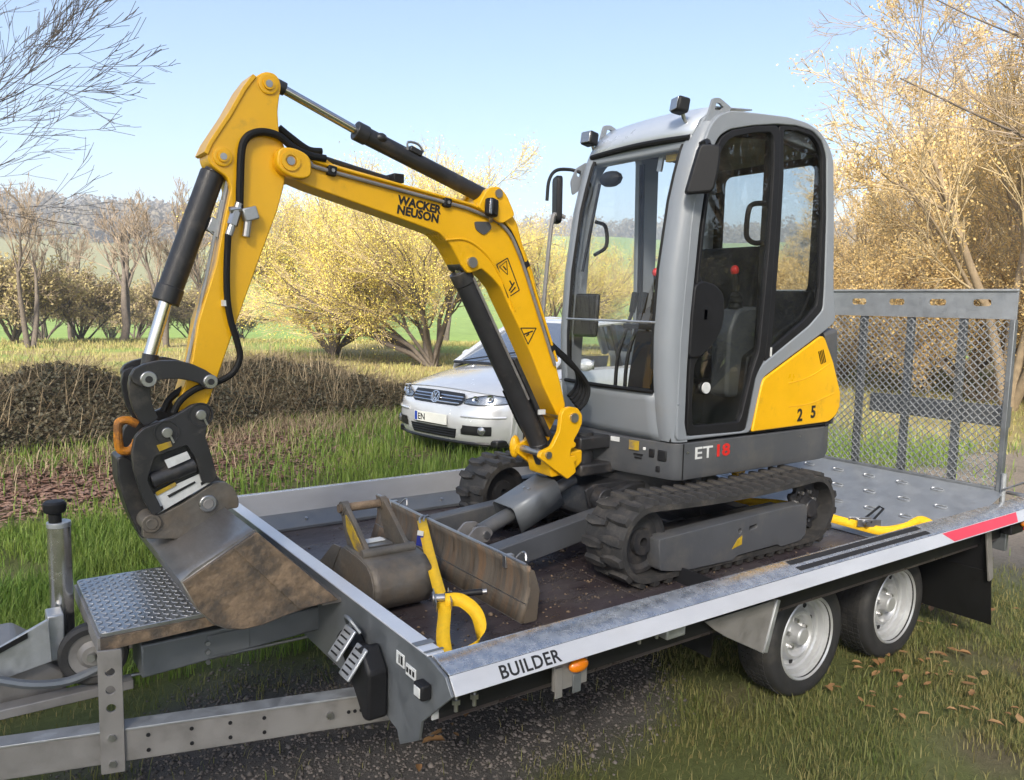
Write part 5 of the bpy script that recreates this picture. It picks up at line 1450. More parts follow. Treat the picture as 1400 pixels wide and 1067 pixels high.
# rear housing (counterweight) with yellow cover
hp = [(2.115, 1.122), (2.165, 1.385), (2.66, 1.615), (2.80, 1.640), (2.88, 1.55), (2.945, 1.34), (2.955, 1.20), (2.93, 1.122)]
def rear_house():
    b = MB(); n = 15
    rows = []
    for k in range(n):
        y = lerp(.712, 1.568, k / (n - 1))
        t = abs(y - YC) / .428
        rows.append((y, t))
    ring = []
    for y, t in rows:
        ring.append([(min(x, lerp(x, 2.80, t ** 4 * .9)) if x > 2.80 else x, y, z) for x, z in hp])
    m = len(hp); vs = [p for r in ring for p in r]
    fs = [tuple(range(m)), tuple((n - 1) * m + k for k in range(m - 1, -1, -1))]
    for i in range(n - 1):
        for k in range(m):
            fs.append((i * m + k, (i + 1) * m + k, (i + 1) * m + (k + 1) % m, i * m + (k + 1) % m))
    return b.add(vs, fs).build('rear_housing', MAT['dark_grey'], exc, bevel=.02, seg=3, ang=30)
rear_house()
yel = MB().prism(rnd(K['yel'], [.01, .02, .03, .04, .0, .03, .03, .03, .03], 4), 'y', .692, .722).build('engine_cover', MAT['yellow'], exc, bevel=.008, seg=3)
sealp = [(p[0] + (.0), p[1]) for p in K['yel']]
cxy = (sum(p[0] for p in sealp) / len(sealp), sum(p[1] for p in sealp) / len(sealp))
MB().prism(rnd([(cxy[0] + (x - cxy[0]) * 1.045, cxy[1] + (z - cxy[1]) * 1.05) for x, z in sealp], .02, 3), 'y', .703, .713).build('cover_seal', MAT['seal'], yel)
for (i0, i1) in ((0, 1), (2, 3)):
    a = Vector((K['yelgroove'][i0][0], .692, K['yelgroove'][i0][1])); b = Vector((K['yelgroove'][i1][0], .692, K['yelgroove'][i1][1]))
    c = a.lerp(b, .25) + Vector((0, 0, -.035)); 
    MB().tube(smooth_path([a + Vector((-.02, 0, -.02)), c.lerp(b, .2), c.lerp(b, .86)], 6), .0035, 6, flat=(1, .5)).build('cover_rib', MAT['yellow'], yel)
for k in range(4):
    a = Vector((2.600 + k * .0125, .6905, 1.520 + k * .003)); MB().bar(a, a + Vector((.030, 0, -.066)), .004, .004, up=(0, 1, 0)).build('vent_slot', MAT['seal'], yel)
text('numeral', '2', .088, Matrix.Translation((2.452, .6905, 1.168)) @ XZ, MAT['black_print'], yel, bold=.0025)
text('numeral', '5', .088, Matrix.Translation((2.565, .6905, 1.178)) @ XZ, MAT['black_print'], yel, bold=.0025)
MB().tube([(2.72, .70, 1.125), (2.72, .70, 1.14), (2.755, .70, 1.14)], .006, 6).build('cover_latch', MAT['black_plastic'], yel)
# yellow tie-down lug under the rear of the machine
MB().prism(rnd([(2.20, .93), (2.42, .93), (2.38, .89), (2.36, .845), (2.31, .83), (2.28, .88), (2.24, .90)], .012, 3), 'y', .93, .955).build('tie_down_lug', MAT['yellow'], exc, bevel=.003)
MB().box(2.24, 2.40, .94, 1.30, .895, .93).build('lug_bar', MAT['black_steel'], exc, bevel=.004)

# ---- cab
cab = part('cab', (2.1, 1.1, 1.13))
YN, YF = .700, 1.500
K2 = rnd(K['cab_out'], .03, 3)
plate('side_frame', K2, [rnd(K['cab_hole'], .025, 3)], YN + .024, .018, MAT['cab_grey'], cab, bevel=.006)
# far side: three pillars instead of a door
far_hole1 = rnd([(1.64, 1.20), (1.69, 2.05), (1.76, 2.42), (1.86, 2.51), (2.03, 2.53), (2.05, 1.80), (2.06, 1.20)], .04, 4)
far_hole2 = rnd([(2.165, 1.45), (2.17, 2.0), (2.165, 2.54), (2.40, 2.57), (2.53, 2.52), (2.58, 2.40), (2.60, 1.70)], .04, 4)
plate('side_frame', K2, [far_hole1, far_hole2], YF - .024, .018, MAT['cab_grey'], cab, bevel=.006)
plate('window_glass', far_hole1, [], YF - .022, .002, MAT['glass'], cab)
plate('window_glass', far_hole2, [], YF - .022, .002, MAT['glass'], cab)
MB().tube([(2.065, YF - .045, 1.40), (2.058, YF - .045, 1.9), (2.04, YF - .045, 2.49)], .016, 8).build('window_trim', MAT['black_plastic'], cab)
MB().prism([(2.075, 1.145), (2.075, 1.46), (2.16, 1.46), (2.58, 1.70), (2.62, 1.70), (2.62, 1.63), (2.17, 1.41), (2.10, 1.145)], 'y', YF - .060, YF - .050).build('side_liner', MAT['black_plastic'], cab)
MB().box(1.60, 2.075, YF - .060, YF - .050, 1.146, 1.20).build('side_liner', MAT['black_plastic'], cab)
# door
door = empty('door', (1.9, YN, 1.15)); door.parent = cab; door.matrix_parent_inverse = basis_of(cab).inverted()
dout = rnd(K['door_out'], .03, 3); dgl = rnd(K['door_glass'], .02, 3)
plate('door_frame', dout, [dgl], YN + .016, .012, MAT['black_plastic'], door, bevel=.004)
plate('door_glass', dgl, [], YN + .018, .002, MAT['door_glass'], door)
plate('latch_panel', rnd(K['latch'], .03, 4), [], YN + .005, .012, MAT['black_plastic'], door, bevel=.006)
lc = K['latchin'][0]
MB().lathe([(0, .0), (.034, 0), (.040, -.005), (.044, 0), (.05, .006), (.05, .012)], (lc[0] + .03, YN - .008, lc[1]), (0, 1, 0), 24).build('door_latch', MAT['seal'], door)
MB().box(lc[0] + .018, lc[0] + .044, YN - .013, YN - .006, lc[1] - .02, lc[1] + .03).build('latch_handle', MAT['dark_grey'], door, bevel=.003)
MB().cyl((1.775, YN + .012, 1.365), (1.775, YN + .004, 1.365), .026, n=24).build('window_button', MAT['label'], door)
MB().tube(smooth_path([(x, YN + .05, z) for x, z in K['handle']], 5), .0125, 8).build('grab_handle', MAT['black_plastic'], door)
# fixed rear side window
plate('window_frame', rnd(K['rear_out'], .02, 3), [rnd(K['rear_glass'], .02, 3)], YN + .020, .010, MAT['black_plastic'], cab, bevel=.003)
plate('window_glass', rnd(K['rear_glass'], .02, 3), [], YN + .022, .002, MAT['door_glass'], cab)
MB().box(2.185, 2.235, YN + .034, YN + .075, 1.42, 2.57).build('centre_pillar', MAT['black_plastic'], cab, bevel=.008)
MB().box(2.225, 2.236, YN + .004, YN + .009, 1.50, 1.545).build('pillar_tag', MAT['label'], cab)

# front pillars (rounded section swept along the curved cab front), in two colours: body and inner seal
def front_x(z):
    pts = [(1.12, 1.575), (1.176, 1.556), (1.35, 1.525), (1.576, 1.512), (1.9, 1.53), (2.223, 1.578), (2.40, 1.628), (2.478, 1.660), (2.53, 1.69), (2.60, 1.74)]
    for (z0, x0), (z1, x1) in zip(pts, pts[1:]):
        if z <= z1: return x0 + (x1 - x0) * (z - z0) / (z1 - z0)
    return pts[-1][1]
zs = [1.125, 1.2, 1.3, 1.45, 1.6, 1.75, 1.9, 2.05, 2.2, 2.32, 2.42, 2.49, 2.55]
def pillar(yin, yout, xb):
    # section: quarter-round from the front face to the side face
    rows = []
    sg = 1 if yin > yout else -1
    for z in zs:
        fx = front_x(z); w = abs(yin - yout)
        sec = [(fx + .004, yin), (fx, yin - sg * .012), (fx + .004, yout + sg * .045), (fx + .018, yout + sg * .018), (fx + .045, yout + sg * .003), (fx + .085, yout), (fx + .085, yout + sg * .03), (fx + .05, yin)]
        rows.append([(x, y, z) for x, y in sec])
    n = 8; vs = [p for r in rows for p in r]
    fs = []
    for i in range(len(rows) - 1):
        for k in range(n):
            fs.append((i * n + k, i * n + (k + 1) % n, (i + 1) * n + (k + 1) % n, (i + 1) * n + k))
    fs += [tuple(range(n)), tuple((len(rows) - 1) * n + k for k in range(n))]
    return MB().add(vs, fs).build('front_pillar', MAT['cab_grey'], cab, ang=40)
pillar(.800, .701, 0); pillar(1.415, 1.499, 0)
# lower front panel
rows = []
for z in (1.122, 1.16, 1.22, 1.30, 1.345):
    rows.append([(front_x(z) + .006 - .02 * math.sin(math.pi * t), lerp(.795, 1.42, t), z) for t in [k / 10 for k in range(11)]])
MB().grid(rows).build('front_panel', MAT['cab_grey'], cab, thick=.012, ang=50)
MB().tube([(front_x(1.347) - .004 - .02 * math.sin(math.pi * k / 10), lerp(.795, 1.42, k / 10), 1.349) for k in range(11)], .010, 6).build('window_seal', MAT['seal'], cab)
def screen(z0, z1, n=8):
    return [[(front_x(lerp(z0, z1, i / n)) + .008 - .018 * math.sin(math.pi * t), lerp(.795, 1.42, t), lerp(z0, z1, i / n)) for t in [k / 10 for k in range(11)]] for i in range(n + 1)]
MB().grid(screen(1.352, 1.655)).build('windscreen_lower', MAT['glass'], cab, fixn=False)
MB().grid(screen(1.668, 2.43)).build('windscreen', MAT['glass'], cab, fixn=False)
MB().tube([(front_x(1.661) + .004 - .018 * math.sin(math.pi * k / 10), lerp(.795, 1.42, k / 10), 1.661) for k in range(11)], .006, 6).build('glazing_bar', MAT['galv'], cab)
for y in (.806, 1.404):
    MB().tube([(front_x(z) + .012, y, z) for z in zs if 1.3 < z < 2.45] + [(front_x(2.45) + .014, y, 2.45)], .013, 6).build('window_seal', MAT['seal'], cab)
# roof: header, visor, shell
roof = MB().prism(rnd([(1.68, 2.505), (1.72, 2.575), (1.80, 2.612), (2.05, 2.635), (2.40, 2.640), (2.54, 2.615), (2.62, 2.53), (2.58, 2.52), (2.2, 2.56), (1.74, 2.52)], .03, 4), 'y', .742, 1.458).build('roof', MAT['cab_grey'], cab, bevel=.006)
MB().grid([[(1.668 + .0, lerp(.76, 1.44, k / 8), 2.492 + .012 * math.sin(math.pi * k / 8)) for k in range(9)],
           [(1.705, lerp(.755, 1.445, k / 8), 2.560 + .014 * math.sin(math.pi * k / 8)) for k in range(9)],
           [(1.80, lerp(.75, 1.45, k / 8), 2.628 + .016 * math.sin(math.pi * k / 8)) for k in range(9)],
           [(2.05, lerp(.75, 1.45, k / 8), 2.652 + .016 * math.sin(math.pi * k / 8)) for k in range(9)]]).build('roof_visor', MAT['visor'], cab, thick=.006, ang=60)
MB().tube([(1.662 - .012 * math.sin(math.pi * k / 10), lerp(.77, 1.43, k / 10), 2.478 + .008 * math.sin(math.pi * k / 10)) for k in range(11)], .014, 8).build('header_seal', MAT['seal'], cab)
MB().box(1.66, 1.72, .76, 1.45, 2.43, 2.50).build('header', MAT['cab_grey'], cab, bevel=.015)
MB().prism([(1.74, 2.508), (2.2, 2.548), (2.56, 2.510), (2.56, 2.500), (2.2, 2.535), (1.74, 2.496)], 'y', .75, 1.45).build('headliner', MAT['black_plastic'], cab)
# rear wall
plate('rear_frame', [(YN + .04, 1.60), (YF - .04, 1.60), (YF - .04, 2.55), (YN + .04, 2.55)], [rnd([(YN + .10, 1.82), (YF - .10, 1.82), (YF - .10, 2.48), (YN + .10, 2.48)], .05, 4)], 2.645, .012, MAT['black_plastic'], cab, basis=YZ)
plate('window_glass', rnd([(YN + .10, 1.82), (YF - .10, 1.82), (YF - .10, 2.48), (YN + .10, 2.48)], .05, 4), [], 2.645, .002, MAT['glass'], cab, basis=YZ)
MB().prism([(2.12, 1.14), (2.17, 1.42), (2.62, 1.62), (2.64, 1.83), (2.58, 1.83), (2.50, 1.70), (2.10, 1.50), (2.06, 1.14)], 'y', YN + .04, YF - .05).build('rear_bulkhead', MAT['black_plastic'], cab, bevel=.01)
# floor and side trim
MB().box(1.58, 2.10, YN + .03, YF - .03, 1.126, 1.145).build('floor_mat', MAT['black_plastic'], cab)
# seat
st = empty('seat', (2.1, 1.1, 1.2)); st.parent = cab; st.matrix_parent_inverse = basis_of(cab).inverted()
MB().prism(rnd([(1.92, 1.50), (2.34, 1.46), (2.36, 1.36), (1.95, 1.38)], .03, 4), 'y', .93, 1.32).build('cushion', MAT['seal'], st, bevel=.03, seg=3)
sb = MB().prism(rnd([(2.26, 1.46), (2.34, 1.97), (2.39, 2.06), (2.46, 2.05), (2.48, 1.90), (2.40, 1.42)], .03, 4), 'y', .90, 1.36).build('backrest', MAT['seal'], st, bevel=.045, seg=4)
MB().box(1.98, 2.32, .98, 1.26, 1.15, 1.37).build('seat_base', MAT['black_plastic'], st, bevel=.02)
# consoles and levers
for y, nm in ((.83, 0), (1.36, 1)):
    MB().prism(rnd([(2.00, 1.30), (2.30, 1.30), (2.32, 1.70), (2.20, 1.745), (2.06, 1.73), (2.00, 1.62)], .04, 4), 'y', y - .055, y + .055).build('console', MAT['dark_grey'], cab, bevel=.015)
    bo = MB(); bo.lathe([(.036, 0), (.030, .02), (.034, .03), (.026, .045), (.029, .055), (.018, .075), (.010, .08)], (2.10, y, 1.735), (0, 0, 1), 14)
    bo.build('lever_boot', MAT['seal'], cab)
    MB().tube([(2.10, y, 1.79), (2.095, y, 1.84), (2.085, y, 1.90)], [.014, .018, .016], 10).build('joystick', MAT['seal'], cab)
    MB().ball((2.082, y, 1.915), .021, 10, 7, (1, 1, 1.2)).build('joystick_knob', MAT['red'], cab)
MB().box(2.33, 2.37, .80, .84, 1.78, 1.98).build('lever_stop', MAT['label'], cab, bevel=.006)
# travel levers and pedals at the front
for y in (1.02, 1.09, 1.17, 1.24):
    MB().tube(smooth_path([(1.70, y, 1.15), (1.71, y, 1.45), (1.76, y, 1.60), (1.80, y, 1.70)], 4), .010, 6).build('travel_lever', MAT['black_plastic'], cab)
    MB().tube([(1.80, y, 1.70), (1.82, y, 1.80)], [.016, .018], 8).build('lever_grip', MAT['seal'], cab)
for y in (.90, 1.32):
    MB().obox((1.66, y, 1.19), (.10, .07, .012), (0, -.5, 0)).build('pedal', MAT['black_plastic'], cab, bevel=.003)
MB().prism(rnd([(1.63, 1.15), (1.80, 1.15), (1.80, 1.42), (1.75, 1.60), (1.70, 1.62), (1.66, 1.40)], .03, 3), 'y', .95, 1.10).build('control_column', MAT['black_plastic'], cab, bevel=.02)
MB().box(1.70, 1.80, .90, 1.20, 1.62, 1.645).build('control_bar', MAT['black_plastic'], cab, bevel=.006)
# right hand monitor
MB().obox((1.60, 1.36, 1.68), (.03, .13, .22), (0, .12, .5)).build('monitor', MAT['black_plastic'], cab, bevel=.014, seg=3)
# inner work lamp, clip, warning sticker, grab rail inside
MB().ball((1.68, 1.30, 2.36), .050, 10, 6, (.9, 1.5, .8)).build('wiper_motor', MAT['black_plastic'], cab)
MB().tube(smooth_path([(1.66, 1.36, 2.34), (1.62, 1.375, 2.10), (1.58, 1.38, 1.90)], 6), .008, 6).build('wiper_arm', MAT['black_plastic'], cab)
MB().box(1.70, 1.73, .86, .95, 2.40, 2.47).build('warning_sticker', MAT['oldyellow'], cab)
MB().obox((1.72, 1.0, 2.40), (.012, .028, .07), (.2, 0, 0)).build('hook', MAT['steel'], cab)
MB().tube(smooth_path([(1.70, 1.43, 2.16), (1.76, 1.42, 2.14), (1.77, 1.42, 2.04), (1.70, 1.43, 1.99)], 5), .010, 6).build('grab_handle', MAT['black_plastic'], cab)
# work lamps on roof
for (y, x, z, tn) in ((.83, 1.655, 2.625, -.3), (1.45, 1.66, 2.575, .1)):
    wl = empty('work_lamp', (x, y, z)); wl.parent = cab; wl.matrix_parent_inverse = basis_of(cab).inverted()
    R = Euler((0, .15, tn)).to_matrix()
    MB().obox((x, y, z), (.062, .075, .068), R).build('housing', MAT['black_plastic'], wl, bevel=.012, seg=2)
    MB().obox(Vector((x, y, z)) + R @ Vector((-.032, 0, 0)), (.004, .062, .054), R).build('lens', MAT['lamp_grey'], wl, bevel=.004)
    MB().tube([(x + .02, y, z - .03), (x + .035, y, z - .06), (x + .06, y, z - .075)], .008, 6).build('mount', MAT['steel'], wl)
    MB().tube(smooth_path([(x + .03, y + .02, z), (x + .05, y + .03, z - .04), (x + .07, y + .02, z - .06)], 4), .004, 5).build('cable', MAT['seal'], wl)
# lifting eyes
for y in (.735, 1.455):
    plate('lifting_eye', rnd([(1.72, 2.545), (1.755, 2.655), (1.80, 2.662), (1.88, 2.632), (1.86, 2.60), (1.75, 2.54)], .012, 3), [rnd([(1.768, 2.605), (1.778, 2.638), (1.80, 2.640), (1.83, 2.625), (1.81, 2.61)], .006, 2)], y, .006, MAT['cab_grey'], cab)
# near mirror (large, dark back towards the camera)
nm = empty('mirror', (1.60, .62, 2.32)); nm.parent = cab; nm.matrix_parent_inverse = basis_of(cab).inverted()
MB().tube(smooth_path([(1.66, .705, 2.44), (1.65, .66, 2.445), (1.63, .63, 2.42)], 5), .011, 8).build('arm', MAT['black_plastic'], nm)
msh = rnd([(-.082, -.108), (.040, -.095), (.058, .0), (.064, .100), (-.028, .105), (-.050, .02)], .025, 4)
me = curve_mesh('shell', [msh], .014, .010)
Rm = Matrix.Translation((1.602, .625, 2.315)) @ Euler((0, 0, -.62)).to_matrix().to_4x4() @ XZ
me.transform(Rm); me.polygons.foreach_set('use_smooth', [True] * len(me.polygons)); me.set_sharp_from_angle(angle=.7)
link_mesh('shell', me, MAT['black_plastic'], nm)
me = curve_mesh('mirror_glass', [[(x * .88, y * .9) for x, y in msh]], .001)
me.transform(Matrix.Translation((1.602, .625, 2.315)) @ Euler((0, 0, -.62)).to_matrix().to_4x4() @ Matrix.Translation((0, .025, 0)) @ XZ)
link_mesh('mirror_glass', me, MAT['mirror'], nm)
# far mirror on bent arm
fm = empty('mirror', (1.55, 1.60, 2.35)); fm.parent = cab; fm.matrix_parent_inverse = basis_of(cab).inverted()
MB().tube(smooth_path([(1.64, 1.49, 2.41), (1.60, 1.53, 2.425), (1.53, 1.555, 2.415), (1.49, 1.56, 2.36), (1.48, 1.56, 2.26)], 6), .009, 8).build('arm', MAT['black_plastic'], fm)
me = curve_mesh('shell', [rnd([(-.05, -.12), (.05, -.12), (.055, .12), (-.055, .12)], .03, 4)], .010, .006)
me.transform(Matrix.Translation((1.555, 1.57, 2.27)) @ Euler((0, 0.05, 1.15)).to_matrix().to_4x4() @ XZ); me.polygons.foreach_set('use_smooth', [True] * len(me.polygons)); me.set_sharp_from_angle(angle=.7)
link_mesh('shell', me, MAT['black_plastic'], fm)
# outside handrail on far front
MB().tube(smooth_path([(1.57, 1.52, 2.18), (1.53, 1.535, 2.19), (1.50, 1.54, 2.15), (1.47, 1.545, 1.80), (1.45, 1.545, 1.45), (1.46, 1.53, 1.25)], 6), .011, 8).build('hand_rail', MAT['galv_dull'], cab)
plate('mirror_bracket', rnd([(1.60, 2.29), (1.655, 2.33), (1.69, 2.47), (1.62, 2.43), (1.585, 2.36)], .015, 3), [circ(1.635, 2.40, .012, 10)], 1.503, .004, MAT['cab_grey'], cab)
MB().tube([(1.592, .698, 1.30), (1.565, .76, 1.29)], .006, 6).build('pillar_weld', MAT['cab_grey'], cab)

# ---- boom swing bracket
bk = part('swing_bracket', (1.22, YC, 1.0))
for s in (-1, 1):
    y = YC + s * .098
    holes = [circ(K['bracketpin'][0][0], K['bracketpin'][0][1], .012, 12)] if s < 0 else []
    plate('bracket_plate', rnd(K['bracket'], .008, 2), [], y, .010, MAT['yellow'], bk, bevel=.003)
MB().prism(rnd([(1.16, .945), (1.28, .955), (1.34, 1.0), (1.34, 1.06), (1.24, 1.05), (1.14, 1.02)], .01, 2), 'y', YC - .085, YC + .085).build('bracket_body', MAT['yellow'], bk, bevel=.006)
for (x, z), r in zip(K['bracketpin'], (.022, .016)):
    MB().cyl((x, YC - .122, z), (x, YC + .122, z), r, n=18).build('pin', MAT['steel'], bk)
MB().cyl((1.40, YC, .93), (1.40, YC, 1.13), .06, n=24).build('king_post', MAT['black_steel'], bk)
MB().box(1.33, 1.55, YC - .09, YC + .09, .93, .985).build('post_block', MAT['black_steel'], bk, bevel=.01)
MB().box(1.33, 1.52, YC - .08, YC + .08, 1.05, 1.115).build('post_block', MAT['black_steel'], bk, bevel=.01)
MB().ball((1.09, YC + .11, 1.065), .045, 14, 9, (.6, .5, 1.2)).build('pin_boss', MAT['yellow'], bk)

# ---- boom
boom = part('boom', (1.2, YC, 1.2))
MB().prism(rnd(K['boom'], .012, 2), 'y', YC - .062, YC + .062).build('boom_body', MAT['yellow'], boom, bevel=.0045, seg=2, ang=40)
# side doubling plates at knuckle, lugs
kx, kz = K['pins'][2]
for s in (-1, 1):
    y = YC + s * .082
    plate('knuckle_plate', rnd([(kx - .050, kz - .03), (kx - .042, kz + .042), (kx + .015, kz + .048), (kx + .075, kz + .025), (kx + .078, kz - .050), (kx + .015, kz - .060)], .035, 5), [], y, .018, MAT['yellow'], boom, bevel=.006)
    MB().lathe([(0, 0), (.021, 0), (.021, .012), (.034, .012), (.034, .0), (.046, -.004), (.046, -.03)], (kx, YC + s * .100, kz), (0, s, 0), 24).build('knuckle_boss', MAT['yellow'], boom)
    MB().cyl((kx, YC + s * .10, kz), (kx, YC + s * .113, kz), .0145, n=20).build('pin', MAT['steel'], boom)
# lower wrap plate (arch rib running down the front of the boom)
rib = [(.60, 1.98), (.70, 1.985), (.80, 1.93), (.88, 1.83), (.95, 1.70)]
MB().tube(smooth_path([(x, YC - .0645, z) for x, z in rib], 6), .005, 6).build('weld_seam', MAT['yellow'], boom)
lx, lz = K['pins'][4]
for s in (-1, 1):
    MB().cyl((lx + .03, YC + s * .062, lz + .002), (lx + .03, YC + s * .076, lz + .002), .022, n=20).build('lug_pin', MAT['steel'], boom)
ax_, az_ = K['pins'][3]
for s in (-1, 1):
    plate('cylinder_lug', rnd([(ax_ - .07, az_ - .06), (ax_ - .02, az_ + .022), (ax_ + .035, az_ + .034), (ax_ + .075, az_ - .0), (ax_ + .12, az_ - .08), (ax_ + .05, az_ - .12)], .02, 3), [], YC + s * .075, .012, MAT['yellow'], boom, bevel=.003)
    MB().cyl((ax_ + .03, YC + s * .086, az_ + .003), (ax_ + .03, YC + s * .098, az_ + .003), .018, n=16).build('pin', MAT['steel'], boom)
# writing and warning stickers
ldir = Vector((K['logo'][1][0] - K['logo'][0][0], 0, K['logo'][1][1] - K['logo'][0][1])).normalized()
lM = Matrix(((ldir.x, -ldir.z, 0, 0), (0, 0, -1, 0), (ldir.z, ldir.x, 0, 0), (0, 0, 0, 1)))
def boom_pt(k, i, y=YC - .0632):
    return Vector((K[k][i][0], y, K[k][i][1]))
up = Vector((-ldir.z, 0, ldir.x))
o0 = boom_pt('logo', 0)
text('lettering', 'WACKER', .0455, Matrix.Translation(o0 + up * .034) @ lM, MAT['black_print'], boom, bold=.0018, spacing=1.0)
text('lettering', 'NEUSON', .0455, Matrix.Translation(o0 + up * -.003) @ lM, MAT['black_print'], boom, bold=.0018, spacing=1.03)
def outline_decal(pts, y, name):
    P = [Vector((x, y, z)) for x, z in pts]
    b = MB()
    for i in range(len(P)): b.bar(P[i], P[(i + 1) % len(P)], .0016, .0045, up=(0, 0.001, 1))
    return b
d1 = outline_decal(K['decal1'], YC - .0628, 'd')
c1 = [lerp(Vector(a), Vector(b), .5) for a, b in zip(K['decal1'], K['decal1'][1:] + K['decal1'][:1])]
p0, p1, p2, p3 = [Vector(v) for v in K['decal1']]
def uv(u, v): return lerp(lerp(p0, p1, u), lerp(p3, p2, u), v)
tri = [uv(.15, .10), uv(.85, .06), uv(.55, .42)]
for i in range(3):
    a, b = tri[i], tri[(i + 1) % 3]; d1.bar((a.x, YC - .0628, a.y), (b.x, YC - .0628, b.y), .0016, .003)
for (a, b) in ((uv(.45, .14), uv(.58, .28)), (uv(.25, .85), uv(.85, .72)), (uv(.3, .92), uv(.8, .86)), (uv(.55, .60), uv(.6, .75))):
    d1.bar((a.x, YC - .0628, a.y), (b.x, YC - .0628, b.y), .0016, .006)
d1.build('warning_decal', MAT['black_print'], boom)
d2 = outline_decal(K['decal2'], YC - .0628, 'd')
d2.bar((1.00, YC - .0628, 1.597), (1.05, YC - .0628, 1.612), .0016, .006); d2.bar((1.015, YC - .0628, 1.590), (1.03, YC - .0628, 1.600), .0016, .006)
d2.build('warning_decal', MAT['black_print'], boom)
MB().prism(rnd(K['plateg'], .01, 2), 'y', YC - .068, YC - .0615).build('light_plate', MAT['dark_grey'], boom)
# steel pipes, clamps, hoses
pp = smooth_path([(x, YC - .071, z) for x, z in K['pipe']], 6)
MB().tube(pp, .0075, 8).build('steel_pipe', MAT['galv_dull'], boom)
MB().tube([p + Vector((.012, 0, .018)) for p in pp[10:]], .006, 8).build('steel_pipe', MAT['yellow'], boom)
MB().tube(smooth_path([(x, YC + .02, z + .014) for x, z in K['pipe2']], 5), .010, 8).build('steel_pipe', MAT['black_steel'], boom)
MB().box(.385, .43, YC - .03, YC + .05, 2.19, 2.225).build('pipe_clamp', MAT['black_plastic'], boom, bevel=.004)
for (x, z) in ((.112, 2.197), (.60, 2.127)):
    MB().obox((x, YC - .068, z), (.034, .026, .036), (0, .12, 0)).build('pipe_clamp', MAT['black_plastic'], boom, bevel=.004)
    MB().cyl((x, YC - .08, z), (x, YC - .088, z), .007, n=6).build('bolt', MAT['steel'], boom)
MB().tube(smooth_path([(x, YC - .066, z) for x, z in K['cable']], 6), .006, 6).build('cable', MAT['seal'], boom)
for (x, z) in ((1.00, 1.90), (1.155, 1.535)):
    MB().obox((x, YC - .060, z), (.028, .034, .03), (0, 1.0, 0)).build('pipe_clamp', MAT['black_plastic'], boom, bevel=.003)
for j in range(5):
    MB().tube(smooth_path([(x + .009 * j, YC - .045 + .03 * j, z + .012 * j) for x, z in K['bhoses']], 6), .0115, 8).build('hose', MAT['seal'], boom)
# boom work lamp
bx, bz = K['blight'][0]
bl_ = empty('work_lamp', (bx, YC - .115, bz)); bl_.parent = boom; bl_.matrix_parent_inverse = basis_of(boom).inverted()
MB().obox((bx, YC - .105, bz), (.055, .045, .075), (0, .1, .5)).build('housing', MAT['black_plastic'], bl_, bevel=.012)
MB().obox((bx - .010, YC - .126, bz), (.046, .006, .062), (0, .1, .5)).build('lens', MAT['lamp_grey'], bl_, bevel=.004)
MB().tube([(bx + .01, YC - .09, bz - .03), (bx + .02, YC - .07, bz - .05)], .01, 6).build('mount', MAT['steel'], bl_)
MB().tube(smooth_path([(bx + .03, YC - .08, bz + .02), (bx + .08, YC - .07, bz + .01), (bx + .09, YC - .066, bz - .04), (bx + .06, YC - .066, bz - .06)], 5), .004, 5).build('cable', MAT['seal'], bl_)

# ---- dipper arm
dip = part('dipper_arm', (-.3, YC, 1.8))
DK = K['dipper']
MB().prism(rnd(DK, .010, 2), 'y', YC - .056, YC + .056).build('arm_body', MAT['yellow'], dip, bevel=.004, seg=2, ang=40)
for (i, r) in ((0, .034), (1, .032)):
    px_, pz_ = K['pins'][i]
    for s in (-1, 1):
        MB().lathe([(0, .012), (r * .55, .012), (r * .55, .004), (r * .8, .006), (r, .004), (r, -.01)], (px_, YC + s * .058, pz_), (0, s, 0), 22).build('pin_boss', MAT['yellow'], dip)
        MB().cyl((px_, YC + s * .06, pz_), (px_, YC + s * .072, pz_), r * .36, n=16).build('pin', MAT['steel'], dip)
fpl = [(-.322, 2.204), (-.305, 2.242), (-.241, 2.344), (-.191, 2.436), (-.156, 2.485)]
fpo = [(x - .011, z + .006) for x, z in fpl]
MB().prism(fpl + fpo[::-1], 'y', YC - .062, YC + .062).build('front_plate', MAT['yellow'], dip, bevel=.0015)
MB().tube([(x - .001, YC - .0595, z) for x, z in fpl], .0025, 6).build('weld_seam', MAT['yellow'], dip)
MB().tube(smooth_path([(x, YC - .075, z) for x, z in K['hoseA']], 6), .0135, 10).build('hose', MAT['seal'], dip)
MB().tube(smooth_path([(x, YC - .02, z + .018) for x, z in K['hoseC']], 6), .013, 10).build('hose', MAT['seal'], dip)
MB().tube(smooth_path([(x, YC - .080, z) for x, z in K['hoseB']], 6), .0115, 10).build('hose', MAT['seal'], dip)
MB().tube(smooth_path([(x - .02, YC - .02, z + .0) for x, z in K['hoseB'][-4:]], 6), .012, 8).build('hose', MAT['seal'], dip)
fx, fz = K['fit'][0]
MB().obox((fx + .012, YC - .078, fz - .01), (.05, .04, .045), (0, -.3, 0)).build('valve_block', MAT['galv'], dip, bevel=.005)
MB().cyl((fx + .006, YC - .08, fz - .03), (fx - .002, YC - .08, fz - .088), .013, n=10).build('coupling', MAT['steel'], dip)
MB().cyl((fx - .02, YC - .08, fz + .005), (fx - .055, YC - .08, fz - .003), .012, n=10).build('coupling', MAT['steel'], dip)
MB().cyl((-.225, YC - .078, 2.05), (-.262, YC - .080, 1.94), .013, n=10).build('coupling', MAT['steel'], dip)
MB().cyl((-.236, YC - .078, 2.02), (-.250, YC - .080, 1.975), .018, n=6).build('coupling_nut', MAT['steel'], dip)
MB().box(-.285, -.262, YC - .088, YC - .054, 1.70, 1.72).build('hose_clip', MAT['label'], dip)
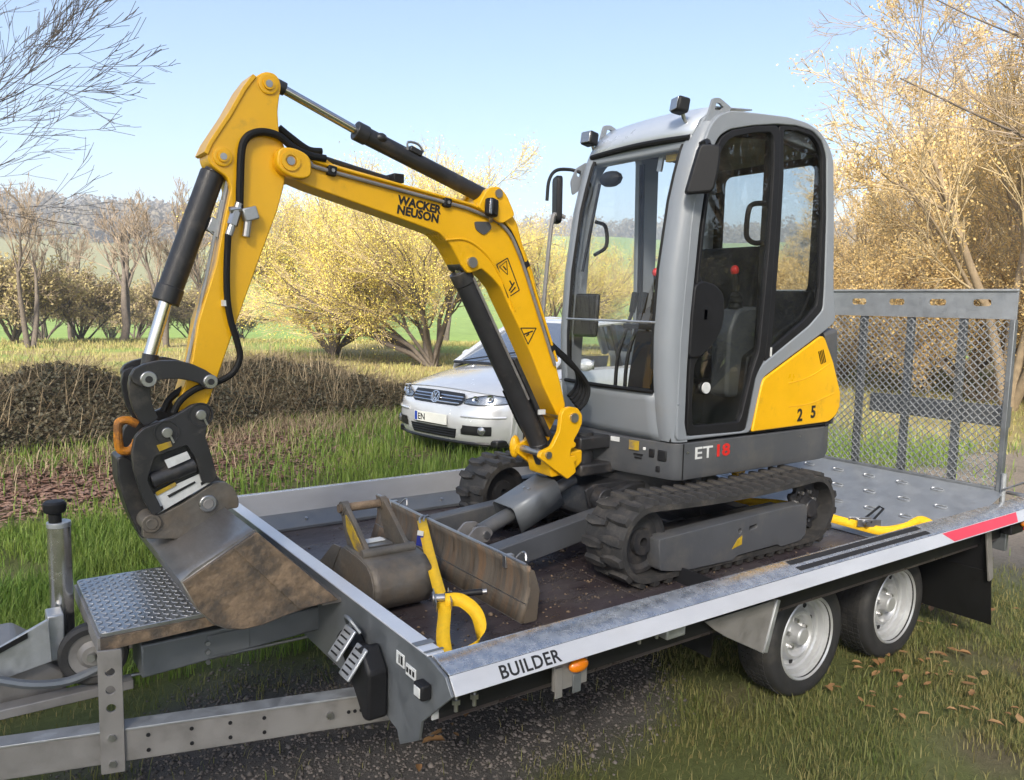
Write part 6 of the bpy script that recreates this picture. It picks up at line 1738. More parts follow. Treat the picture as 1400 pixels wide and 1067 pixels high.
MB().tube([(-.270, YC - .03, 2.06), (-.325, YC - .03, 1.80), (-.395, YC - .03, 1.50)], .006, 6).build('steel_pipe', MAT['galv'], dip)

# ---- hydraulic cylinders
def hyd(name, pts, rb, rr, parent_name, y=YC, barrel_first=True, m='black_steel'):
    c = part(name, (pts[0][0], y, pts[0][1]))
    P = [Vector((x, y, z)) for x, z in pts]
    return c, P
c, P = hyd('bucket_cylinder', K['bcyl'], 0, 0, '')
ax = (P[2] - P[1]).normalized()
off = Vector((-.012, 0, -.004))
MB().cyl(P[1] + off, P[2] + off, .041, n=28).build('barrel', MAT['black_steel'], c, bevel=.004)
MB().cyl(P[2] + off - ax * .045, P[2] + off + ax * .012, .045, n=28).build('gland', MAT['black_steel'], c, bevel=.003)
MB().cyl(P[2] + off, P[3], .0215, n=24).build('rod', MAT['chrome'], c)
MB().cyl(P[3] - ax * .03, P[4], .027, n=16).build('rod_eye', MAT['black_steel'], c, bevel=.003)
MB().cyl(P[0], P[1] + off + ax * .02, .034, n=16).build('base_eye', MAT['black_steel'], c, bevel=.003)
MB().tube([P[1] + off + Vector((.042, -.028, -.02)), P[1] + off + Vector((.0, -.03, -.22)) , P[2].lerp(P[1], .55) + Vector((.03, -.03, 0))], .006, 6).build('steel_pipe', MAT['galv'], c)
MB().obox(P[1].lerp(P[2], .42) + Vector((.045, -.02, 0)), (.03, .03, .05), (0, .35, 0)).build('port', MAT['steel'], c, bevel=.004)
c, P = hyd('arm_cylinder', K['acyl'], 0, 0, '')
ax = (P[3] - P[2]).normalized()
MB().cyl(P[0], P[2] + ax * .02, .0165, n=20).build('rod', MAT['chrome'], c)
MB().cyl(P[0] - ax * .03, P[0] + ax * .05, .024, n=16).build('rod_eye', MAT['black_steel'], c)
MB().cyl(P[2], P[3] + ax * .03, .033, n=28).build('barrel', MAT['black_steel'], c, bevel=.003)
MB().cyl(P[2] - ax * .005, P[2] + ax * .045, .037, n=28).build('gland', MAT['black_steel'], c, bevel=.003)
q = P[2].lerp(P[3], .16); MB().ball(q + Vector((0, -.022, .012)), .02, 10, 7, (1.3, 1, 1)).build('port', MAT['black_steel'], c)
q = P[2].lerp(P[3], .42) + Vector((0, -.01, .030))
MB().obox(q, (.055, .05, .022), (0, .33, 0)).build('hose_bracket', MAT['black_steel'], c, bevel=.003)
MB().tube(smooth_path([q + Vector((-.035, -.015, .0)), q + Vector((-.035, -.015, .03)), q + Vector((.01, -.015, .028)), q + Vector((.035, -.015, .0))], 3), .005, 6).build('hose_guard', MAT['steel'], c)
MB().cyl(P[3] + ax * .02, P[4], .028, n=16).build('base_eye', MAT['black_steel'], c, bevel=.003)
c, P = hyd('boom_cylinder', K['mcyl'], 0, 0, '')
ax = (P[2] - P[1]).normalized()
MB().cyl(P[1], P[2], .043, n=28).build('barrel', MAT['black_steel'], c, bevel=.004)
MB().cyl(P[1] - ax * .03, P[1] + ax * .03, .047, n=28).build('gland', MAT['black_steel'], c, bevel=.004)
MB().cyl(P[0], P[1], .024, n=18).build('rod', MAT['chrome'], c)
MB().cyl(P[0] - Vector((0, .05, 0)), P[0] + Vector((0, .05, 0)), .03, n=18).build('rod_eye', MAT['black_steel'], c)
MB().bar(P[1].lerp(P[2], .48) + Vector((.048, -.01, .02)), P[2] + Vector((.030, -.01, .05)), .06, .022, up=(1, 0, .5)).build('guard_plate', MAT['black_steel'], c, bevel=.004)
MB().tube([P[1] + Vector((.03, -.04, 0)), P[2].lerp(P[1], .3) + Vector((.03, -.04, 0))], .006, 6).build('steel_pipe', MAT['galv_dull'], c)
q = P[1].lerp(P[2], .80) + Vector((.058, -.045, .015))
MB().obox(q, (.035, .012, .022), (0, 0, 0)).build('label', MAT['label'], c)
MB().cyl(P[2] - ax * .02, P[3], .045, .035, n=20).build('base_eye', MAT['black_steel'], c, bevel=.004)
MB().tube(smooth_path([P[2].lerp(P[1], .35) + Vector((-.045, .02, 0)), P[2].lerp(P[1], .1) + Vector((-.05, .03, .02)), P[2] + Vector((.02, .04, -.04))], 5), .006, 6).build('hose', MAT['seal'], c)

# ---- bucket linkage and quick hitch
lk = part('bucket_link', (-.45, YC, 1.45))
for s in (-1, 1):
    plate('link_plate', rnd(K['link'], .006, 2), [], YC + s * .088, .011, MAT['black_steel'], lk, bevel=.003)
    plate('tip_plate', rnd(K['tip'], .008, 2), [], YC + s * .066 , .010, MAT['black_steel'], lk, bevel=.003)
for i, r in ((5, .026), (6, .024)):
    x, z = K['pins'][i]
    MB().cyl((x, YC - .112, z), (x, YC + .112, z), r, n=22).build('pin', MAT['steel'], lk, bevel=.003)
    MB().cyl((x, YC - .118, z), (x, YC - .100, z), r * .45, n=12).build('pin_bolt', MAT['black_steel'], lk)
hq = part('quick_hitch', (-.46, YC, 1.15))
HK = K['hitch']
top = [p for p in HK if p[1] > 1.21]
hplate = [(-.578, 1.276), (-.552, 1.302), (-.505, 1.318), (-.462, 1.333), (-.43, 1.351), (-.402, 1.369), (-.374, 1.374), (-.35, 1.365), (-.34, 1.346), (-.351, 1.305), (-.36, 1.259), (-.339, 1.186), (-.323, 1.113), (-.34, 1.097), (-.372, 1.10), (-.395, 1.19), (-.42, 1.235), (-.52, 1.205), (-.545, 1.13), (-.500, 1.02), (-.533, 1.009), (-.563, 1.076), (-.586, 1.17), (-.59, 1.221)]
for s in (-1, 1):
    plate('hitch_plate', rnd(hplate, .008, 2), [], YC + s * .102, .010, MAT['black_steel'], hq, bevel=.003)
MB().prism(rnd([(-.555, 1.21), (-.37, 1.265), (-.345, 1.11), (-.50, 1.015), (-.545, 1.08)], .01, 2), 'y', YC - .085, YC + .09).build('hitch_body', MAT['black_steel'], hq, bevel=.006)
MB().prism(rnd(K['hitchback'], .012, 3), 'y', YC - .02, YC + .10).build('hitch_front', MAT['black_steel'], hq, bevel=.006)
MB().cyl((-.53, YC - .089, 1.12), (-.39, YC - .089, 1.165), .028, n=18).build('lock_cylinder', MAT['black_steel'], hq, bevel=.004)
def chip(k, y0, m, name, th=.003):
    MB().prism(K[k], 'y', y0 - th, y0).build(name, m, hq)
yb = YC - .0895
chip('stick1', yb - .004, MAT['label'], 'rating_plate'); chip('stick2', yb - .0075, MAT['black_print'], 'plate_slot')
chip('stick3', yb - .030, MAT['label'], 'sticker'); chip('stick4', YC - .1155, MAT['oldyellow'], 'sticker'); chip('stick5', yb - .0076, MAT['oldyellow'], 'sticker')
MB().prism([(-.375, 1.098), (-.352, 1.110), (-.349, 1.100), (-.372, 1.088)], 'y', yb - .0085, yb - .007).build('plate_slot', MAT['black_print'], hq)
MB().prism([(-.512, 1.028), (-.498, 1.035), (-.494, 1.022), (-.508, 1.015)], 'y', yb - .0085, yb - .007).build('plate_slot', MAT['black_print'], hq)
for i in (7, 8):
    x, z = K['pins'][i]
    MB().cyl((x, YC - .125, z), (x, YC + .125, z), .017, n=16).build('pin', MAT['steel'], hq, bevel=.002)
    rg = MB(); rg.lathe([(.034, 0), (.037, .006), (.041, .006), (.041, 0)], (x, YC - .112, z), (0, -1, 0), 24); rg.build('pin_ring', MAT['black_steel'], hq)
    MB().bar((x + .01, YC - .117, z - .012), (x + .02, YC - .117, z - .036), .006, .008, up=(0, 1, 0)).build('pin_keeper', MAT['steel'], hq)
hk = smooth_path([(x, YC - .03, z) for x, z in K['hook']], 5)
MB().tube(hk, .014, 10).build('lifting_hook', MAT['orange_paint'], hq)

# ---- ditching bucket on the hitch (outer shell as ring, open mouth towards the cab)
BK = K['bucket']
bkt = part('ditching_bucket', (-.27, YC, .72))
Yb0, Yb1 = .70, 1.58
shell = [BK[2], BK[3], BK[4], BK[5], BK[6], BK[7], BK[8], BK[9], BK[0], BK[1]]      # lip -> floor -> back -> top
rows = [[(x, y, z) for x, z in shell] for y in (Yb0 + .004, Yb1 - .004)]
rows = [[(x, lerp(Yb0 + .004, Yb1 - .004, k / 12), z) for x, z in shell] for k in range(13)]
MB().grid(rows).build('shell', MAT['wornsteel'], bkt, thick=.009, ang=55)
sp_ = [BK[2], BK[3], BK[4], BK[5], BK[6], BK[7], BK[8], BK[9], BK[0], BK[1]]
for y in (Yb0, Yb1):
    MB().prism(sp_, 'y', y - .006, y + .006).build('end_plate', MAT['mudrust'], bkt, bevel=.002)
    MB().prism([(x + .002, z + .001) for x, z in K['bucketstrip']], 'y', y - .012, y - .0062).build('side_cutter', MAT['mudrust'], bkt, bevel=.002)
MB().bar((BK[2][0] - .02, Yb0 - .002, BK[2][1] - .004), (BK[2][0] - .02, Yb1 + .002, BK[2][1] - .004), .07, .014, up=(0, 0, 1)).build('cutting_edge', MAT['wornsteel'], bkt, bevel=.002)
for s in (-1, 1):
    plate('ear', rnd(K['ear'], .012, 3), [], YC + s * .086, .010, MAT['mudsteel'], bkt, bevel=.003)
for i, r in ((0, .030), (1, .032)):
    x, z = K['earpin'][i]
    MB().cyl((x, YC - .108, z), (x, YC + .108, z), r, n=24).build('bucket_pin', MAT['steel'] if i == 0 else MAT['mudsteel'], bkt, bevel=.004)
    MB().cyl((x, YC - .112, z), (x, YC - .10, z), r * .6, n=18).build('pin_head', MAT['galv_dull'] if i == 0 else MAT['mudsteel'], bkt, bevel=.002)
MB().prism([(BK[0][0] - .006, BK[0][1]), (BK[0][0] + .03, BK[0][1] + .03), (BK[1][0], BK[1][1] + .008), (BK[1][0] + .012, BK[1][1] - .01)], 'y', Yb0 + .006, Yb0 + .0065).build('edge_weld', MAT['wornsteel'], bkt)

# ------------------------------------------------------------------ spare digging bucket standing on the deck
sbk = tag(empty('digging_bucket', (.34, 1.05, ZD)), 'narrow muddy digging bucket with worn yellow ear standing on the deck before the dozer blade', 'bucket')
SX0, SX1 = .165, .405
sprof = [(1.315, .640), (1.300, .580), (1.20, ZD + .006), (1.00, ZD + .006), (.90, ZD + .010), (.845, ZD + .030), (.812, ZD + .075), (.808, ZD + .12), (.830, ZD + .165), (.875, ZD + .195), (.945, ZD + .205), (1.08, ZD + .21)]
MB().grid([[(x, y, z) for y, z in sprof] for x in [lerp(SX0, SX1, k / 8) for k in range(9)]]).build('shell', MAT['mudsteel'], sbk, thick=.009, ang=50)
for x in (SX0, SX1):
    MB().prism(sprof, 'x', x - .006, x + .006).build('end_plate', MAT['mudsteel'], sbk, bevel=.002)
ear_p = rnd([(.905, ZD + .17), (.935, ZD + .235), (1.05, ZD + .315), (1.13, ZD + .365), (1.165, ZD + .365), (1.175, ZD + .335), (1.10, ZD + .20)], .012, 3)
for i, x in enumerate((SX0 + .03, SX1 - .045)):
    e = MB().prism(ear_p, 'x', x - .009, x + .009).build('ear', MAT['mudsteel'], sbk, bevel=.003)
    if i == 0:
        MB().prism(rnd([(.935, ZD + .20), (.965, ZD + .24), (1.06, ZD + .305), (1.115, ZD + .33), (1.10, ZD + .27), (1.03, ZD + .215)], .01, 2), 'x', x + .0095, x + .0125).build('ear_paint', MAT['oldyellow'], e)
        MB().prism(rnd([(.935, ZD + .20), (.965, ZD + .24), (1.06, ZD + .305), (1.115, ZD + .33), (1.10, ZD + .27), (1.03, ZD + .215)], .01, 2), 'x', x - .0125, x - .0095).build('ear_paint', MAT['oldyellow'], e)
MB().cyl((SX0 + .005, 1.150, ZD + .345), (SX1 - .02, 1.150, ZD + .345), .017, n=16).build('hinge_bar', MAT['mudrust'], sbk)
MB().cyl((SX0 + .005, .935, ZD + .215), (SX1 - .015, .935, ZD + .215), .019, n=16).build('hinge_bar', MAT['mudsteel'], sbk)
for x in (SX0 + .03, SX1 - .045):
    MB().cyl((x - .014, 1.150, ZD + .345), (x + .014, 1.150, ZD + .345), .027, n=18).build('bar_boss', MAT['mudsteel'], sbk)
MB().box(SX0 + .05, SX1 - .07, 1.00, 1.09, ZD + .212, ZD + .222).build('back_plate', MAT['wornsteel'], sbk, bevel=.003)
MB().obox((.275, 1.055, ZD + .226), (.085, .045, .003), (0, 0, .05)).build('rating_plate', MAT['label'], sbk)
for x in (SX0 - .010, SX1 + .004):
    MB().prism(rnd([(1.17, ZD + .20), (1.33, .64), (1.31, .578), (1.24, .575), (1.10, ZD + .205)], .01, 2), 'x', x, x + .006).build('side_cutter', MAT['mudsteel'], sbk)

# ------------------------------------------------------------------ ratchet straps
def ribbon(path, w, side=None, twist=None):
    P = [Vector(p) for p in path]; rows = []
    for i, p in enumerate(P):
        t = (P[min(i + 1, len(P) - 1)] - P[max(i - 1, 0)]).normalized()
        s = Vector(side[i] if isinstance(side, list) else side)
        s = (s - t * s.dot(t)).normalized()
        rows.append([p - s * w / 2, p + s * w / 2])
    return MB().grid(rows)
sf = tag(empty('ratchet_strap', (.42, .75, ZD)), 'yellow ratchet strap from the dozer blade to the front near deck corner', 'ratchet strap')
A = Vector((.612, 1.275, ZD + .208)); B = Vector((.290, .540, ZD + .140)); C0 = Vector((.125, .222, ZD + .02))
ribbon([A.lerp(B, k / 8) - Vector((0, 0, .012 * math.sin(math.pi * k / 8))) for k in range(9)], .042, (.8, -.35, .25)).build('webbing', MAT['strap'], sf, thick=.002, ang=25)
ribbon(smooth_path([B, B + Vector((-.02, -.05, -.015)), Vector((.20, .38, ZD + .10)), Vector((.165, .30, ZD + .06)), C0], 4), .045, (.8, -.35, .25)).build('webbing', MAT['strap'], sf, thick=.002, ang=25)
ribbon(smooth_path([B + Vector((0, -.02, .012)), B + Vector((.045, -.05, .012)), B + Vector((.070, -.11, -.02)), B + Vector((.055, -.16, -.07)), B + Vector((.005, -.19, -.105)), B + Vector((-.07, -.17, -.12)), Vector((.10, .36, ZD + .015))], 5), .045, [(.5, .2, .8)] * 31).build('loose_end', MAT['strap'], sf, thick=.002, ang=25)
ribbon(smooth_path([Vector((.10, .34, ZD + .012)), Vector((.07, .40, ZD + .02)), Vector((.11, .46, ZD + .012)), Vector((.18, .42, ZD + .03)), Vector((.20, .34, ZD + .02))], 4), .045, (.3, .2, 1)).build('loose_end', MAT['strap'], sf, thick=.002, ang=25)
R = (A - B).to_track_quat('X', 'Z').to_matrix()
rt = empty('ratchet', B); rt.parent = sf; rt.matrix_parent_inverse = basis_of(sf).inverted()
for s in (-1, 1):
    MB().obox(B + R @ Vector((0, s * .026, .008)), (.11, .004, .038), R).build('ratchet_cheek', MAT['steel'], rt, bevel=.003)
MB().cyl(B + R @ Vector((.01, -.034, .01)), B + R @ Vector((.01, .034, .01)), .014, n=14).build('spool', MAT['steel'], rt)
for s in (-1, 1):
    MB().cyl(B + R @ Vector((.01, s * .029, .01)), B + R @ Vector((.01, s * .034, .01)), .022, n=14).build('ratchet_gear', MAT['steel'], rt)
hd = Vector((.85, -.5, .1)).normalized()
MB().cyl(B + Vector((.01, 0, .02)), B + Vector((.01, 0, .02)) + hd * .13, .011, n=12).build('ratchet_handle', MAT['black_plastic'], rt)
MB().cyl(B + Vector((.01, 0, .02)) + hd * .128, B + Vector((.01, 0, .02)) + hd * .145, .008, n=10).build('handle_end', MAT['steel'], rt)
MB().tube(smooth_path([A + Vector((-.02, -.03, -.015)), A + Vector((-.012, -.005, .008)), A + Vector((.02, .01, .012)), A + Vector((.03, .01, -.02))], 5), .005, 6).build('claw_hook', MAT['steel'], sf)
MB().tube(smooth_path([A + Vector((-.005, -.035, -.015)), A + Vector((.005, -.010, .008)), A + Vector((.035, .005, .012)), A + Vector((.045, .005, -.02))], 5), .005, 6).build('claw_hook', MAT['steel'], sf)
q = A.lerp(B, .22)
MB().obox(q + Vector((-.02, .012, -.025)), (.004, .03, .045), (0, .2, .4)).build('strap_label', MAT['blue_tag'], sf)
MB().obox(q + Vector((-.018, .010, .006)), (.004, .03, .02), (0, .2, .4)).build('strap_label', MAT['label'], sf)
MB().tube([C0 + Vector((.02, .02, .02)), C0, C0 + Vector((-.01, -.03, -.01))], .007, 6).build('deck_hook', MAT['steel'], sf)

sr = tag(empty('ratchet_strap', (2.85, .6, ZD)), 'yellow ratchet strap lying on the rear deck before the ramp plate', 'ratchet strap')
rp = smooth_path([(2.35, .98, .70), (2.55, .80, ZD + .13), (2.66, .62, ZD + .09), (2.72, .50, ZD + .07)], 5)
ribbon(rp, .045, (.3, .3, 1)).build('webbing', MAT['strap'], sr, thick=.002, ang=25)
rp = smooth_path([(2.72, .50, ZD + .07), (2.80, .40, ZD + .05), (2.90, .33, ZD + .07), (3.0, .30, ZD + .10), (3.04, .24, ZD + .06), (2.95, .22, ZD + .05)], 5)
ribbon(rp, .045, (.2, .3, 1)).build('loose_end', MAT['strap'], sr, thick=.002, ang=25)
Bq = Vector((2.74, .47, ZD + .075))
for s in (-1, 1):
    MB().obox(Bq + Vector((.02, s * .026, .01)), (.12, .004, .04), (0, 0, -.6)).build('ratchet_cheek', MAT['steel'], sr, bevel=.003)
MB().cyl(Bq + Vector((-.01, -.04, .012)), Bq + Vector((.02, .04, .012)), .014, n=12).build('spool', MAT['steel'], sr)
MB().tube([Bq + Vector((.02, -.03, .01)), Bq + Vector((.12, -.04, .075)), Bq + Vector((.17, .01, .07)), Bq + Vector((.06, .03, .01))], .006, 6).build('ratchet_handle', MAT['black_plastic'], sr)

# ------------------------------------------------------------------ parked car
CAR_X, CAR_Y, CAR_H = 3.142, 5.660, 3.336
car = tag(empty('parked_car', (CAR_X, CAR_Y, .075), CAR_H), 'silver hatchback parked on the grass behind the trailer', 'car')
# local frame: +x forward (front bumper at x = 0), +y to the car's left, z up
def sgnpow(v, p): return math.copysign(abs(v) ** p, v)
HW = .875
def plan_back(v):       # how far the nose falls back towards the corners
    return .055 * (v / .6) ** 2 + .30 * (abs(v) / HW) ** 7
nose = [(.115, .165), (.055, .190), (.020, .240), (.0, .320), (.0, .42), (.012, .50), (.022, .545), (.030, .575), (.075, .640), (.10, .700), (.125, .745), (.19, .775), (.36, .822), (.62, .872), (.88, .912), (1.12, .945)]
def nose_pt(i, v, lift=0.0):
    s, z = nose[i]; f = max(0.0, 1 - max(0, s - .12) / .9)
    s2 = s + plan_back(v) * (f ** 1.2) + lift * -1
    hood = min(1, max(0, (z - .62) / .2))
    z2 = z - hood * (.050 * (v / HW) ** 2 + .05 * (abs(v) / HW) ** 6) + .012 * hood * math.cos(v * 3.2)
    w = HW * (.965 if z < .3 else 1.0)
    return (-s2, v * (w / HW), z2)
def nose_at(s_z, v, lift=0.0):
    """point on nose surface at height z (front part)"""
    z = s_z
    for i in range(len(nose) - 1):
        z0, z1 = nose[i][1], nose[i + 1][1]
        if z0 <= z <= z1:
            t = (z - z0) / (z1 - z0)
            a = Vector(nose_pt(i, v)); b = Vector(nose_pt(i + 1, v))
            return a.lerp(b, t) + Vector((lift, 0, lift * .2))
    return Vector(nose_pt(len(nose) - 1, v))
vv_ = [-HW, -.85, -.80, -.72, -.6, -.45, -.3, -.15, 0, .15, .3, .45, .6, .72, .80, .85, HW]
MB().grid([[nose_pt(i, v) for v in vv_] for i in range(0, 9)]).build('front_bumper', MAT['car_silver'], car, ang=60, local=True)
MB().grid([[nose_pt(i, v) for v in vv_] for i in range(10, len(nose))]).build('bonnet', MAT['car_silver'], car, ang=60, local=True)
# band between bumper and bonnet that carries grille and lamps
MB().grid([[Vector(nose_pt(i, v)) - Vector((.02, 0, 0)) for v in vv_[1:-1]] for i in (8, 9, 10)]).build('nose_band', MAT['car_silver'], car, ang=60, local=True)
# sides
def side_sheet(s):
    rows = []
    for (z, w) in ((.20, .835), (.35, .862), (.55, .880), (.70, .877), (.82, .868), (.905, .835)):
        row = []; w0 = w
        for k in range(24):
            w = w0
            sx = lerp(.345, 4.12, k / 23)
            zz = z
            if z > .75:
                edge = Vector(nose_pt(len(nose) - 1, HW)).z
                for i in range(10, len(nose) - 1):
                    sa, sb_ = -nose_pt(i, HW)[0], -nose_pt(i + 1, HW)[0]
                    if sa <= sx <= sb_: edge = lerp(nose_pt(i, HW)[2], nose_pt(i + 1, HW)[2], (sx - sa) / (sb_ - sa))
                    elif i == 10 and sx < sa: edge = nose_pt(10, HW)[2]
                top = lerp(edge, .92, min(1, max(0, (sx - 1.1) / .35)))
                zz = lerp(.70, top, 1.0 if z > .9 else .55)
                if z > .9 and sx < 1.1: w = .873
                elif z > .9: w = lerp(.873, .840, min(1, (sx - 1.1) / .35))
            rear = max(0, (sx - 3.5) / .62)
            row.append((-sx, s * (w - .10 * rear ** 2), zz))
        rows.append(row)
    return rows
for s in (-1, 1):
    MB().grid(side_sheet(s)).build('body_side', MAT['car_silver'], car, ang=60, local=True)
    # shoulder between wing and window line
    MB().grid([[(-lerp(1.08, 4.05, k / 16), s * lerp(.868, .838, min(1, k / 3)), lerp(.85, .922, min(1, k / 2.0))) for k in range(17)],
               [(-lerp(1.02, 4.0, k / 16), s * .775, .945) for k in range(17)]]).build('shoulder', MAT['car_silver'], car, ang=60, local=True)
    for sx in (.88, 3.45):
        w = empty('wheel', (-sx, s * .78, .312)); w.parent = car
        c = (0, s * .10, 0)
        MB().lathe([(.19, -.09), (.29, -.10), (.312, -.06), (.312, .06), (.29, .10), (.19, .09)], (0, 0, 0), (0, s, 0), 32, closed=True).build('tyre', MAT['tyre'], w, local=True)
        MB().lathe([(.0, .05), (.06, .07), (.10, .05), (.17, .075), (.195, .095), (.20, .08), (.19, .0), (0, .0)], (0, 0, 0), (0, s, 0), 28).build('rim', MAT['rim'], w, local=True)
        MB().cyl((-sx, s * .60, .33), (-sx, s * .8835, .33), .355, n=32).build('wheel_arch', MAT['car_black'], car, local=True)
# floor, tail
MB().box(-4.0, -.2, -.80, .80, .17, .25).build('underbody', MAT['car_black'], car, local=True, bevel=.02)
MB().grid([[(-4.12 - b, v * (1 - .06 * b * 10), z) for v in (-.78, -.5, 0, .5, .78)] for (z, b) in ((.25, .0), (.5, .08), (.9, .05), (1.0, .0))]).build('tailgate', MAT['car_silver'], car, ang=60, local=True)
# greenhouse
gb = {'ws0': (1.02, .955, .80), 'ws1': (1.93, 1.415, .60)}
def gh(sx, z, w): return Vector((-sx, w, z))
roofrows = []
for sx, z, w in ((1.90, 1.418, .585), (2.1, 1.452, .60), (2.6, 1.475, .60), (3.2, 1.455, .59), (3.62, 1.40, .57)):
    roofrows.append([(-sx, w * t, z + .018 * (1 - t * t)) for t in (-1, -.85, -.5, 0, .5, .85, 1)])
MB().grid(roofrows).build('roof', MAT['car_silver'], car, ang=60, thick=.01, local=True)
ws = [[(-lerp(1.06, 1.90, t) + .05 * (1 - u * u) * (1 - t) , lerp(.775, .585, t) * u, lerp(.945, 1.418, t) + .018 * (1 - u * u)) for u in (-1, -.8, -.5, -.2, 0, .2, .5, .8, 1)] for t in (0, .25, .5, .75, 1)]
MB().grid(ws).build('windscreen', MAT['car_glass'], car, ang=60, local=True)
MB().tube([Vector(ws[0][k]) + Vector((.03, 0, -.005)) for k in range(9)], .020, 6).build('scuttle', MAT['car_black'], car, local=True)
MB().tube([Vector(ws[0][1]) + Vector((.03, .02, .02)), Vector(ws[1][4]) + Vector((.0, .1, .02))], .008, 5).build('wiper', MAT['car_black'], car, local=True)
MB().grid([[(-lerp(3.62, 4.05, t), lerp(.57, .72, t) * u, lerp(1.40, 1.0, t)) for u in (-1, 0, 1)] for t in (0, .5, 1)]).build('rear_window', MAT['car_glass'], car, local=True)
for s in (-1, 1):
    MB().tube([(-1.04, s * .782, .93), (-1.45, s * .70, 1.19), (-1.88, s * .60, 1.415), (-2.6, s * .612, 1.468), (-3.3, s * .60, 1.44), (-3.66, s * .585, 1.385)], .032, 8).build('roof_pillar', MAT['car_silver'], car, local=True)
    q = [(-1.12, s * .785, .93), (-1.50, s * .698, 1.17), (-1.90, s * .608, 1.395), (-2.6, s * .62, 1.435), (-3.3, s * .61, 1.40), (-3.75, s * .72, .99), (-2.5, s * .80, .955)]
    MB().add(q, [tuple(range(7))]).build('side_glass', MAT['glass'], car, local=True)
    MB().bar((-2.28, s * .800, .95), (-2.33, s * .622, 1.44), .02, .07, up=(1, 0, 0)).build('centre_pillar', MAT['car_black'], car, local=True)
    MB().tube([(-3.62, s * .59, 1.39), (-4.02, s * .74, .98)], .06, 8).build('rear_pillar', MAT['car_silver'], car, local=True)
    # door mirror
    mr = MB().ball((-1.42, s * .955, 1.00), .10, 14, 9, (.62, 1.05, .72)); mr.build('door_mirror', MAT['car_silver'], car, local=True)
    MB().bar((-1.40, s * .82, .955), (-1.41, s * .93, .965), .05, .04).build('mirror_arm', MAT['car_black'], car, local=True)
    MB().obox((-1.475, s * .955, 1.0), (.012, .15, .10), (0, 0, 0)).build('mirror_glass', MAT['mirror'], car, local=True, bevel=.005)
    # headlamp: bowl and clear lens follow the curved nose
    vs_ = [lerp(.42, .862, k / 10) for k in range(11)]
    def hl_lo(v): return lerp(.612, .640, (v - .42) / .44) - .018 * math.sin(math.pi * (v - .42) / .44)
    def hl_hi(v): return lerp(.655, .738, min(1, (v - .42) / .25)) - .02 * max(0, (v - .72) / .14) ** 2
    def hl_grid(lift): return [[nose_at(lerp(hl_lo(v), hl_hi(v), t), s * v, lift * (1 if 0 < t < 1 else .4)) for v in vs_] for t in (0, .2, .4, .6, .8, 1)]
    hlp = MB().grid(hl_grid(.006)).build('headlamp', MAT['lamp_grey'], car, local=True, ang=80)
    MB().grid(hl_grid(.026)).build('lamp_lens', MAT['lens'], hlp, local=True, ang=80)
    for (v, z, r) in ((.54, .664, .036), (.68, .684, .042)):
        c = nose_at(z, s * v, .008)
        MB().lathe([(0, .004), (r * .5, .004), (r * .85, .010), (r, .014), (r, .0)], c, (1, s * .25, .3), 18).build('reflector', MAT['car_chrome'], hlp, local=True)
        MB().lathe([(0, .012), (r * .35, .010), (r * .4, .003)], c, (1, s * .25, .3), 14).build('bulb_cap', MAT['car_black'], hlp, local=True)
    ring = [nose_at(hl_lo(v), s * v, .006) for v in vs_] + [nose_at(hl_hi(v), s * v, .006) for v in vs_[::-1]]
    MB().tube(ring, .0055, 5, closed=True).build('lamp_trim', MAT['car_black'], hlp, local=True)
    # fog lamp recess
    MB().grid([[nose_at(z, s * v, .007) for v in [lerp(.43 + .02 * (z > .35), .74, k / 8) for k in range(9)]] for z in (.295, .32, .345, .37, .392)]).build('fog_recess', MAT['car_black'], car, local=True)
    c = nose_at(.345, s * .66, .012)
    MB().lathe([(0, .012), (.03, .010), (.042, .004), (.046, -.01)], c, (1, s * .35, 0), 18).build('fog_lamp', MAT['lamp_grey'], car, local=True)
    MB().tube([nose_at(.485, s * v, .004) for v in (.42, .5, .6, .7, .77, .82)], .014, 6).build('rub_strip', MAT['car_silver'], car, local=True)
# grille with chrome bars and round emblem
MB().grid([[nose_at(z, v, .008) for v in [lerp(-w, w, k / 12) for k in range(13)]] for z, w in ((.582, .34), (.60, .39), (.64, .41), (.68, .405), (.712, .385))]).build('grille', MAT['car_black'], car, local=True)
for z, w in ((.672, .39), (.640, .385), (.606, .365)):
    MB().tube([nose_at(z, v, .012) for v in [lerp(-w, w, k / 8) for k in range(9)]], .0085, 6).build('grille_bar', MAT['car_chrome'], car, local=True)
ec = nose_at(.645, 0, .022)
ex = Vector((1, 0, .28)).normalized(); ey = Vector((0, 1, 0)); ez = ex.cross(ey)
em = empty('emblem', ec); em.parent = car
b = MB(); b.lathe([(0, .0), (.062, 0), (.064, .006)], (0, 0, 0), ex, 28); b.build('emblem_disc', MAT['car_black'], em, local=True)
b = MB(); b.lathe([(.056, .002), (.058, .012), (.066, .012), (.068, .0)], (0, 0, 0), ex, 28); b.build('emblem_ring', MAT['car_chrome'], em, local=True)
def EP(u, v): return ex * .008 + ey * u + ez * v
b = MB()
for pts in ([(-.024, .050), (0, .006), (.024, .050)], [(-.048, .028), (-.024, -.044), (0, -.004), (.024, -.044), (.048, .028)]):
    for p, q in zip(pts, pts[1:]): b.bar(EP(*p), EP(*q), .010, .008, up=ex)
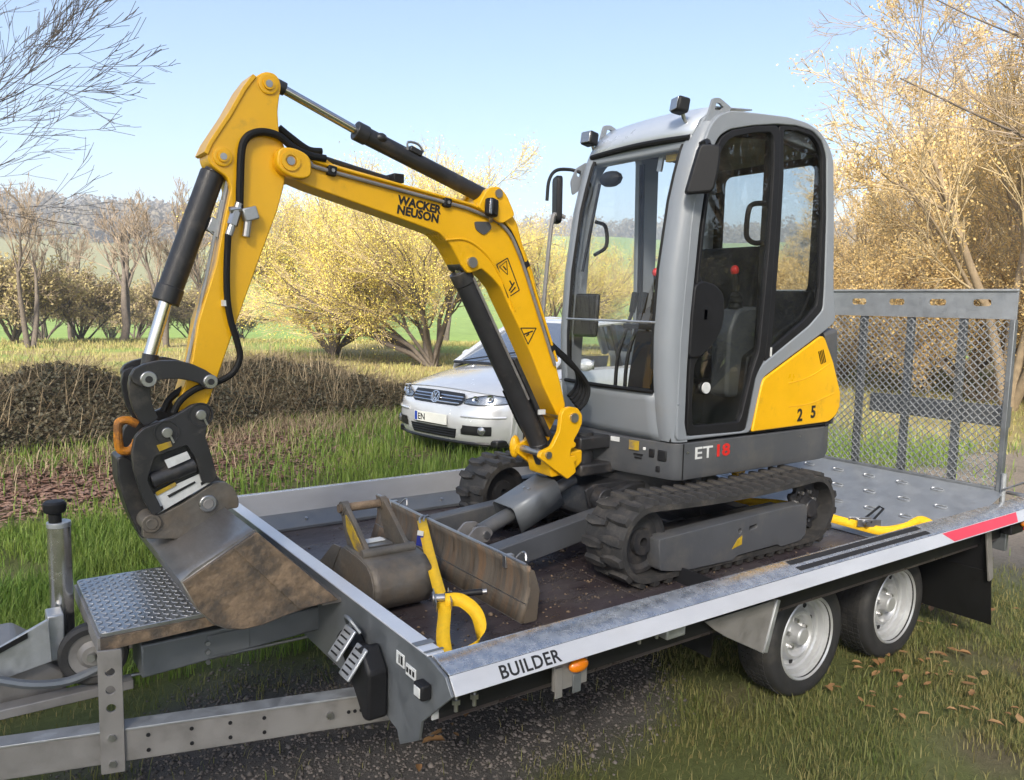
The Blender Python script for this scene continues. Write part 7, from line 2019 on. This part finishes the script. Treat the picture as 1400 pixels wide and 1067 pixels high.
b.build('emblem_letters', MAT['car_chrome'], em, local=True)
# lower intake and number plate
lo = [(-.36, .235), (-.37, .345), (.37, .345), (.36, .235)]
b = MB(); b.grid([[nose_at(z, v, .006) for v in [lerp(-w, w, k / 6) for k in range(7)]] for z, w in ((.24, .35), (.29, .36), (.345, .37))]); b.build('lower_intake', MAT['car_black'], car, local=True)
for z in (.262, .29, .318):
    MB().tube([nose_at(z, v, .010) for v in [lerp(-.35, .35, k / 6) for k in range(7)]], .006, 5).build('intake_slat', MAT['car_black'], car, local=True)
MB().tube([nose_at(.20, v, .004) for v in [lerp(-.82, .82, k / 12) for k in range(13)]], .018, 6).build('lip_spoiler', MAT['car_black'], car, local=True)
npx = nose_at(.425, 0, .022)
npl = MB().box(-.006, .006, -.26, .26, -.055, .055); npl = npl.build('number_plate', MAT['plate_white'], car, local=True, bevel=.003); npl.location = npx
MB().box(.0062, .0075, -.252, -.212, -.048, .048).build('euro_band', MAT['eu_blue'], npl, local=True)
tM = Matrix(((0, 0, 1, .0068), (1, 0, 0, -.205), (0, 1, 0, -.036), (0, 0, 0, 1)))
tx = text('plate_letters', 'EN', .098, tM, MAT['black_print'], npl, bold=.0015); tx.matrix_parent_inverse = Matrix.Identity(4)
MB().box(-.0055, -.0065 + .012, -.268, .268, -.063, -.056).build('plate_holder', MAT['car_black'], npl, local=True)

# ------------------------------------------------------------------ hazy air over the valley
hz = MB().box(CAMX - 1012, CAMX + 1012, CAMY - 1012, CAMY + 1012, -6.0, 76.0).build('haze', None, None)
hm = bpy.data.materials.new('haze'); hm.use_nodes = True
hn = hm.node_tree.nodes; hn.clear()
ho = hn.new('ShaderNodeOutputMaterial'); hv = hn.new('ShaderNodeVolumePrincipled')
hv.inputs['Color'].default_value = (.86, .91, 1.0, 1); hv.inputs['Density'].default_value = .0012; hv.inputs['Anisotropy'].default_value = .1
hm.node_tree.links.new(hv.outputs[0], ho.inputs['Volume'])
hz.data.materials.append(hm)
tag(hz, 'thin pale haze over the valley', 'haze', kind='stuff')
